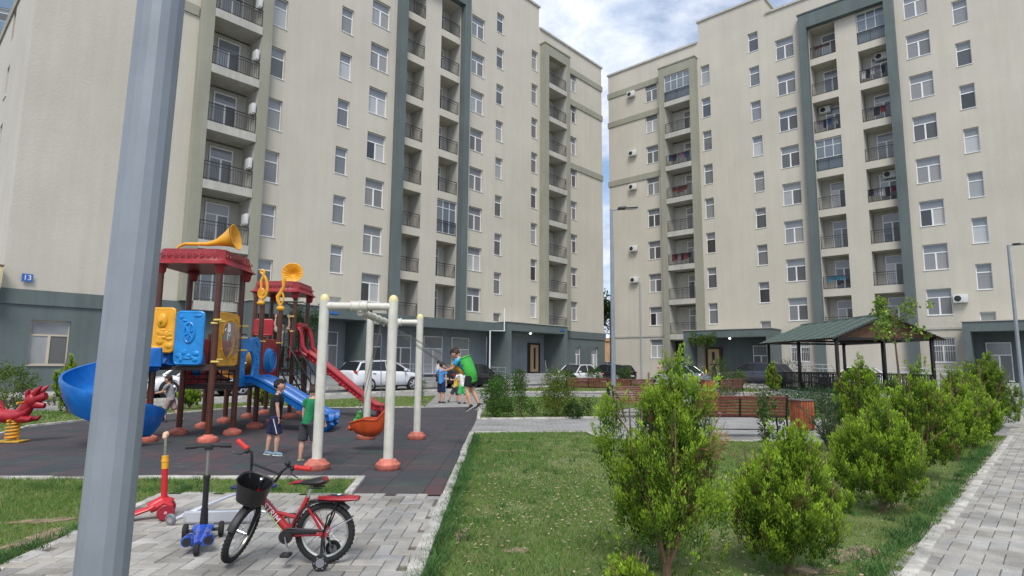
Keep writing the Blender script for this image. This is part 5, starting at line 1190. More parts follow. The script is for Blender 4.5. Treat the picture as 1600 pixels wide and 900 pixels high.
person('boy in black T-shirt and navy shorts standing in profile on the dark playground surface', (-3.79, 9.72, .02), R(78), 1.2, dict(thL=V(-.02, -.22, -1), shL=V(0, -.14, -1), thR=V(.02, .26, -1), shR=V(0, -.06, -1), lean=V(0, .10, 1), uaR=V(.12, .1, -1), faR=V(.0, .18, -1), head=V(0, .12, 1), look=V(.1, 1, -.12), hip=.50*1.2), BLK, NAVY, SHG, M_HAIRD, stripe=WHT, group='children on the playground')
person('boy in bright green T-shirt and grey shorts behind the near swing post', (-3.10, 9.25, .02), R(18), 1.17, dict(thL=V(-.06, -.02, -1), shL=V(-.02, -.1, -1), thR=V(.18, .22, -1), shR=V(.16, -.28, -1), lean=V(.06, .22, 1), head=V(0, .3, 1), uaL=V(-.2, .0, -1), faL=V(-.02, .15, -1), uaR=V(.15, .2, -1), faR=V(0, .5, -1), hip=.48*1.17), GRN, GREY_, SHW, M_HAIRB, group='children on the playground')
person('boy in grey T-shirt pushing a scooter past the far side of the tower', (-8.32, 14.75, .02), R(-98), 1.16, dict(thL=V(0, .35, -1), shL=V(0, -.1, -1), thR=V(0, -.3, -1), shR=V(0, -.75, -1), lean=V(0, .18, 1), head=V(0, .25, 1), look=V(0, 1, -.35), uaL=V(-.1, .6, -1), faL=V(0, 1, -.2), uaR=V(.1, .6, -1), faR=V(0, 1, -.2), hip=.475*1.16), cl('pale_grey', (.28, .28, .3)), cl('checked_beige', (.33, .25, .24)), SHD, M_HAIRB, voxel=.016, group='children on the playground')
person('child in cream shirt hanging by both arms from the black bar on the tower', (-5.88, 15.2, 1.35), R(150), 1.16, dict(uaL=V(-.3, .05, 1), faL=V(.1, 0, 1), uaR=V(.3, .05, 1), faR=V(-.1, 0, 1), head=V(.1, .1, 1), look=V(-.3, 1, -.1)), CRM, cl('olive', (.16, .15, .08)), SHD, M_HAIRD, voxel=.016, group='children on the playground')
person('tallest boy on the path in pale blue T-shirt and navy shorts', (-2.62, 22.6, .01), R(25), 1.55, dict(thL=V(-.02, .1, -1), thR=V(.03, .02, -1), uaR=V(.1, .05, -1), faR=V(0, .1, -1), uaL=V(-.1, .3, -1), faL=V(.1, 1, .3), look=V(.8, 1, -.2), head=V(.1, .1, 1)), SKY_, NAVY, SHD, M_HAIRD, voxel=.018, stripe=TUR, group='children on the path')
person('child in white top and light green shorts on the path behind the swinging boy', (-1.80, 22.3, .01), R(-30), 1.35, dict(thL=V(-.1, .1, -1), thR=V(.12, -.05, -1), lean=V(-.1, .15, 1), uaL=V(-.2, .5, -1), faL=V(-.3, 1, .1)), WHT, cl('light_green', (.06, .42, .12)), SHD, M_HAIRB, voxel=.018, group='children on the path')
person('child mostly hidden behind the green-shorted one, one bare leg trailing', (-2.15, 23.3, .01), R(60), 1.25, dict(thL=V(-.1, -.45, -1), shL=V(0, -.5, -1), thR=V(.05, .15, -1), lean=V(0, .2, 1), hip=.45*1.25), cl('yellow', (.65, .45, .06)), GREY_, SHD, M_HAIRD, voxel=.018, group='children on the path')
person('curly-haired boy in turquoise T-shirt leaning forward in the green swing seat', (-.72, 10.53, 1.29), R(-78), 1.14, dict(hip=.0, lean=V(0, .72, 1), head=V(0, .85, 1), look=V(0, 1, -.55), uaL=V(-.12, .62, -1), faL=V(0, 1, -.25), uaR=V(.12, .75, -1), faR=V(0, 1, .05), thL=V(-.1, .12, -1), shL=V(0, -.3, -1), thR=V(.1, -.1, -1), shR=V(0, -.5, -1), toeL=V(0, .8, -.5), toeR=V(0, .8, -.6)), TUR, BLK, SHD, M_HAIRB, voxel=.012, sleeve=.6, leg=.75, group='children on the playground')
person('grown-up in white top and long dark skirt on the pavement behind the swings', (-4.62, 38.0, .1), R(40), 1.62, dict(), WHT, BLK, SHD, M_HAIRD, sleeve=2, skirt=True, kid=False, voxel=.025, group='passers-by')
p_ = br(-10.4, -3.0, 0); person('man in dark T-shirt standing at the porch of the right block', (p_.x, p_.y, .3), R(190), 1.7, dict(faR=V(-.3, 1, .4)), BLK, GREY_, SHD, M_HAIRD, kid=False, leg=1.9, voxel=.025, group='passers-by')
p_ = br(-14.4, -4.6, 0); person('person in pale top by the dark barred opening of the right block', (p_.x, p_.y, .1), R(180), 1.68, dict(), cl('pink', (.5, .36, .33)), GREY_, SHD, M_HAIRD, kid=False, leg=1.9, voxel=.025, group='passers-by')

# ================================================================ BICYCLE
BK = empty('bicycle', (-1.37, 4.60, .028), R(182), 'red child bicycle with black basket, white lettering and training wheels', 'bicycle')
# local frame: rear axle above the origin, x forward, y to rider's left
WR_ = .215
def wheel(parent, M, r=WR_, spokes=20):
    m = MB(); m.tube([(r*.90*math.cos(t), 0, r*.90*math.sin(t)) for t in np.linspace(0, 2*PI, 41)[:-1]], .024, 10, closed=True, M=M)
    for i in range(44):
        for s in (-1, 0, 1):
            t = 2*PI*(i+(.5 if s == 0 else 0))/44; m.cham((0, 0, 0), (.013, .014, .009), .002, M @ Matrix.Rotation(-t, 4, 'Y') @ Matrix.Translation((r*.90+.022-abs(s)*.005, s*.014, 0)) @ Matrix.Rotation(PI/2, 4, 'Y'))
    w_ = m.build('wheel', M_RUB, parent)
    m = MB(); m.tube([(r*.80*math.cos(t), 0, r*.80*math.sin(t)) for t in np.linspace(0, 2*PI, 41)[:-1]], .011, 6, closed=True, M=M, flat=1.3); m.build('rim', mat('rim_steel', (.55, .56, .5), .3, metal=.8), w_)
    m = MB()
    for i in range(spokes):
        t = 2*PI*i/spokes; s = 1 if i % 2 else -1; m.cyl((.02*math.cos(t+.7*s), s*.03, .02*math.sin(t+.7*s)), (r*.79*math.cos(t), 0, r*.79*math.sin(t)), .0016, n=4, M=M)
    m.cyl((0, -.045, 0), (0, .045, 0), .018, n=12, M=M); m.cyl((0, -.05, 0), (0, .05, 0), .009, n=8, M=M)
    m.build('spokes', M_CHROME, w_); return w_
rear = Matrix.Translation((0, 0, WR_)); wheel(BK, rear)
WB = .63; HT_ = V(WB-.135, 0, .54); HB = V(WB-.105, 0, .455); BBk = V(.27, 0, .20); ST = V(.14, 0, .47); 
# steering group: rotate about head axis
ax = (HT_-HB).normalized(); STEER = Matrix.Translation(HB) @ Matrix.Rotation(R(86), 4, ax) @ Matrix.Translation(-HB)
fc = V(WB-.02, 0, WR_)
m = MB()
m.tube([HT_-V(0, 0, .0)+ax*.0, HB-ax*.02], .022, 12); m.tube([HB.lerp(HT_, .45), BBk+V(.0, 0, .03)], [.028, .03], 12)
m.tube([BBk, ST], [.02, .019], 10); m.tube([HB.lerp(BBk, .55)+V(0, 0, .05), ST.lerp(BBk, .55)], [.014, .016], 8); m.ell(tuple(BBk), (.035, .04, .035), 10, 8)
for s in (-1, 1): m.tube([BBk+V(-.02, s*.03, 0), V(0, s*.052, WR_)], .0105, 8); m.tube([ST+V(0, s*.012, -.06), V(.0, s*.052, WR_)], .0095, 8); m.cyl((0, s*.045, WR_), (0, s*.06, WR_), .03, n=10)
m.build('frame', mat('bike_red_paint', (.42, .012, .016), .28, coat=.6), BK)
# lettering on the down tube, both sides
dt = (BBk+V(0, 0, .03)-HB.lerp(HT_, .45)).normalized(); mid = HB.lerp(HT_, .45).lerp(BBk+V(0, 0, .03), .5)
for s in (1, -1):
    xa = -dt if s < 0 else dt; yn = V(0, s, 0); za = yn
    # text's x axis runs front-to-back as read from that side
    X_ = dt if s > 0 else -dt
    X_ = X_; Y_ = za.cross(X_).normalized()
    o = text_obj('lettering', 'STRIM', .062, (0, 0, 0), (0, 0, 0), M_WHITE, BK, .002)
    o.matrix_basis = Matrix(((X_.x, Y_.x, za.x, mid.x), (X_.y, Y_.y, za.y, mid.y+s*.034), (X_.z, Y_.z, za.z, mid.z), (0, 0, 0, 1)))
m = MB()
for s in (-1, 1): m.tube([HB.lerp(HT_, .2)+V(0, s*.033, -.005), mid+V(0, s*.036, -.027), BBk+V(.02, s*.035, .012)], .003, 5)
m.build('pinstripe', mat('lime_line', (.3, .6, .1), .5), BK)
m = MB(); m.tube([ST, ST+V(-.02, 0, .09)], .013, 8); m.build('seat_post', M_CHROME, BK)
m = MB(); sc = ST+V(-.03, 0, .10)
m.tube([sc+V(.16, 0, -.004), sc+V(.1, 0, .004), sc+V(.02, 0, .006), sc+V(-.06, 0, .014), sc+V(-.10, 0, .024)], [.018, .03, .052, .078, .06], 14, flat=.42)
m.tube([sc+V(.02, .03, -.03), sc+V(-.08, .04, -.03)], .006, 6); m.tube([sc+V(.02, -.03, -.03), sc+V(-.08, -.04, -.03)], .006, 6); sd_ = m.build('saddle', M_BLACKP, BK)
m = MB(); m.tube([sc+V(.175, 0, -.006), sc+V(.11, 0, .008), sc+V(.07, 0, .008)], [.014, .030, .031], 12, flat=.44); m.ell(tuple(sc+V(-.085, 0, .028)), (.03, .06, .02), 10, 6); m.build('saddle_trim', M_RED, sd_)
# rear rack with padded seat
rk = V(-.09, 0, .462)
m = MB(); m.tube([rk+V(.15, 0, 0), rk+V(.05, 0, .0), rk+V(-.05, 0, 0), rk+V(-.15, 0, .0)], [.04, .062, .066, .045], 14, flat=.34); rp_ = m.build('rack_pad', M_RED, BK)
m = MB(); m.ell(tuple(rk+V(0, 0, .019)), (.05, .035, .006), 12, 4)
for k in range(8): t = k*PI/4; m.tube([rk+V(0, 0, .021), rk+V(.085*math.cos(t), .045*math.sin(t), .019)], [.007, .002], 5)
m.build('pad_motif', M_BLACKP, rp_); m = MB(); m.ell(tuple(rk+V(0, 0, .025)), (.018, .014, .005), 8, 4); m.build('pad_badge', M_WHITE, rp_)
m = MB()
for s in (-1, 1): m.tube([V(0, s*.062, WR_), V(-.03, s*.062, .35), rk+V(-.05, s*.045, -.02), rk+V(.12, s*.045, -.02), ST+V(-.01, s*.015, -.03)], .006, 6); m.tube([V(0, s*.062, WR_), rk+V(.0, s*.045, -.02)], .006, 6)
m.tube([rk+V(-.05, -.045, -.02), rk+V(-.05, .045, -.02)], .006, 6); m.build('rack', M_BLACK, BK)
def guard(name, M, a0, a1, r, parent):
    n = 22; P = []; SV = []
    for i in range(n+1): a = a0+(a1-a0)*i/n; P.append(M @ V(r*math.cos(a), 0, r*math.sin(a))); SV.append(M.to_3x3() @ V(0, 1, 0))
    m = MB(); m.sweep(P, [(-.032, -.014), (-.022, .002), (0, .008), (.022, .002), (.032, -.014), (.02, -.003), (0, .003), (-.02, -.003)], side=SV, closedprof=True, cap=True); return m.build(name, M_BLACKP, parent)
guard('rear_mudguard', rear, R(2), R(135), WR_+.028, BK)
m = MB()
for s in (-1, 1): m.tube([V(0, s*.058, WR_), V(-.2, s*.04, WR_+.11)], .0025, 5)
m.build('mudguard_stay', M_CHROME, BK)
m = MB(); m.cyl((BBk.x, .055, BBk.z), (BBk.x, .065, BBk.z), .05, n=24); m.tube([V(BBk.x, .06, BBk.z+.06), V(.0, .06, WR_+.03)], .008, 6); m.cham((.15, .06, BBk.z+.035), (.2, .016, .03), .006); m.build('chain_guard', M_BLACKP, BK)
m = MB()
for s in (-1, 1):
    d = V(-.03*s-.0, 0, -.1*s)*1.05; m.tube([V(BBk.x, 0, BBk.z), V(BBk.x, s*.075, BBk.z), V(BBk.x, s*.08, BBk.z)+d], .008, 6)
ck = m.build('crank', M_CHROME, BK)
m = MB()
for s in (-1, 1): d = V(-.03*s, 0, -.1*s)*1.05; m.cham(tuple(V(BBk.x, s*.125, BBk.z)+d), (.07, .08, .022), .006)
m.build('pedal', M_BLACKP, BK)
for s in (-1, 1):     # training wheels
    c = V(-.02, s*.17, .055); m = MB(); m.lathe([(.018, -.014), (.05, -.015), (.057, -.008), (.057, .008), (.05, .015), (.018, .014)], c, (0, 1, 0), 20); tw = m.build('training_wheel', M_RUB, BK)
    m = MB(); m.lathe([(0, -.016), (.03, -.017), (.034, -.012), (.034, .012), (.03, .017), (0, .016)], c, (0, 1, 0), 14); 
    for k in range(6): t = k*PI/3; m.cyl(c+V(.04*math.cos(t), s*.014, .04*math.sin(t)), c+V(.04*math.cos(t), s*.018, .04*math.sin(t)), .006, n=6)
    m.build('hub', mat('clear_hub', (.3, .3, .32), .3, metal=.4), tw)
    m = MB(); m.tube([V(0, s*.062, WR_), V(-.0, s*.075, WR_-.06), c+V(0, -s*.02, .02), c], .011, 6); m.build('training_arm', M_BLACK, BK)
m = MB(); m.tube([V(.02, -.07, WR_-.02), V(.03, -.1, .04)], .007, 6); m.build('kickstand', M_BLACK, BK)
# front
FM = STEER @ Matrix.Translation(fc); wheel(BK, FM)
fk = lambda v: STEER @ v
m = MB()
for s in (-1, 1): m.tube([fk(HB-ax*.015+V(0, s*.0, 0)), fk(HB-ax*.02+V(0, s*.04, 0)), fk(HB-ax*.07+V(0, s*.052, 0)), fk(HB.lerp(fc, .6)+V(.0, s*.05, 0)), fk(fc+V(0, s*.048, 0))], [.017, .018, .018, .015, .011], 10)
m.build('fork', M_BLACK, BK)
guard('front_mudguard', FM, R(35), R(150), WR_+.028, BK)
m = MB()
m.tube([fk(fc+V(0, -.05, 0)), fk(fc+V(.0, -.04, .1)+V(.15, 0, .02)), fk(fc+V(0.15, .04, .12)), fk(fc+V(0, .05, 0))], .0025, 5); m.cyl(fk(HT_), fk(HT_+ax*.06), .012, n=10); m.cyl(fk(HT_-ax*.005), fk(HT_+ax*.012), .026, n=12); m.cyl(fk(HB-ax*.022), fk(HB-ax*.008), .026, n=12); m.build('headset', M_CHROME, BK)
st = HT_+ax*.055; hb = [st+V(.02, 0, 0), st+V(.02, .04, .0), st+V(.02, .10, .04), st+V(.0, .125, .13), st+V(-.02, .15, .165), st+V(-.06, .26, .175)]
full = [fk(V(p.x, -p.y, p.z)) for p in reversed(hb)]+[fk(p) for p in hb[1:]]
m = MB(); m.tube(full, .0105, 8); m.tube([fk(st+V(.008, -.118, .1)), fk(st+V(.008, .118, .1))], .0085, 8); m.build('handlebar', M_BLACK, BK)
for s in (-1, 1):
    a = V(hb[4].x-.02, s*(hb[4].y+.055), hb[4].z+.005); b = V(hb[5].x-.01, s*(hb[5].y+.03), hb[5].z+.003)
    m = MB(); m.tube([fk(a), fk(a.lerp(b, .5)), fk(b)], [.017, .0165, .018], 10); m.ell(tuple(fk(b)), .02, 10, 8); m.ell(tuple(fk(a)), .021, 10, 6); m.build('grip', mat('grip_red', (.62, .03, .025), .5), BK)
    m = MB(); a2 = a+V(.02, -s*.02, -.01); m.ell(tuple(fk(a2)), .017, 8, 6); m.tube([fk(a2), fk(a2+V(.05, s*.02, -.01)), fk(a2+V(.06, s*.08, -.01))], .005, 6); m.build('brake_lever', M_BLACK, BK)
m = MB(); m.ell(tuple(fk(V(hb[4].x, hb[4].y-.01, hb[4].z+.025))), (.024, .024, .02), 10, 8); m.build('bell', M_BLACKP, BK)
m = MB(); m.tube([fk(st+V(.02, .13, .15)), fk(st+V(.1, .06, .04)), fk(HB+V(.06, .02, -.02)), fk(HB+V(.02, 0, -.08))], .003, 5); m.tube([fk(st+V(.02, -.13, .15)), fk(st+V(.1, -.06, .05)), HB+V(.02, -.03, 0), BBk+V(-.02, -.03, .02)], .003, 5); m.build('cable', M_BLACKP, BK)
# basket
MBk = STEER @ Matrix.Translation(HT_+V(.10, -.005, .03)) @ Matrix.Rotation(R(0), 4, 'Y')
m = MB(); rows_ = [(-.085, .075, .085), (-.08, .085, .095), (.07, .10, .118), (.078, .106, .124), (.07, .096, .114), (-.07, .08, .09), (-.074, .0, .0)]
vs = [];
for z, a, b in rows_:
    for j in range(24):
        t = 2*PI*j/24; c_, s_ = math.cos(t), math.sin(t); k = (abs(c_)**3+abs(s_)**3)**(-1/3); vs.append((a*c_*k, b*s_*k, z))
m.add(vs, [(i*24+j, i*24+(j+1) % 24, (i+1)*24+(j+1) % 24, (i+1)*24+j) for i in range(6) for j in range(24)]+[tuple(range(23, -1, -1))], MBk)
m.build('basket', M_BLACKP, BK)
m = MB(); m.tube([fk(HT_+ax*.03), fk(HT_+V(.05, 0, .04)), fk(HT_+V(.06, 0, -.02))], .008, 6); m.ell(tuple(fk(HT_+V(.015, 0, .075))), (.02, .025, .018), 8, 6); m.build('stem', M_CHROME, BK)

# ================================================================ SCOOTERS
def scooter_common(m, x, z): pass
# blue three-wheeler facing the viewer with its rear wheel
S1 = empty('kick_scooter', (-2.50, 5.02, .026), R(112), 'blue child scooter with tall black T-bar standing nearest the bicycle', 'scooter', 'parked scooters')
m = MB(); m.tube([(-.26, 0, .07), (-.18, 0, .075), (0, 0, .075), (.12, 0, .08), (.2, 0, .1)], [.05, .066, .06, .068, .05], 14, flat=.42); m.cham((.18, 0, .09), (.1, .16, .05), .02)
for s in (-1, 1): m.tube([(-.27, s*.075, .10), (-.16, s*.07, .105)], [.042, .03], 14); m.ell((-.1, s*.055, .085), (.09, .03, .03), 8, 6)
m.build('deck', mat('glitter_blue', (.02, .09, .5), .22, coat=.8, var=.5, vscale=25), S1)
for s in (-1, 1): m = MB(); m.cyl((-.285, s*.075, .1), (-.268, s*.075, .1), .03, n=12); m.build('nozzle', M_BLACKP, S1)
for n_, y, x, r_ in (('w', 0, -.30, .045), ('w', .135, .2, .062), ('w', -.135, .2, .062)):
    m = MB(); m.lathe([(.01, -.02), (r_-.012, -.021), (r_, -.012), (r_, .012), (r_-.012, .021), (.01, .02)], (x, y, r_), (0, 1, 0), 22); wq = m.build('wheel', M_RUB, S1)
    m = MB(); m.lathe([(0, -.023), (r_*.45, -.022), (r_*.45, .022), (0, .023)], (x, y, r_), (0, 1, 0), 12); m.build('hub', mat('grey_hub', (.12, .12, .13), .5), wq)
m = MB(); m.cyl((.2, -.13, .062), (.2, .13, .062), .014, n=8); m.build('axle', M_BLACKP, S1)
m = MB(); m.tube([(.2, 0, .09), (.185, 0, .24)], [.034, .027], 12); m.tube([(.186, 0, .22), (.17, 0, .5)], .023, 12); m.cyl((.171, 0, .49), (.17, 0, .515), .029, n=12); m.build('lower_tube', M_BLACKP, S1)
m = MB(); m.cyl((.17, 0, .5), (.155, 0, .735), .0135, n=12); m.build('upper_tube', mat('dull_steel', (.36, .37, .33), .35, metal=.7), S1)
m = MB(); m.tube([(.153, -.17, .755), (.153, 0, .762), (.153, .17, .755)], .015, 10); m.cham((.154, 0, .75), (.05, .07, .05), .012)
for s in (-1, 1): m.tube([(.153, s*.09, .757), (.153, s*.175, .755)], .0195, 10)
m.build('handlebar', M_BLACKP, S1)
# red scooter
S2 = empty('kick_scooter', (-3.46, 5.72, .026), R(27), 'red child scooter with yellow collar standing beside the lamp post', 'scooter', 'parked scooters')
m = MB(); m.tube([(-.26, 0, .07), (-.15, 0, .068), (0, 0, .07), (.1, 0, .1), (.17, 0, .155), (.22, 0, .16)], [.045, .06, .062, .055, .05, .035], 14, flat=.4); m.tube([(.1, 0, .1), (.2, 0, .15), (.27, 0, .13)], [.05, .06, .05], 12); m.cyl((.24, -.09, .075), (.24, .09, .075), .02, n=8)
m.tube([(.16, -.12, .13), (.22, -.12, .165), (.29, -.12, .13)], .02, 8); m.tube([(.16, .12, .13), (.22, .12, .165), (.29, .12, .13)], .02, 8); m.ell((.22, 0, .15), (.07, .12, .03), 12, 6)
RD = mat('scooter_red', (.55, .02, .03), .35); m.build('deck', RD, S2)
for x, y, r_ in ((.24, -.12, .075), (.24, .12, .075), (-.27, 0, .055)):
    m = MB(); m.lathe([(.01, -.018), (r_-.012, -.02), (r_, -.01), (r_, .01), (r_-.012, .02), (.01, .018)], (x, y, r_), (0, 1, 0), 22); wq = m.build('wheel', mat('wheel_darkred', (.3, .015, .03), .45), S2)
    m = MB(); 
    for k in range(5): t = 2*PI*k/5; m.cyl((x, y, r_), (x+math.cos(t)*r_*.6, y, r_+math.sin(t)*r_*.6), .008, n=6)
    m.lathe([(0, -.024), (.014, -.023), (.014, .023), (0, .024)], (x, y, r_), (0, 1, 0), 10); m.build('hub', mat('hub_pale', (.6, .3, .3), .5), wq)
m = MB(); m.tube([(.215, 0, .15), (.2, 0, .46)], [.028, .026], 12); m.cyl((.213, 0, .19), (.211, 0, .2), .031, n=12); m.build('lower_tube', RD, S2)
m = MB(); m.cyl((.2, 0, .455), (.195, 0, .575), .029, n=12); m.cyl((.197, 0, .52), (.1968, 0, .535), .034, n=12); m.build('collar', M_YEL, S2); m = MB(); m.cyl((.216, 0, .125), (.214, 0, .175), .03, n=12); m.build('clamp', M_YEL, S2)
m = MB(); m.cyl((.195, 0, .57), (.185, 0, .75), .013, n=10); m.build('upper_tube', M_CHROME, S2)
m = MB(); m.tube([(.185, -.17, .765), (.185, 0, .77), (.185, .17, .765)], .015, 10); m.ell((.185, 0, .77), .028, 10, 8)
for s in (-1, 1): m.ell((.185, s*.17, .765), .02, 8, 6)
m.build('handlebar', mat('bar_pale_orange', (.7, .45, .3), .5), S2)
# silver folded scooter lying on its side
S3 = empty('kick_scooter', (-2.72, 5.62, .026), R(8), 'silver two-wheeled scooter folded flat on the paving with navy grips', 'scooter', 'parked scooters')
m = MB(); m.cham((.08, 0, .07), (.62, .05, .11), .014); m.build('deck', M_ALU, S3); MB().box(-.2, .34, -.0275, -.0255, .03, .11).build('deck_plate', mat('grip_tape_grey', (.42, .43, .45), .7), S3, smooth=False)
m = MB(); m.tube([(-.24, -.01, .09), (-.12, .02, .14), (.12, .05, .23), (.33, .06, .30)], .0145, 10); m.tube([(-.3, 0, .055), (-.24, 0, .08), (-.2, 0, .07)], .018, 8); m.tube([(.36, .01, .11), (.5, .02, .09), (.62, .02, .07)], .017, 8); m.build('steering_tube', M_ALU, S3)
for x in (-.34, .60):
    r_ = .052; m = MB(); m.lathe([(.01, -.012), (r_-.01, -.014), (r_, -.006), (r_, .006), (r_-.01, .014), (.01, .012)], (x, 0, r_), (.3, 1, .1), 22); wq = m.build('wheel', mat('wheel_grey', (.16, .17, .2), .4), S3)
    m = MB(); m.lathe([(0, -.016), (.026, -.015), (.026, .015), (0, .016)], (x, 0, r_), (.3, 1, .1), 12); m.build('hub', M_CHROME, wq)
m = MB(); m.cyl((.2, .03, .315), (.46, .08, .315), .011, n=10); m.build('handlebar', M_ALU, S3)
for a, b in (((.17, .025, .315), (.26, .04, .315)), ((.4, .07, .315), (.52, .09, .312))): m = MB(); m.tube([a, b], .0185, 10); m.ell(b if b[0] > .3 else a, .021, 8, 6); m.build('grip', mat('navy_grip', (.02, .02, .12), .5), S3)
# scooter of the far boy, with a red jacket over it
S4 = empty('kick_scooter', (-8.87, 14.7, .02), R(176), 'dark scooter pushed by the grey-shirted boy beyond the tower', 'scooter', 'parked scooters')
m = MB(); m.cham((-.1, 0, .09), (.55, .1, .03), .01); m.tube([(.18, 0, .1), (.25, 0, .1), (.2, 0, .72)], .018, 8); m.build('deck', M_ALU, S4)
for x in (-.42, .25): m = MB(); m.lathe([(.0, -.015), (.07, -.016), (.085, -.006), (.085, .006), (.07, .016), (.0, .015)], (x, 0, .085), (0, 1, 0), 20); m.build('wheel', M_RUB, S4)
m = MB(); m.cyl((.2, -.2, .73), (.2, .2, .73), .016, n=8); m.build('handlebar', M_BLACKP, S4)
m = MB(); P = []; nn = 9
for i in range(nn):
    for j in range(7):
        u, v = i/(nn-1), j/6; P.append((.02+.65*u, .26*(v-.5)*(1+.3*math.sin(u*5)), .64-.10*abs(math.sin(u*4+1))-.42*(abs(v-.5)*2)**1.5-.18*u+.03*math.sin(i*1.9+j*2.3)))
fs = [(i*7+j, i*7+j+1, (i+1)*7+j+1, (i+1)*7+j) for i in range(nn-1) for j in range(6)]
m.add(P, fs); m.add([(p[0], p[1]*.96, p[2]-.02) for p in P], [tuple(reversed(f)) for f in fs])
o = m.build('jacket', cl('coral_red', (.6, .07, .06))); o.location = (-8.77, 14.68, .02); o.rotation_euler = (0, 0, R(176)); tag(o, 'coral red jacket draped over the handlebar of the far scooter', 'jacket')

# ================================================================ BENCHES, BINS
def make_bench(wd=2.0):
    B = empty('park_bench', (0, 0, 0))      # seat faces local +y, back at -y
    tilt = .16
    Mb = Matrix.Translation((0, -.20, .43)) @ Matrix.Rotation(tilt, 4, 'X')
    m = MB()
    for i in range(6): m.cham((0, 0, .04+i*.064), (wd-.06, .03, .046), .008, Mb)
    m.cham((0, 0, .41), (wd, .05, .04), .012, Mb); m.build('backrest', M_WOODR, B)
    m = MB()
    for i in range(6): m.cham((0, -.15+i*.075, .42+.006*math.sin(i)), (wd-.06, .062, .03), .008)
    m.build('seat', M_WOODR, B)
    m = MB(); m.cham((0, -.026, .2), (.035, .02, .38), .004, Mb); m.cyl((-wd/2+.05, .05, .14), (wd/2-.05, .05, .14), .011, n=8); m.build('brace', M_BLACK, B)
    for s in (-1, 1):
        x = s*(wd/2-.01); m = MB()
        m.tube([(x, -.27, .86), (x, -.245, .8), (x, -.21, .62), (x, -.19, .42), (x, -.23, .2), (x, -.30, .01)], [.02, .024, .024, .024, .02, .02], 8)
        m.tube([(x, -.19, .43), (x, .1, .41), (x, .25, .42), (x, .27, .3), (x, .22, .15), (x, .27, .01)], .02, 8)
        m.tube([(x, -.21, .62), (x, 0, .66), (x, .2, .65), (x, .29, .6), (x, .27, .54), (x, .22, .56)], .018, 8)
        for (cy, cz, r, a0, tr) in ((-.05, .27, .085, 0, 1), (.10, .29, .07, 2, -1), (-.02, .14, .05, 1, 1), (.13, .17, .045, 3, -1)):
            m.tube([(x, cy+r*(1-t/7)*math.cos(a0+tr*t), cz+r*(1-t/7)*math.sin(a0+tr*t)) for t in np.linspace(0, 6, 16)], .011, 6)
        m.ell((x, -.265, .85), (.03, .035, .035), 8, 6); m.build('leg', M_BLACK, B)
    return B
bench0 = make_bench(); used = [False]
def bench(x, y, rz, label):
    b = bench0 if not used[0] else copy_tree(bench0); used[0] = True; b.location = (x, y, .02); b.rotation_euler = (0, 0, rz); tag(b, label, 'bench', 'red-brown slatted park benches')
bench(4.76, 12.8, R(1), 'nearest large red-brown bench seen squarely from behind beside the wooden bin')
bench(3.95, 17.25, R(184), 'red-brown bench facing the viewer, half hidden by the tall sparse thuja')
bench(3.55, 27.8, R(-3), 'far red-brown bench left of the slim lamp post, in front of the white sedan')
bench(5.2, 26.2, R(-4), 'red-brown bench crossed by the slim lamp post')
bench(10.0, 27.8, R(40), 'small far red-brown bench left of the farther wooden bin')
def litter_bin(x, y, rz, label, h=.66, wd=.50):
    B = empty('litter_bin', (x, y, .015), rz, label, 'litter bin', 'wooden slatted litter bins'); m = MB()
    for s in range(4):
        M = Matrix.Rotation(s*PI/2, 4, 'Z')
        for i in range(5): m.cham((-wd/2+wd*(i+.5)/5, -wd/2, h/2+.03), (wd/5-.012, .022, h-.06), .005, M)
    m.build('slats', M_WOODO, B); MB().box(-wd/2+.02, wd/2-.02, -wd/2+.02, wd/2-.02, .03, h-.03).build('liner', M_DARK, B, smooth=False)
    m = MB(); 
    for a, b, c, d in ((-wd/2-.03, wd/2+.03, -wd/2-.03, -wd/2+.05), (-wd/2-.03, wd/2+.03, wd/2-.05, wd/2+.03), (-wd/2-.03, -wd/2+.05, -wd/2+.053, wd/2-.053), (wd/2-.05, wd/2+.03, -wd/2+.053, wd/2-.053)): m.box(a, b, c, d, h+.003, h+.028)
    m.build('rim', mat('rim_grey', (.22, .2, .19), .5, metal=.4), B, smooth=False); return B
litter_bin(6.70, 13.9, R(14), 'large orange-brown slatted bin right of the nearest bench', .70, .36)
litter_bin(6.05, 18.6, R(5), 'orange-brown bin with dark lid rim just behind the nearest bench', .72, .5)
litter_bin(7.75, 23.6, R(5), 'tall orange-brown bin beyond the other one, by the small far bench', .9, .42)

# ================================================================ GAZEBO
GZ = empty('gazebo', (18.3, 33.2, 0), 0, 'open gazebo with green tiled gable roof, dark posts and balustrade', 'gazebo'); GM = Matrix.Translation((-18.3, -33.2, 0))
def gb(m, name, mt, **k): m.v = [tuple(GM @ Vector(v)) for v in m.v]; return m.build(name, mt, GZ, **k)
gx0, gx1, gy0, gy1, ze, zr = 16.05, 20.75, 29.4, 37.2, 2.85, 3.95
m = MB(); m.box(gx0-.3, gx1+.3, gy0-.3, gy1+.3, .01, .14); gb(m, 'floor', M_CONC, smooth=False)
for x in (gx0, gx1):
    for y in (gy0, (gy0+gy1)/2, gy1): m = MB(); m.cham((x, y, ze/2), (.14, .14, ze), .01); gb(m, 'post', M_BLACK)
for x in (gx0+2.35,):
    m = MB(); m.cham((x, gy0, ze/2), (.09, .09, ze), .01); gb(m, 'post', M_BLACK)
m = MB()
for x in (gx0, gx1): m.box(x-.06, x+.06, gy0-.25, gy1+.25, ze-.02, ze+.1)
for y in (gy0, (gy0+gy1)/2, gy1): m.box(gx0-.05, gx1+.05, y-.05, y+.05, ze-.03, ze+.08)
gb(m, 'beam', M_BLACK, smooth=False)
cx = (gx0+gx1)/2; ov = .38
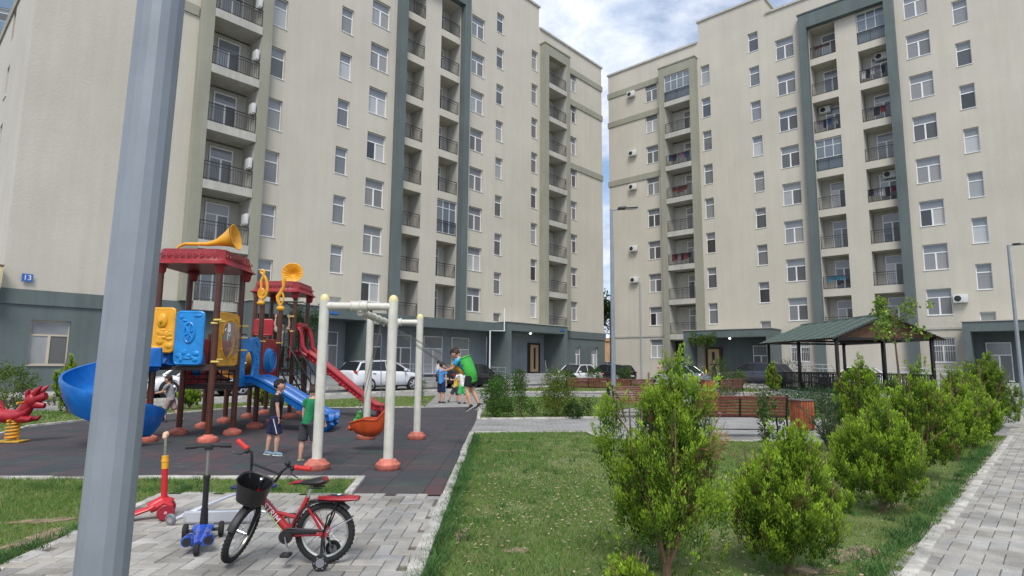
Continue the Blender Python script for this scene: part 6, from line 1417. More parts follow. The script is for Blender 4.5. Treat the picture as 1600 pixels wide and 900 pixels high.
def slope(side):
    m = MB(); x_e = gx0-ov if side < 0 else gx1+ov; n = int((gy1-gy0+.8)/.11); rows = 12; vs = []; sl = (zr-ze+.08)/(abs(x_e-cx))
    for i in range(n+1):
        y = gy0-.4+(gy1-gy0+.8)*i/n; w_ = .035*math.sin(i*PI/1.0*.9)
        for j in range(rows+1):
            for k in (0, 1):
                f = (j+k*.92)/(rows+1) if k else j/(rows+1); f = min(1, f+0.0)
                x = x_e+(cx-x_e)*f; z = ze+.02+abs(x-x_e)*sl+w_+(.0 if k else .035); vs.append((x, y, z))
    c = (rows+1)*2; m.add(vs, [(i*c+j, i*c+j+1, (i+1)*c+j+1, (i+1)*c+j) for i in range(n) for j in range(c-1)]); gb(m, 'roof', M_ROOFG, ang=25)
    m = MB(); m.add([(x_e, gy0-.36, ze-.03), (cx, gy0-.36, zr+.0), (cx, gy1+.36, zr+.0), (x_e, gy1+.36, ze-.03)], [(0, 1, 2, 3)]); gb(m, 'ceiling', M_ROOFW, smooth=False)
slope(-1); slope(1)
m = MB(); m.tube([(cx, gy0-.42, zr+.1), (cx, gy1+.42, zr+.1)], .1, 10)
gb(m, 'ridge', M_ROOFG)
m = MB()
for y in (gy0-.4, gy1+.4):
    for s, xe in ((-1, gx0-ov), (1, gx1+ov)): m.tube([(xe, y, ze-.01), (cx, y, zr+.04)], .045, 4)
gb(m, 'bargeboard', M_BLACK)
m = MB(); m.add([(gx0+.1, gy0+.05, ze+.08), (gx1-.1, gy0+.05, ze+.08), (cx, gy0+.05, zr-.12)], [(0, 1, 2)]); m.v = m.v; gb(m, 'gable_board', M_ROOFW, smooth=False)
def balus(p0, p1, z0=.2, z1=1.12):
    a, b = V(*p0, 0), V(*p1, 0); L = (b-a).length; n = int(L/.15); m = MB(); d = (b-a).normalized(); ang = math.atan2(d.y, d.x)
    for z in (z0, z1): c = (a+b)/2; m.cham((0, 0, 0), (L, .06, .06), .005, Matrix.Translation((c.x, c.y, z)) @ Matrix.Rotation(ang, 4, 'Z'))
    for i in range(n+1): c = a.lerp(b, i/n); t = .055 if i % 6 == 0 else .04; m.cham((0, 0, 0), (t, t, z1-z0), .004, Matrix.Translation((c.x, c.y, (z0+z1)/2)) @ Matrix.Rotation(ang, 4, 'Z'))
    gb(m, 'balustrade', M_BLACK)
balus((gx0, gy0+.1), (gx0, 33.2)); balus((gx0, 33.4), (gx0, gy1)); balus((gx0, gy1), (gx1, gy1)); balus((gx1, gy0), (gx1, gy1)); balus((gx0+2.4, gy0), (gx1, gy0))
for y in (30.3, 33.2, 35.8):
    pass
tb_ = empty('picnic_table', (18.3, 33.2, .14), 0, 'dark wooden table inside the gazebo', 'table'); m = MB(); m.cham((0, 0, .74), (1.0, 4.6, .06), .01); m.build('table_top', M_WOODR, tb_)
for y in (-1.8, 1.8): m = MB(); m.cham((0, y, .36), (.7, .1, .72), .01); m.build('leg', M_BLACK, tb_)
for x, lb in ((17.0, 'long wooden bench on the near left side inside the gazebo'), (19.7, 'long wooden bench on the right side inside the gazebo')):
    g_ = empty('long_bench', (x, 33.2, .14), 0, lb, 'bench', 'gazebo benches'); m = MB(); m.cham((0, 0, .45), (.4, 5.2, .05), .01); m.build('seat', M_WOODR, g_)
    for y in (-2, 0, 2): m = MB(); m.cham((0, y, .21), (.32, .08, .42), .01); m.build('leg', M_BLACK, g_)

# ================================================================ CARS
def car(label, loc, az, L, Wd, Ht, paint, kind='sedan', front_detail=True):
    Cc = empty('parked_car', loc, -az, label, 'car', 'cars parked along the roads')     # local +y forward
    hb = kind in ('suv', 'hatch'); h = Ht; hw = Wd/2; wr = .345 if hb else .325
    zb = .24 if hb else .19; belt = h*(.655 if kind == 'suv' else .60)
    # stations from rear to front: y, bottom, top(beltline/bonnet), half width
    if kind == 'sedan': st = [(-.5, .38, .74, .70), (-.493, .28, .82, .84), (-.47, .22, .92, .93), (-.40, .19, .97, .98), (-.26, .19, .97, 1), (0, .19, .95, 1), (.17, .19, .93, 1), (.27, .19, .88, .99), (.38, .19, .80, .96), (.46, .2, .70, .90), (.49, .24, .60, .80), (.5, .32, .5, .68)]
    else: st = [(-.5, .42, .86, .72), (-.494, .32, .98, .86), (-.47, .26, 1.04, .95), (-.40, .24, 1.06, .99), (-.26, .24, 1.04, 1), (0, .24, 1.02, 1), (.17, .24, 1.0, 1), (.26, .24, .98, .99), (.38, .24, .90, .96), (.455, .25, .80, .91), (.49, .3, .66, .80), (.5, .38, .56, .70)]
    sc = belt/.95 if kind == 'sedan' else belt/1.02
    vs = []; nn = 14
    for (y, z0, z1, k) in st:
        z1 *= sc; w_ = hw*k
        pr = [(-w_*.90, z0), (-w_*.985, z0+.08), (-w_, z0+(z1-z0)*.42), (-w_*.985, z0+(z1-z0)*.72), (-w_*.945, z1-.05), (-w_*.86, z1), (-w_*.45, z1+.022)]
        pr = pr+[(-x, z) for x, z in reversed(pr)]; vs += [(x, y*L, z) for x, z in pr]
    m = MB(); m.add(vs, [(i*nn+j, i*nn+(j+1) % nn, (i+1)*nn+(j+1) % nn, (i+1)*nn+j) for i in range(len(st)-1) for j in range(nn)]+[tuple(range(nn)), tuple(reversed([(len(st)-1)*nn+j for j in range(nn)]))])
    bo = m.build('body', paint, Cc, ang=50)
    # greenhouse: glass volume with painted roof and pillars
    if kind == 'sedan': gs = [(-.37, .0, .86), (-.20, 1, .72), (.0, 1.0, .74), (.09, .93, .73), (.24, 0, .86)]
    elif kind == 'hatch': gs = [(-.475, .0, .84), (-.40, .86, .70), (-.2, 1, .74), (.02, 1.0, .74), (.10, .93, .73), (.26, 0, .86)]
    else: gs = [(-.487, .0, .86), (-.41, .80, .75), (-.30, .93, .765), (-.08, 1.0, .77), (.05, .97, .76), (.28, 0, .87)]
    zt = lambda y: None
    vs = []; zB = belt-.03
    for (y, f, k) in gs:
        zz = zB+(h-.03-zB)*f; w0 = hw*.90; w1 = hw*(k if f > 0 else .86)
        vs += [(-w0, y*L, zB), (-w1, y*L, zz), (-w1*.6, y*L, zz+.03*f), (w1*.6, y*L, zz+.03*f), (w1, y*L, zz), (w0, y*L, zB)]
    m = MB(); n6 = 6; m.add(vs, [(i*n6+j, i*n6+(j+1) % n6, (i+1)*n6+(j+1) % n6, (i+1)*n6+j) for i in range(len(gs)-1) for j in range(n6)]+[tuple(range(6)), tuple(reversed([(len(gs)-1)*6+j for j in range(6)]))])
    m.build('windows', mat('car_glass', (.02, .024, .028), .08, spec=.5), Cc, ang=30)
    m = MB()
    top = [g for g in gs if g[1] > .78]
    vs = []
    for (y, f, k) in top:
        zz = zB+(h-.03-zB)*f+.012; w1 = hw*k+.012; vs += [(-w1, y*L, zz-.035), (-w1*.97, y*L, zz+.006), (-w1*.6, y*L, zz+.03), (w1*.6, y*L, zz+.03), (w1*.97, y*L, zz+.006), (w1, y*L, zz-.035)]
    m.add(vs, [(i*6+j, i*6+j+1, (i+1)*6+j+1, (i+1)*6+j) for i in range(len(top)-1) for j in range(5)])
    G_ = {g[0]: g for g in gs}
    def gp(y, f, k, s): return V(s*(hw*k+.006), y*L, zB+(h-.03-zB)*f)
    for s in (-1, 1):
        a, b = gs[-1], gs[-2]; m.tube([gp(a[0], 0, .89, s), gp(b[0], b[1], b[2], s)], [.045, .03], 6)
        a, b = gs[0], gs[1]; m.tube([gp(a[0]+.02, 0, .90, s), gp(b[0]+.01, b[1], b[2], s)], [.06, .045] if kind != 'sedan' else [.07, .05], 6)
        m.tube([gp(-.06, 0, .90, s), gp(-.07, 1, .75, s)], .022, 4)
        if kind == 'hatch': m.tube([gp(-.27, 0, .90, s), gp(-.29, .98, .75, s)], .03, 4)
        m.cham((s*(hw+.06), .19*L, belt+.06), (.2, .11, .13), .035)
    m.build('roof', paint, Cc, ang=50)
    trim = M_BLACKP
    for s in (-1, 1):
        for y in (-.30, .315):
            yy = y*L; m = MB(); m.lathe([(0, 0), (wr+.055, 0), (wr+.055, .02), (wr+.03, .022)], (s*(hw-.035), yy, wr), (s, 0, 0), 24); m.build('wheel_arch', trim, Cc)
            m = MB(); m.lathe([(.1, -.2), (wr-.02, -.2), (wr, -.17), (wr, .0), (wr-.02, .02), (wr*.68, .02), (wr*.66, .0)], (s*(hw-.005), yy, wr), (s, 0, 0), 26); t_ = m.build('wheel', M_RUB, Cc)
            m = MB(); c = V(s*(hw-.0), yy, wr); m.lathe([(wr*.60, .014), (wr*.68, .016), (wr*.68, 0)], c, (s, 0, 0), 26)
            for k in range(5):
                t = 2*PI*k/5; d = V(0, math.cos(t), math.sin(t)); 
                for e in (-.13, .13): d2 = V(0, math.cos(t+e), math.sin(t+e)); m.tube([c+V(s*.014, 0, 0), c+V(s*.012, 0, 0)+d2*wr*.64], [.035, .02], 5)
            m.build('rim', M_ALU, t_); m = MB(); m.lathe([(0, -.01), (wr*.62, -.01)], c, (s, 0, 0), 20); m.build('brake_disc', M_DARK, t_)
    for s in (-1, 1):       # lamps
        zf = (.62 if kind == 'sedan' else .78)*sc*1.0; m = MB(); m.ell((s*hw*.70, .462*L, zf*.98), (hw*.22, .07*L*.5, .07), 12, 8); m.build('headlight', mat('headlamp', (.55, .58, .6), .12, spec=1), Cc)
        zr_ = (.82 if kind == 'sedan' else .95)*sc; m = MB(); m.ell((s*hw*.80, -.478*L, zr_), (hw*.24, .07, .085), 12, 8); m.build('tail_light', mat('tail_lamp', (.45, .02, .02), .2, coat=.5), Cc)
    m = MB(); m.cham((0, .493*L, .42*sc*1.05), (hw*.9, .06, .2), .03); m.cham((0, .49*L, .25), (hw*1.2, .08, .1), .03); m.cham((0, -.492*L, .33), (hw*1.3, .07, .16), .03); m.cham((0, 0, zb+.02), (Wd*.97, L*.5, .08), .02)
    m.build('lower_trim', trim, Cc)
    m = MB(); m.box(-.26, .26, -.508*L, -.503*L, .55*sc, .66*sc); m.box(-.26, .26, .50*L+.015, .503*L+.015, .38, .49); m.build('number_plate', M_WHITE, Cc, smooth=False)
    for s in (-1, 1):
        for y in (-.06, .2): MB().box(s*hw*.992-.008, s*hw*.992+.008, y*L-.004, y*L+.004, zb+.12, belt-.08).build('door_line', trim, Cc)
        for y in (-.02, -.22): MB().cham((s*(hw-.005), y*L-.1, belt-.14), (.03, .2, .03), .008).build('door_handle', trim, Cc)
    return Cc
PW = mat('car_white', (.72, .73, .75), .25, coat=.8); PB = mat('car_black', (.016, .016, .018), .22, coat=.8); PG = mat('car_graphite', (.055, .055, .075), .3, metal=.4, coat=.7); PSv = mat('car_silver', (.5, .54, .6), .28, metal=.5, coat=.6)
AZL = R(42.6); AZR = R(-47.4)
def carat(p): return (p.x, p.y, .012)
car('white hatchback-style SUV parked behind the red slide and swing frame', carat(WL(-3.4, 5.6)), AZL, 4.45, 1.84, 1.6, PW, 'suv')
car('black car parked behind the boys on the path', carat(WL(3.6, 5.4)), AZL, 4.5, 1.78, 1.45, PB, 'sedan')
car('white sedan facing left in front of the left block porch', carat(WL(14.2, 5.6)), AZL+PI, 4.7, 1.84, 1.46, PW, 'sedan')
car('white sedan parked behind the play tower, mostly hidden by the near lamp post', carat(WL(-12.6, 5.6)), AZL+PI, 4.6, 1.82, 1.5, PW, 'hatch')

car('dark car at the gap between the blocks, behind the slim lamp post', carat(WR(6.2, 6.0)), AZR, 4.5, 1.8, 1.5, PB, 'hatch')
car('silver sedan with red tail lamp left of the entrance with the wooden door', carat(WR(-.6, 6.4)), AZR, 4.5, 1.8, 1.42, PSv, 'sedan')
car('large dark grey SUV left of the gazebo, its tail lamp toward the gazebo', carat(WR(-6.5, 6.5)), AZR, 4.85, 1.92, 1.72, PG, 'suv')
car('white sedan half hidden behind the gazebo balustrade', carat(WR(-13.4, 6.0)), AZR+PI, 4.6, 1.82, 1.46, PW, 'sedan')
car('white van-like car far off beyond the gap between the blocks', (14.6, 86, 0), R(150), 4.8, 1.9, 1.9, PW, 'suv')

# ================================================================ PLANTS
M_LEAF = mat('leaf', (1, 1, 1), .55, attr='tint', trans=.35, spec=.3)
M_NEEDLE = mat('scale_leaf', (1, 1, 1), .65, attr='tint', trans=.3, spec=.2)
M_TWIG = mat('twig_brown', (.17, .105, .065), .9, var=.25, vscale=15)
def unit(v): return v/np.maximum(np.linalg.norm(v, axis=1, keepdims=True), 1e-9)
def stems(parent, H_, W_, seed, n=9, r=.014, spread=.55, name='stem', base=.0, mt=None):
    q = random.Random(seed); m = MB(); m.tube([(0, 0, -.02), (0, 0, H_*.12)], [r*1.8, r*1.4], 7)
    for i in range(n):
        a = 2*PI*i/n+q.uniform(-.4, .4); R_ = W_*spread*q.uniform(.3, .95); hh = H_*q.uniform(.55, .92)
        m.tube([(0, 0, H_*.04+base), (R_*.35*math.cos(a), R_*.35*math.sin(a), hh*.35), (R_*.7*math.cos(a), R_*.7*math.sin(a), hh*.7), (R_*.75*math.cos(a), R_*.75*math.sin(a), hh)], [r, r*.7, r*.45, r*.2], 5)
        for k in range(3):
            f = q.uniform(.3, .85); b = a+q.uniform(-1, 1); p = V(R_*f*math.cos(a), R_*f*math.sin(a), hh*f); m.tube([p, p+V(.14*W_*math.cos(b), .14*W_*math.sin(b), .12*H_)], [r*.35, r*.15], 4)
    return m.build(name, mt or M_TWIG, parent)
def thuja(loc, H_, W_, label, seed, ncl=300, per=64, prof='egg', leaf=.019, sparse=0, bright=1.0, base=.06, lobes=7, group='thuja shrubs'):
    T_ = empty('thuja', loc, 0, label, 'shrub', group); q = np.random.default_rng(seed)
    stems(T_, H_, W_, seed, 10, r=.011+.004*H_)
    ncl = int(ncl*1.5); f = q.uniform(0, 1, ncl)**.85; az_ = q.uniform(0, 2*PI, ncl)
    if prof == 'egg': rp = np.sin(np.clip(f*.86+.14, 0, 1)**.8*PI)**.6
    elif prof == 'cone': rp = (1-f)**.75*1.05+.06; rp *= np.clip((f+.05)*7, .35, 1)
    elif prof == 'globe': rp = np.sqrt(np.maximum(0, 1-(2*f-1)**2))*.98+.05
    else: rp = np.interp(f, [0, .12, .3, .45, .6, .75, .9, 1], prof)
    lump = noise2(az_*1.3+seed, f*5+seed, 1.0, seed) ; lump2 = noise2(az_*3+seed, f*9, 1.0, seed+5)
    rad = W_/2*rp*(.50+.55*lump+.30*lump2)*q.uniform(.72, 1.04, ncl)
    keep = np.ones(ncl, bool)
    if sparse: keep = (lump > .30+.22*sparse*(1-f)) | (q.random(ncl) < .30)
    z = base+f*(H_-base-.14); X_, Y_ = rad*np.cos(az_), rad*np.sin(az_)
    if lobes:      # several leaders, each a plume of its own, break the outline
        la = np.arange(lobes)*2.4+q.uniform(-.5, .5, lobes); lr = W_/2*q.uniform(.30, .80, lobes); lh = H_*q.uniform(.55, .97, lobes)*(1-.22*lr/(W_/2)); lh[0] = H_*.97; lr[0] *= .2
        k = q.integers(0, lobes, ncl); sel = q.random(ncl) < .62; fl_ = q.uniform(.18, 1, ncl); rr = W_*.17*np.sqrt(np.maximum(.04, 1-fl_**2.2))*q.uniform(.3, 1, ncl); sp_ = np.sin(np.clip(fl_*1.25, 0, 1)*PI/2)
        X2 = lr[k]*np.cos(la[k])*sp_+rr*np.cos(az_); Y2 = lr[k]*np.sin(la[k])*sp_+rr*np.sin(az_); Z2 = base+fl_*(lh[k]-base-.14)
        X_ = np.where(sel, X2, X_*.84); Y_ = np.where(sel, Y2, Y_*.84); z = np.where(sel, Z2, base+f*(H_*.8-base-.14)); keep = keep | (sel & (q.random(ncl) < .8))
    c = np.stack([X_, Y_, z], 1)[keep]; f_ = f[keep]; az2 = az_[keep]; lump = lump[keep]; n = len(c)
    d = np.stack([np.cos(az2)*(.34-.22*f_), np.sin(az2)*(.34-.22*f_), np.ones(n)], 1)+q.normal(0, .14, (n, 3)); d = unit(d)
    ln = q.uniform(.12, .24, n)*(H_/1.3)**.35
    fan = unit(np.cross(d, q.normal(0, 1, (n, 3))))
    t = q.uniform(0, 1, (n, per))**.9; lat = q.normal(0, 1, (n, per))*(.012+.040*np.sin(np.clip(t*.9+.1, 0, 1)*PI))*(ln[:, None]/.15)*.42; dep = q.normal(0, .012, (n, per))
    nb = np.cross(d, fan)
    P0 = c[:, None]+d[:, None]*(t*ln[:, None])[..., None]+fan[:, None]*lat[..., None]+nb[:, None]*dep[..., None]
    ld = unit((d[:, None]*1.0+fan[:, None]*(lat/(.05))[..., None]*.55+q.normal(0, .17, (n, per, 3))).reshape(-1, 3)); P0 = P0.reshape(-1, 3)
    wv = unit(np.cross(ld, q.normal(0, 1, ld.shape))); L_ = q.uniform(.7, 1.4, (len(P0), 1))*leaf; 
    A = P0-wv*L_*.29; B_ = P0+wv*L_*.29; C_ = P0+ld*L_*1.25
    co = np.stack([A, B_, C_], 1).reshape(-1, 3)
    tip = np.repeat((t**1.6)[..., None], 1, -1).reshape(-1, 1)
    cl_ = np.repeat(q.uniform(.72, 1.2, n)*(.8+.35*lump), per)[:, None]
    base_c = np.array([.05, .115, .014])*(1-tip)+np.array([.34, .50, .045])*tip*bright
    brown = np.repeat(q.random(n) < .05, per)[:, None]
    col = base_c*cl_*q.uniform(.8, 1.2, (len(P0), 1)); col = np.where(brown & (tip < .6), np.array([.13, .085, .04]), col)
    fastmesh('foliage', co, None, 3, M_NEEDLE, T_, col=np.repeat(col, 3, 0)); return T_
def leaf_mass(name, parent, cs, rs, per, leaf, colr, seed, mt=None, asp=.5, up=.2, flat=1.0, light=.0):
    """clumps of leaf quads at centres cs with radius rs"""
    q = np.random.default_rng(seed); cs = np.array(cs, float); rs = np.array(rs, float); n = len(cs)
    u = unit(q.normal(0, 1, (n*per, 3))); r = q.uniform(.35, 1, (n*per, 1))**.6; P = np.repeat(cs, per, 0)+u*r*np.repeat(rs, per)[:, None]*np.array([1, 1, flat])
    ld = unit(u*.7+q.normal(0, .6, u.shape)+np.array([0, 0, up])); wv = unit(np.cross(ld, q.normal(0, 1, ld.shape))); L_ = q.uniform(.6, 1.3, (len(P), 1))*leaf
    co = np.stack([P, P+ld*L_*.5+wv*L_*asp*.5, P+ld*L_, P+ld*L_*.5-wv*L_*asp*.5], 1).reshape(-1, 3)
    cv = np.repeat(q.uniform(.7, 1.25, n), per)[:, None]*q.uniform(.7, 1.3, (len(P), 1)); col = np.array(colr)*cv
    yel = q.random(len(P)) < light; col[yel] = col[yel]*np.array([2.2, 1.7, 1.1])
    return fastmesh(name, co, None, 4, mt or M_LEAF, parent, col=np.repeat(col, 4, 0))
def bush(loc, W_, H_, label, seed, leaf=.04, colr=(.06, .13, .02), ncl=60, per=55, light=.15, asp=.55, group=None, name='bush', shape=.8, cat='bush', ztop=None, airy=.17):
    T_ = empty(name, loc, 0, label, cat, group); q = random.Random(seed); stems(T_, H_, W_, seed, 8, r=.012)
    cs, rs = [], []
    for i in range(ncl):
        f = q.uniform(.08, 1); a = q.uniform(0, 2*PI); rr = W_/2*math.sqrt(max(.04, 1-(abs(2*f-.95))**2.2*shape))*q.uniform(.25, .92)
        cs.append((rr*math.cos(a), rr*math.sin(a), H_*f*.92)); rs.append(q.uniform(.5, 1.1)*W_*airy)
    leaf_mass('foliage', T_, cs, rs, per, leaf, colr, seed, asp=asp, light=light); return T_
def sapling(loc, H_, label, seed, leaf=.05, colr=(.05, .12, .02), n=14, W_=.3, per=9, name='young_plant', asp=.4, group='small plants in the beds'):
    T_ = empty(name, loc, 0, label, 'plant', group); q = random.Random(seed); m = MB(); cs, rs = [], []
    for k in range(3):
        a = q.uniform(0, 6.28); P = [V(0, 0, 0), V(W_*.2*math.cos(a), W_*.2*math.sin(a), H_*.5), V(W_*.4*math.cos(a), W_*.4*math.sin(a), H_*q.uniform(.8, 1))]; m.tube(P, [.008, .006, .003], 5)
        for i in range(n): f = q.uniform(.15, 1); p = P[0].lerp(P[1], f*2) if f < .5 else P[1].lerp(P[2], f*2-1); cs.append(tuple(p)); rs.append(W_*.33)
    m.build('stem', M_TWIG, T_); leaf_mass('foliage', T_, cs, rs, per, leaf, colr, seed, asp=asp, up=.5); return T_
TH = 'thuja shrubs'
# the near, open thuja in the middle
t_ = thuja((1.10, 4.36, .02), 1.63, .96, 'tallest near thuja, open and straggly below, in the middle of the lawn', 21, 600, 62, prof=[.85, 1.0, .98, .80, .56, .56, .40, .12], sparse=2.0, leaf=.0175, base=.05)
bc = leaf_mass('dry_spray', t_, [(.30, -.2, .93), (.33, -.22, .98), (.27, -.2, .88)], [.05, .04, .04], 90, .05, (.5, .36, .17), 5, asp=.16); bc['label'] = 'dead straw-coloured spray'
thuja((2.0, 4.47, .02), 1.10, .90, 'rounded dense thuja at the lower right, brown stems showing at its foot', 22, 560, 70, prof=[.4, .78, 1, .98, .86, .66, .42, .15], leaf=.0175, sparse=.9)
thuja((3.82, 6.3, .02), 1.22, 1.12, 'broad thuja with an opening of brown twigs behind the rounded one', 23, 520, 60, prof=[.45, .7, .95, 1, .9, .7, .45, .18], sparse=1.3, leaf=.019)
thuja((6.30, 10.9, .02), 1.82, .86, 'narrow upright thuja with a bulging tip in front of the gazebo balustrade', 24, 380, 52, prof=[.5, .6, .6, .55, .7, .85, .55, .2], sparse=.8, leaf=.024)
thuja((5.5, 8.15, .02), 1.62, 1.2, 'tall cone-shaped thuja, third along the right path', 25, 480, 56, prof=[.55, .85, 1, .95, .8, .65, .42, .15], leaf=.022, sparse=1.0)
thuja((7.15, 9.75, .02), 1.55, 1.06, 'cone-shaped thuja, fourth along the right path', 26, 400, 50, prof=[.6, .85, 1, .9, .75, .6, .38, .12], leaf=.024, sparse=1.0)
thuja((8.45, 11.2, .02), 1.6, 1.12, 'dark cone-shaped thuja, fifth along the right path', 27, 380, 48, prof=[.6, .85, 1, .9, .75, .6, .38, .12], leaf=.026)
thuja((9.95, 12.9, .02), 1.08, 1.02, 'light green globe-shaped thuja along the right path', 28, 360, 46, prof='globe', leaf=.028, bright=1.25)
thuja((11.15, 14.3, .02), 1.8, 1.4, 'dark thuja behind the light globe-shaped one', 29, 360, 44, prof='cone', leaf=.03, bright=.7)
thuja((12.2, 15.3, .02), 1.9, 1.45, 'farthest thuja of the row, at the right edge of the view', 30, 360, 44, prof='cone', leaf=.03, bright=.75)
thuja((4.45, 7.6, .02), .95, .9, 'low yellow-green thuja tucked between two larger ones', 31, 260, 50, prof='egg', leaf=.021, bright=1.15)
thuja((2.95, 5.75, .02), .5, .5, 'very low sprig of thuja at the foot of the rounded one', 32, 70, 50, prof='egg', leaf=.02)
thuja((.74, 3.9, .02), .34, .36, 'small low thuja sprig at the bottom edge left of the open thuja', 33, 80, 60, prof='egg', leaf=.016)
thuja((3.0, 9.5, .02), .5, .4, 'young low thuja in front of the nearest bench', 34, 70, 44, prof='egg', leaf=.024) if False else None
# hedge row left of the mid lawn
BG = 'bushes in the beds'
bush((-.45, 16.85, .02), .95, 1.05, 'dense mid-green bush at the corner where the path meets the playground', 41, .045, (.05, .13, .018), 70, 60, .2, group=BG)
bush((-.30, 18.6, .02), 1.1, 1.15, 'second green bush just behind the corner bush', 42, .05, (.045, .12, .018), 60, 50, .2, group=BG)
bush((1.28, 16.95, .02), 1.15, 1.38, 'largest yellow-green privet bush in the bed across the path', 43, .045, (.085, .14, .02), 110, 60, .3, group=BG)
bush((1.75, 16.75, .02), .6, .5, 'low dark bush at the right foot of the large privet', 44, .045, (.035, .09, .02), 34, 50, .05, group=BG)
for i, (x, y, h_, lb) in enumerate([(.25, 16.9, .72, 'leafy sapling midway between the corner bush and the privet'), (.62, 16.7, .5, 'small sapling just left of the privet'), (-.05, 16.8, .5, 'small sapling nearest the corner bush'), (2.15, 16.9, .55, 'slim sapling right of the privet'), (4.55, 21.5, .8, 'leafy sapling right of the slim lamp post base'), (-1.9, 28, 1.0, 'thin shrub by the path near the black car'), (-3.4, 22.5, .9, 'thin sapling left of the path boys, before the hatchback wheel'), (.35, 23, .9, 'upright sapling beyond the privet, left of it')]):
    sapling((x, y, .02), h_, lb, 60+i, per=16 if y > 20 else 12, W_=.4, leaf=.06)
GB = 'round clipped bushes along the road'
for i, (x, y, w_, h_, lb) in enumerate([(.35, 30.5, 1.0, 1.25, 'round bush left of the privet, before the porch'), (5.2, 37.5, 1.3, 1.3, 'round bush right of the white sedan'), (7.3, 38.5, 1.3, 1.3, 'round bush immediately right of the slim lamp post'), (3.1, 32.5, 1.1, 1.1, 'bush in front of the white sedan'), (9.3, 32, 1.9, 1.6, 'wide bush before the silver sedan'), (10.9, 31.5, 1.6, 1.9, 'dark upright bush between the silver sedan and the dark SUV')]):
    bush((x, y, .02), w_, h_, lb, 80+i, .07, (.05, .11, .02), 60, 40, .15, group=GB)
bush((12.2, 32.5, .02), 1.5, 1.25, 'loose bush in front of the dark grey SUV bonnet', 88, .07, (.065, .12, .025), 60, 36, .25, group=GB)
thuja((14.4, 33.0, .02), 1.9, .8, 'slim thuja standing before the middle of the dark grey SUV', 89, 150, 40, prof='cone', leaf=.05)
bush((6.9, 19.4, .02), 1.0, .95, 'grey twiggy shrub behind the nearest bench', 90, .05, (.09, .12, .06), 26, 26, .1, group=BG, airy=.14)
bush((8.1, 19.6, .02), 1.0, .9, 'second grey twiggy shrub behind the nearest bench', 91, .05, (.09, .12, .05), 26, 26, .1, group=BG, airy=.14)
# roses and oleander
def flower_bush(loc, W_, H_, label, seed, nf, fc, **k):
    T_ = bush(loc, W_, H_, label, seed, **k); q = random.Random(seed)
    for i in range(nf):
        a, f = q.uniform(0, 6.28), q.uniform(.5, 1); c = V(W_*.42*math.cos(a), W_*.42*math.sin(a)-.1, H_*f); m = MB()
        m.ell(tuple(c), (.032, .032, .025), 8, 6)
        for j in range(5): t = j*1.256+q.uniform(0, 1); m.ell(tuple(c+V(.026*math.cos(t), .026*math.sin(t), .004)), (.024, .024, .014), 6, 4)
        m.build('flower', fc, T_)
PK, DR = mat('petal_pink', (.75, .5, .5), .7), mat('petal_red', (.4, .05, .08), .7)
flower_bush((8.55, 18.2, .02), 2.0, .62, 'low rose bush with pale pink blooms left of the oleander', 93, 7, PK, leaf=.055, colr=(.035, .10, .03), ncl=80, per=40, group=BG)
flower_bush((10.6, 20.4, .02), 2.2, .6, 'wide dark green rose bush with a few pale blooms before the gazebo', 94, 5, PK, leaf=.06, colr=(.03, .09, .03), ncl=80, per=40, group=BG)
flower_bush((7.2, 21.2, .02), 1.6, .55, 'low green rose bush behind the twiggy shrubs', 95, 2, PK, leaf=.06, colr=(.045, .12, .025), ncl=60, per=36, group=BG)
fb = br(-4.2, -3.2, 0); flower_bush((fb.x, fb.y, .1), 3.4, 1.9, 'tall bush with dull red blooms in front of the right block porch', 96, 16, DR, leaf=.09, colr=(.05, .09, .045), ncl=60, per=30, group=BG, airy=.12)
fb = br(5.4+1.2, -5.6, 0); flower_bush((fb.x, fb.y, .1), 2.0, 1.9, 'bush with dark red blooms before the rightmost porch', 97, 10, DR, leaf=.08, colr=(.045, .09, .03), ncl=60, per=30, group=BG, airy=.14)
def oleander(loc, H_, label, seed, n=16, W_=.9):
    T_ = empty('oleander', loc, 0, label, 'shrub', BG); q = random.Random(seed); m = MB(); co, cc = [], []
    for k in range(n):
        a = q.uniform(0, 6.28); r = W_/2*q.uniform(.2, 1); top = V(r*math.cos(a), r*math.sin(a), H_*q.uniform(.55, 1)); mid_ = V(top.x*.35, top.y*.35, top.z*.55); m.tube([(0, 0, 0), mid_, top], [.009, .006, .003], 5)
        for i in range(30):
            f = q.uniform(.2, 1); p = V(0, 0, 0).lerp(mid_, f*2) if f < .5 else mid_.lerp(top, f*2-1); b = q.uniform(0, 6.28); d = V(math.cos(b)*.75, math.sin(b)*.75, q.uniform(.2, 1)).normalized(); L_ = q.uniform(.10, .17); s = d.cross(V(q.random(), q.random(), q.random()+.1)).normalized()*.010
            co += [p, p+d*L_*.5+s, p+d*L_, p+d*L_*.5-s]; g = q.uniform(.7, 1.3); cc += [(.075*g, .135*g, .065*g)]*4
    m.build('stem', M_TWIG, T_); fastmesh('foliage', np.array([tuple(v) for v in co]), None, 4, M_LEAF, T_, col=np.array(cc))
oleander((6.55, 12.3, .02), 1.05, 'grey-green oleander with long leaves right of the large wooden bin', 101, 22, 1.1)
oleander((5.6, 10.7, .02), .85, 'lower grey-green oleander between the bin and the upright thuja', 102, 14, .8)
sapling((4.30, 10.2, .02), 1.12, 'thin leafy sapling standing in front of the nearest bench', 103, leaf=.06, n=26, W_=.28, per=9, colr=(.06, .13, .03), asp=.5)
sapling((3.4, 11.5, .02), .3, 'tiny seedling at the lawn edge before the nearest bench', 104, leaf=.05, n=8, W_=.1, per=6)
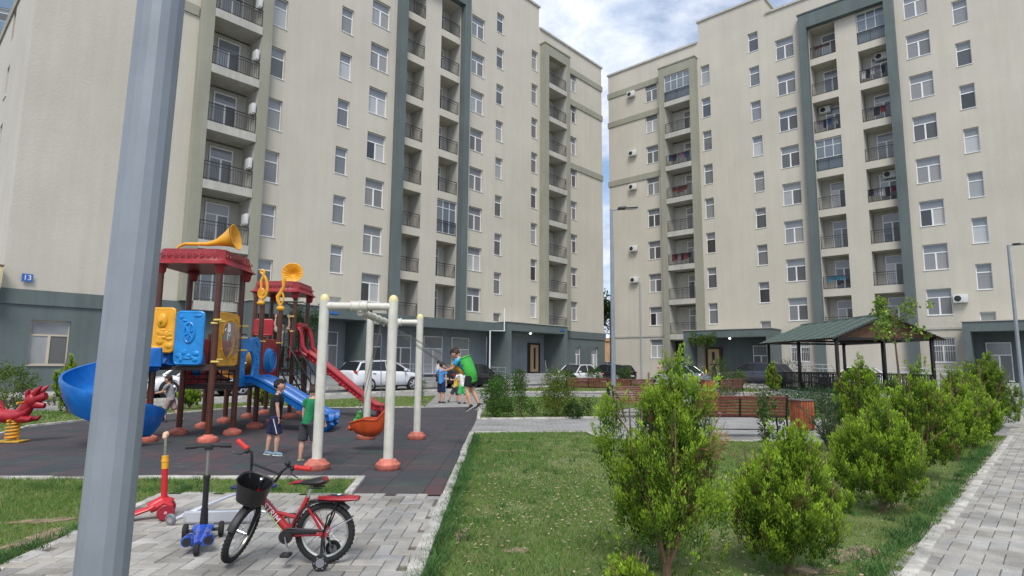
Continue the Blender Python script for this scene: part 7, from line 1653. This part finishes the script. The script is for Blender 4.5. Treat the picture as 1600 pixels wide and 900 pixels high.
# left side
bush((-14.4, 17.3, .02), 1.4, 1.32, 'round green bush behind the spring rider at the left edge', 110, .05, (.075, .14, .018), 90, 60, .3, group=BG)
thuja((-12.2, 16.6, .02), 1.75, .75, 'slim young thuja showing beside the blue spiral slide', 111, 220, 46, prof='cone', leaf=.035)
for i, (x, y, h_, w_, lb) in enumerate([(-9.9, 18.6, .85, .8, 'small thuja seen between the tower posts, right of the grey-shirted boy'), (-8.2, 19.9, .95, .8, 'small thuja behind the blue slide gate'), (-10.9, 17.4, .7, .7, 'small thuja hidden behind the near lamp post')]):
    thuja((x, y, .02), h_, w_, lb, 112+i, 150, 44, prof='egg', leaf=.035)
# trees
def tree(name, loc, H_, label, seed, crown, per, leaf, colr, r0=.05, ncl=70, asp=.6, name_='tree', light=.25, cr=.28, nl=9):
    T_ = empty(name, loc, 0, label, 'tree'); q = random.Random(seed); m = MB(); (cz, cw, chh) = crown
    m.tube([(0, 0, -.05), (.02, .01, H_*.3), (-.03, .02, H_*.6), (.02, 0, H_*.92)], [r0, r0*.8, r0*.55, r0*.15], 8); lim = []
    for i in range(nl):
        z = cz-chh*.45+chh*.8*i/nl; a = q.uniform(0, 6.28); r = cw/2*q.uniform(.6, 1); e = V(r*math.cos(a), r*math.sin(a), z+r*.5); m.tube([(0, 0, z-.1), (e.x*.5, e.y*.5, z+.15), e], [r0*.35, r0*.22, r0*.08], 5); lim.append((z, e))
    m.build('trunk', M_BARK, T_); cs, rs = [], []
    for i in range(ncl):
        z, e = q.choice(lim); f = q.uniform(.35, 1.1); c = V(0, 0, z).lerp(e, f)+V(q.gauss(0, cw*.06), q.gauss(0, cw*.06), q.gauss(0, chh*.08)); cs.append(tuple(c)); rs.append(cr*q.uniform(.5, 1.1))
    leaf_mass('crown', T_, cs, rs, per, leaf, colr, seed, asp=asp, light=light); return T_
tree('young_tree', (15.9, 24.6, .02), 4.4, 'young maple-like tree with pale leaves and thin trunk in front of the gazebo gable', 120, (3.35, 2.1, 1.9), 22, .12, (.15, .25, .045), .055, 55, asp=.8, cr=.26)
p_ = br(-10.6, -4.3, 0); tree('young_tree', (p_.x, p_.y, .1), 3.7, 'small round-crowned tree before the wooden door of the right block', 121, (3.2, 2.3, .8), 40, .1, (.06, .12, .02), .05, 70, cr=.3)
p_ = WL(-6.6, 3.0); tree('young_tree', (p_.x, p_.y, .1), 5.2, 'narrow dark tree rising behind the swing frame and white hatchback', 122, (2.7, 1.5, 3.6), 44, .1, (.03, .075, .018), .06, 110, cr=.32, nl=14, light=.1)
tree('street_tree', (12.7, 76, 0), 10.5, 'green tree seen through the gap between the two blocks', 123, (7.4, 6, 5.5), 50, .3, (.05, .11, .02), .2, 90, cr=.9)
tree('street_tree', (7.9, 71, 0), 8, 'shorter tree left in the gap between the two blocks', 124, (5, 5, 4), 50, .3, (.05, .11, .02), .18, 70, cr=.8) if False else None
p_ = br(-10.75, -4.0, 0); m = MB(); m.tube([(0, 0, .0), (.02, 0, .35), (-.02, 0, .7)], [.13, .17, .12], 10, flat=.6); m.ell((.1, 0, .2), (.12, .08, .16), 8, 6)
o = m.build('bag', cl('bright_yellow', (.7, .6, .04))); o.location = (p_.x, p_.y, .75); tag(o, 'small bright yellow bag in front of the wooden door of the right block', 'bag')
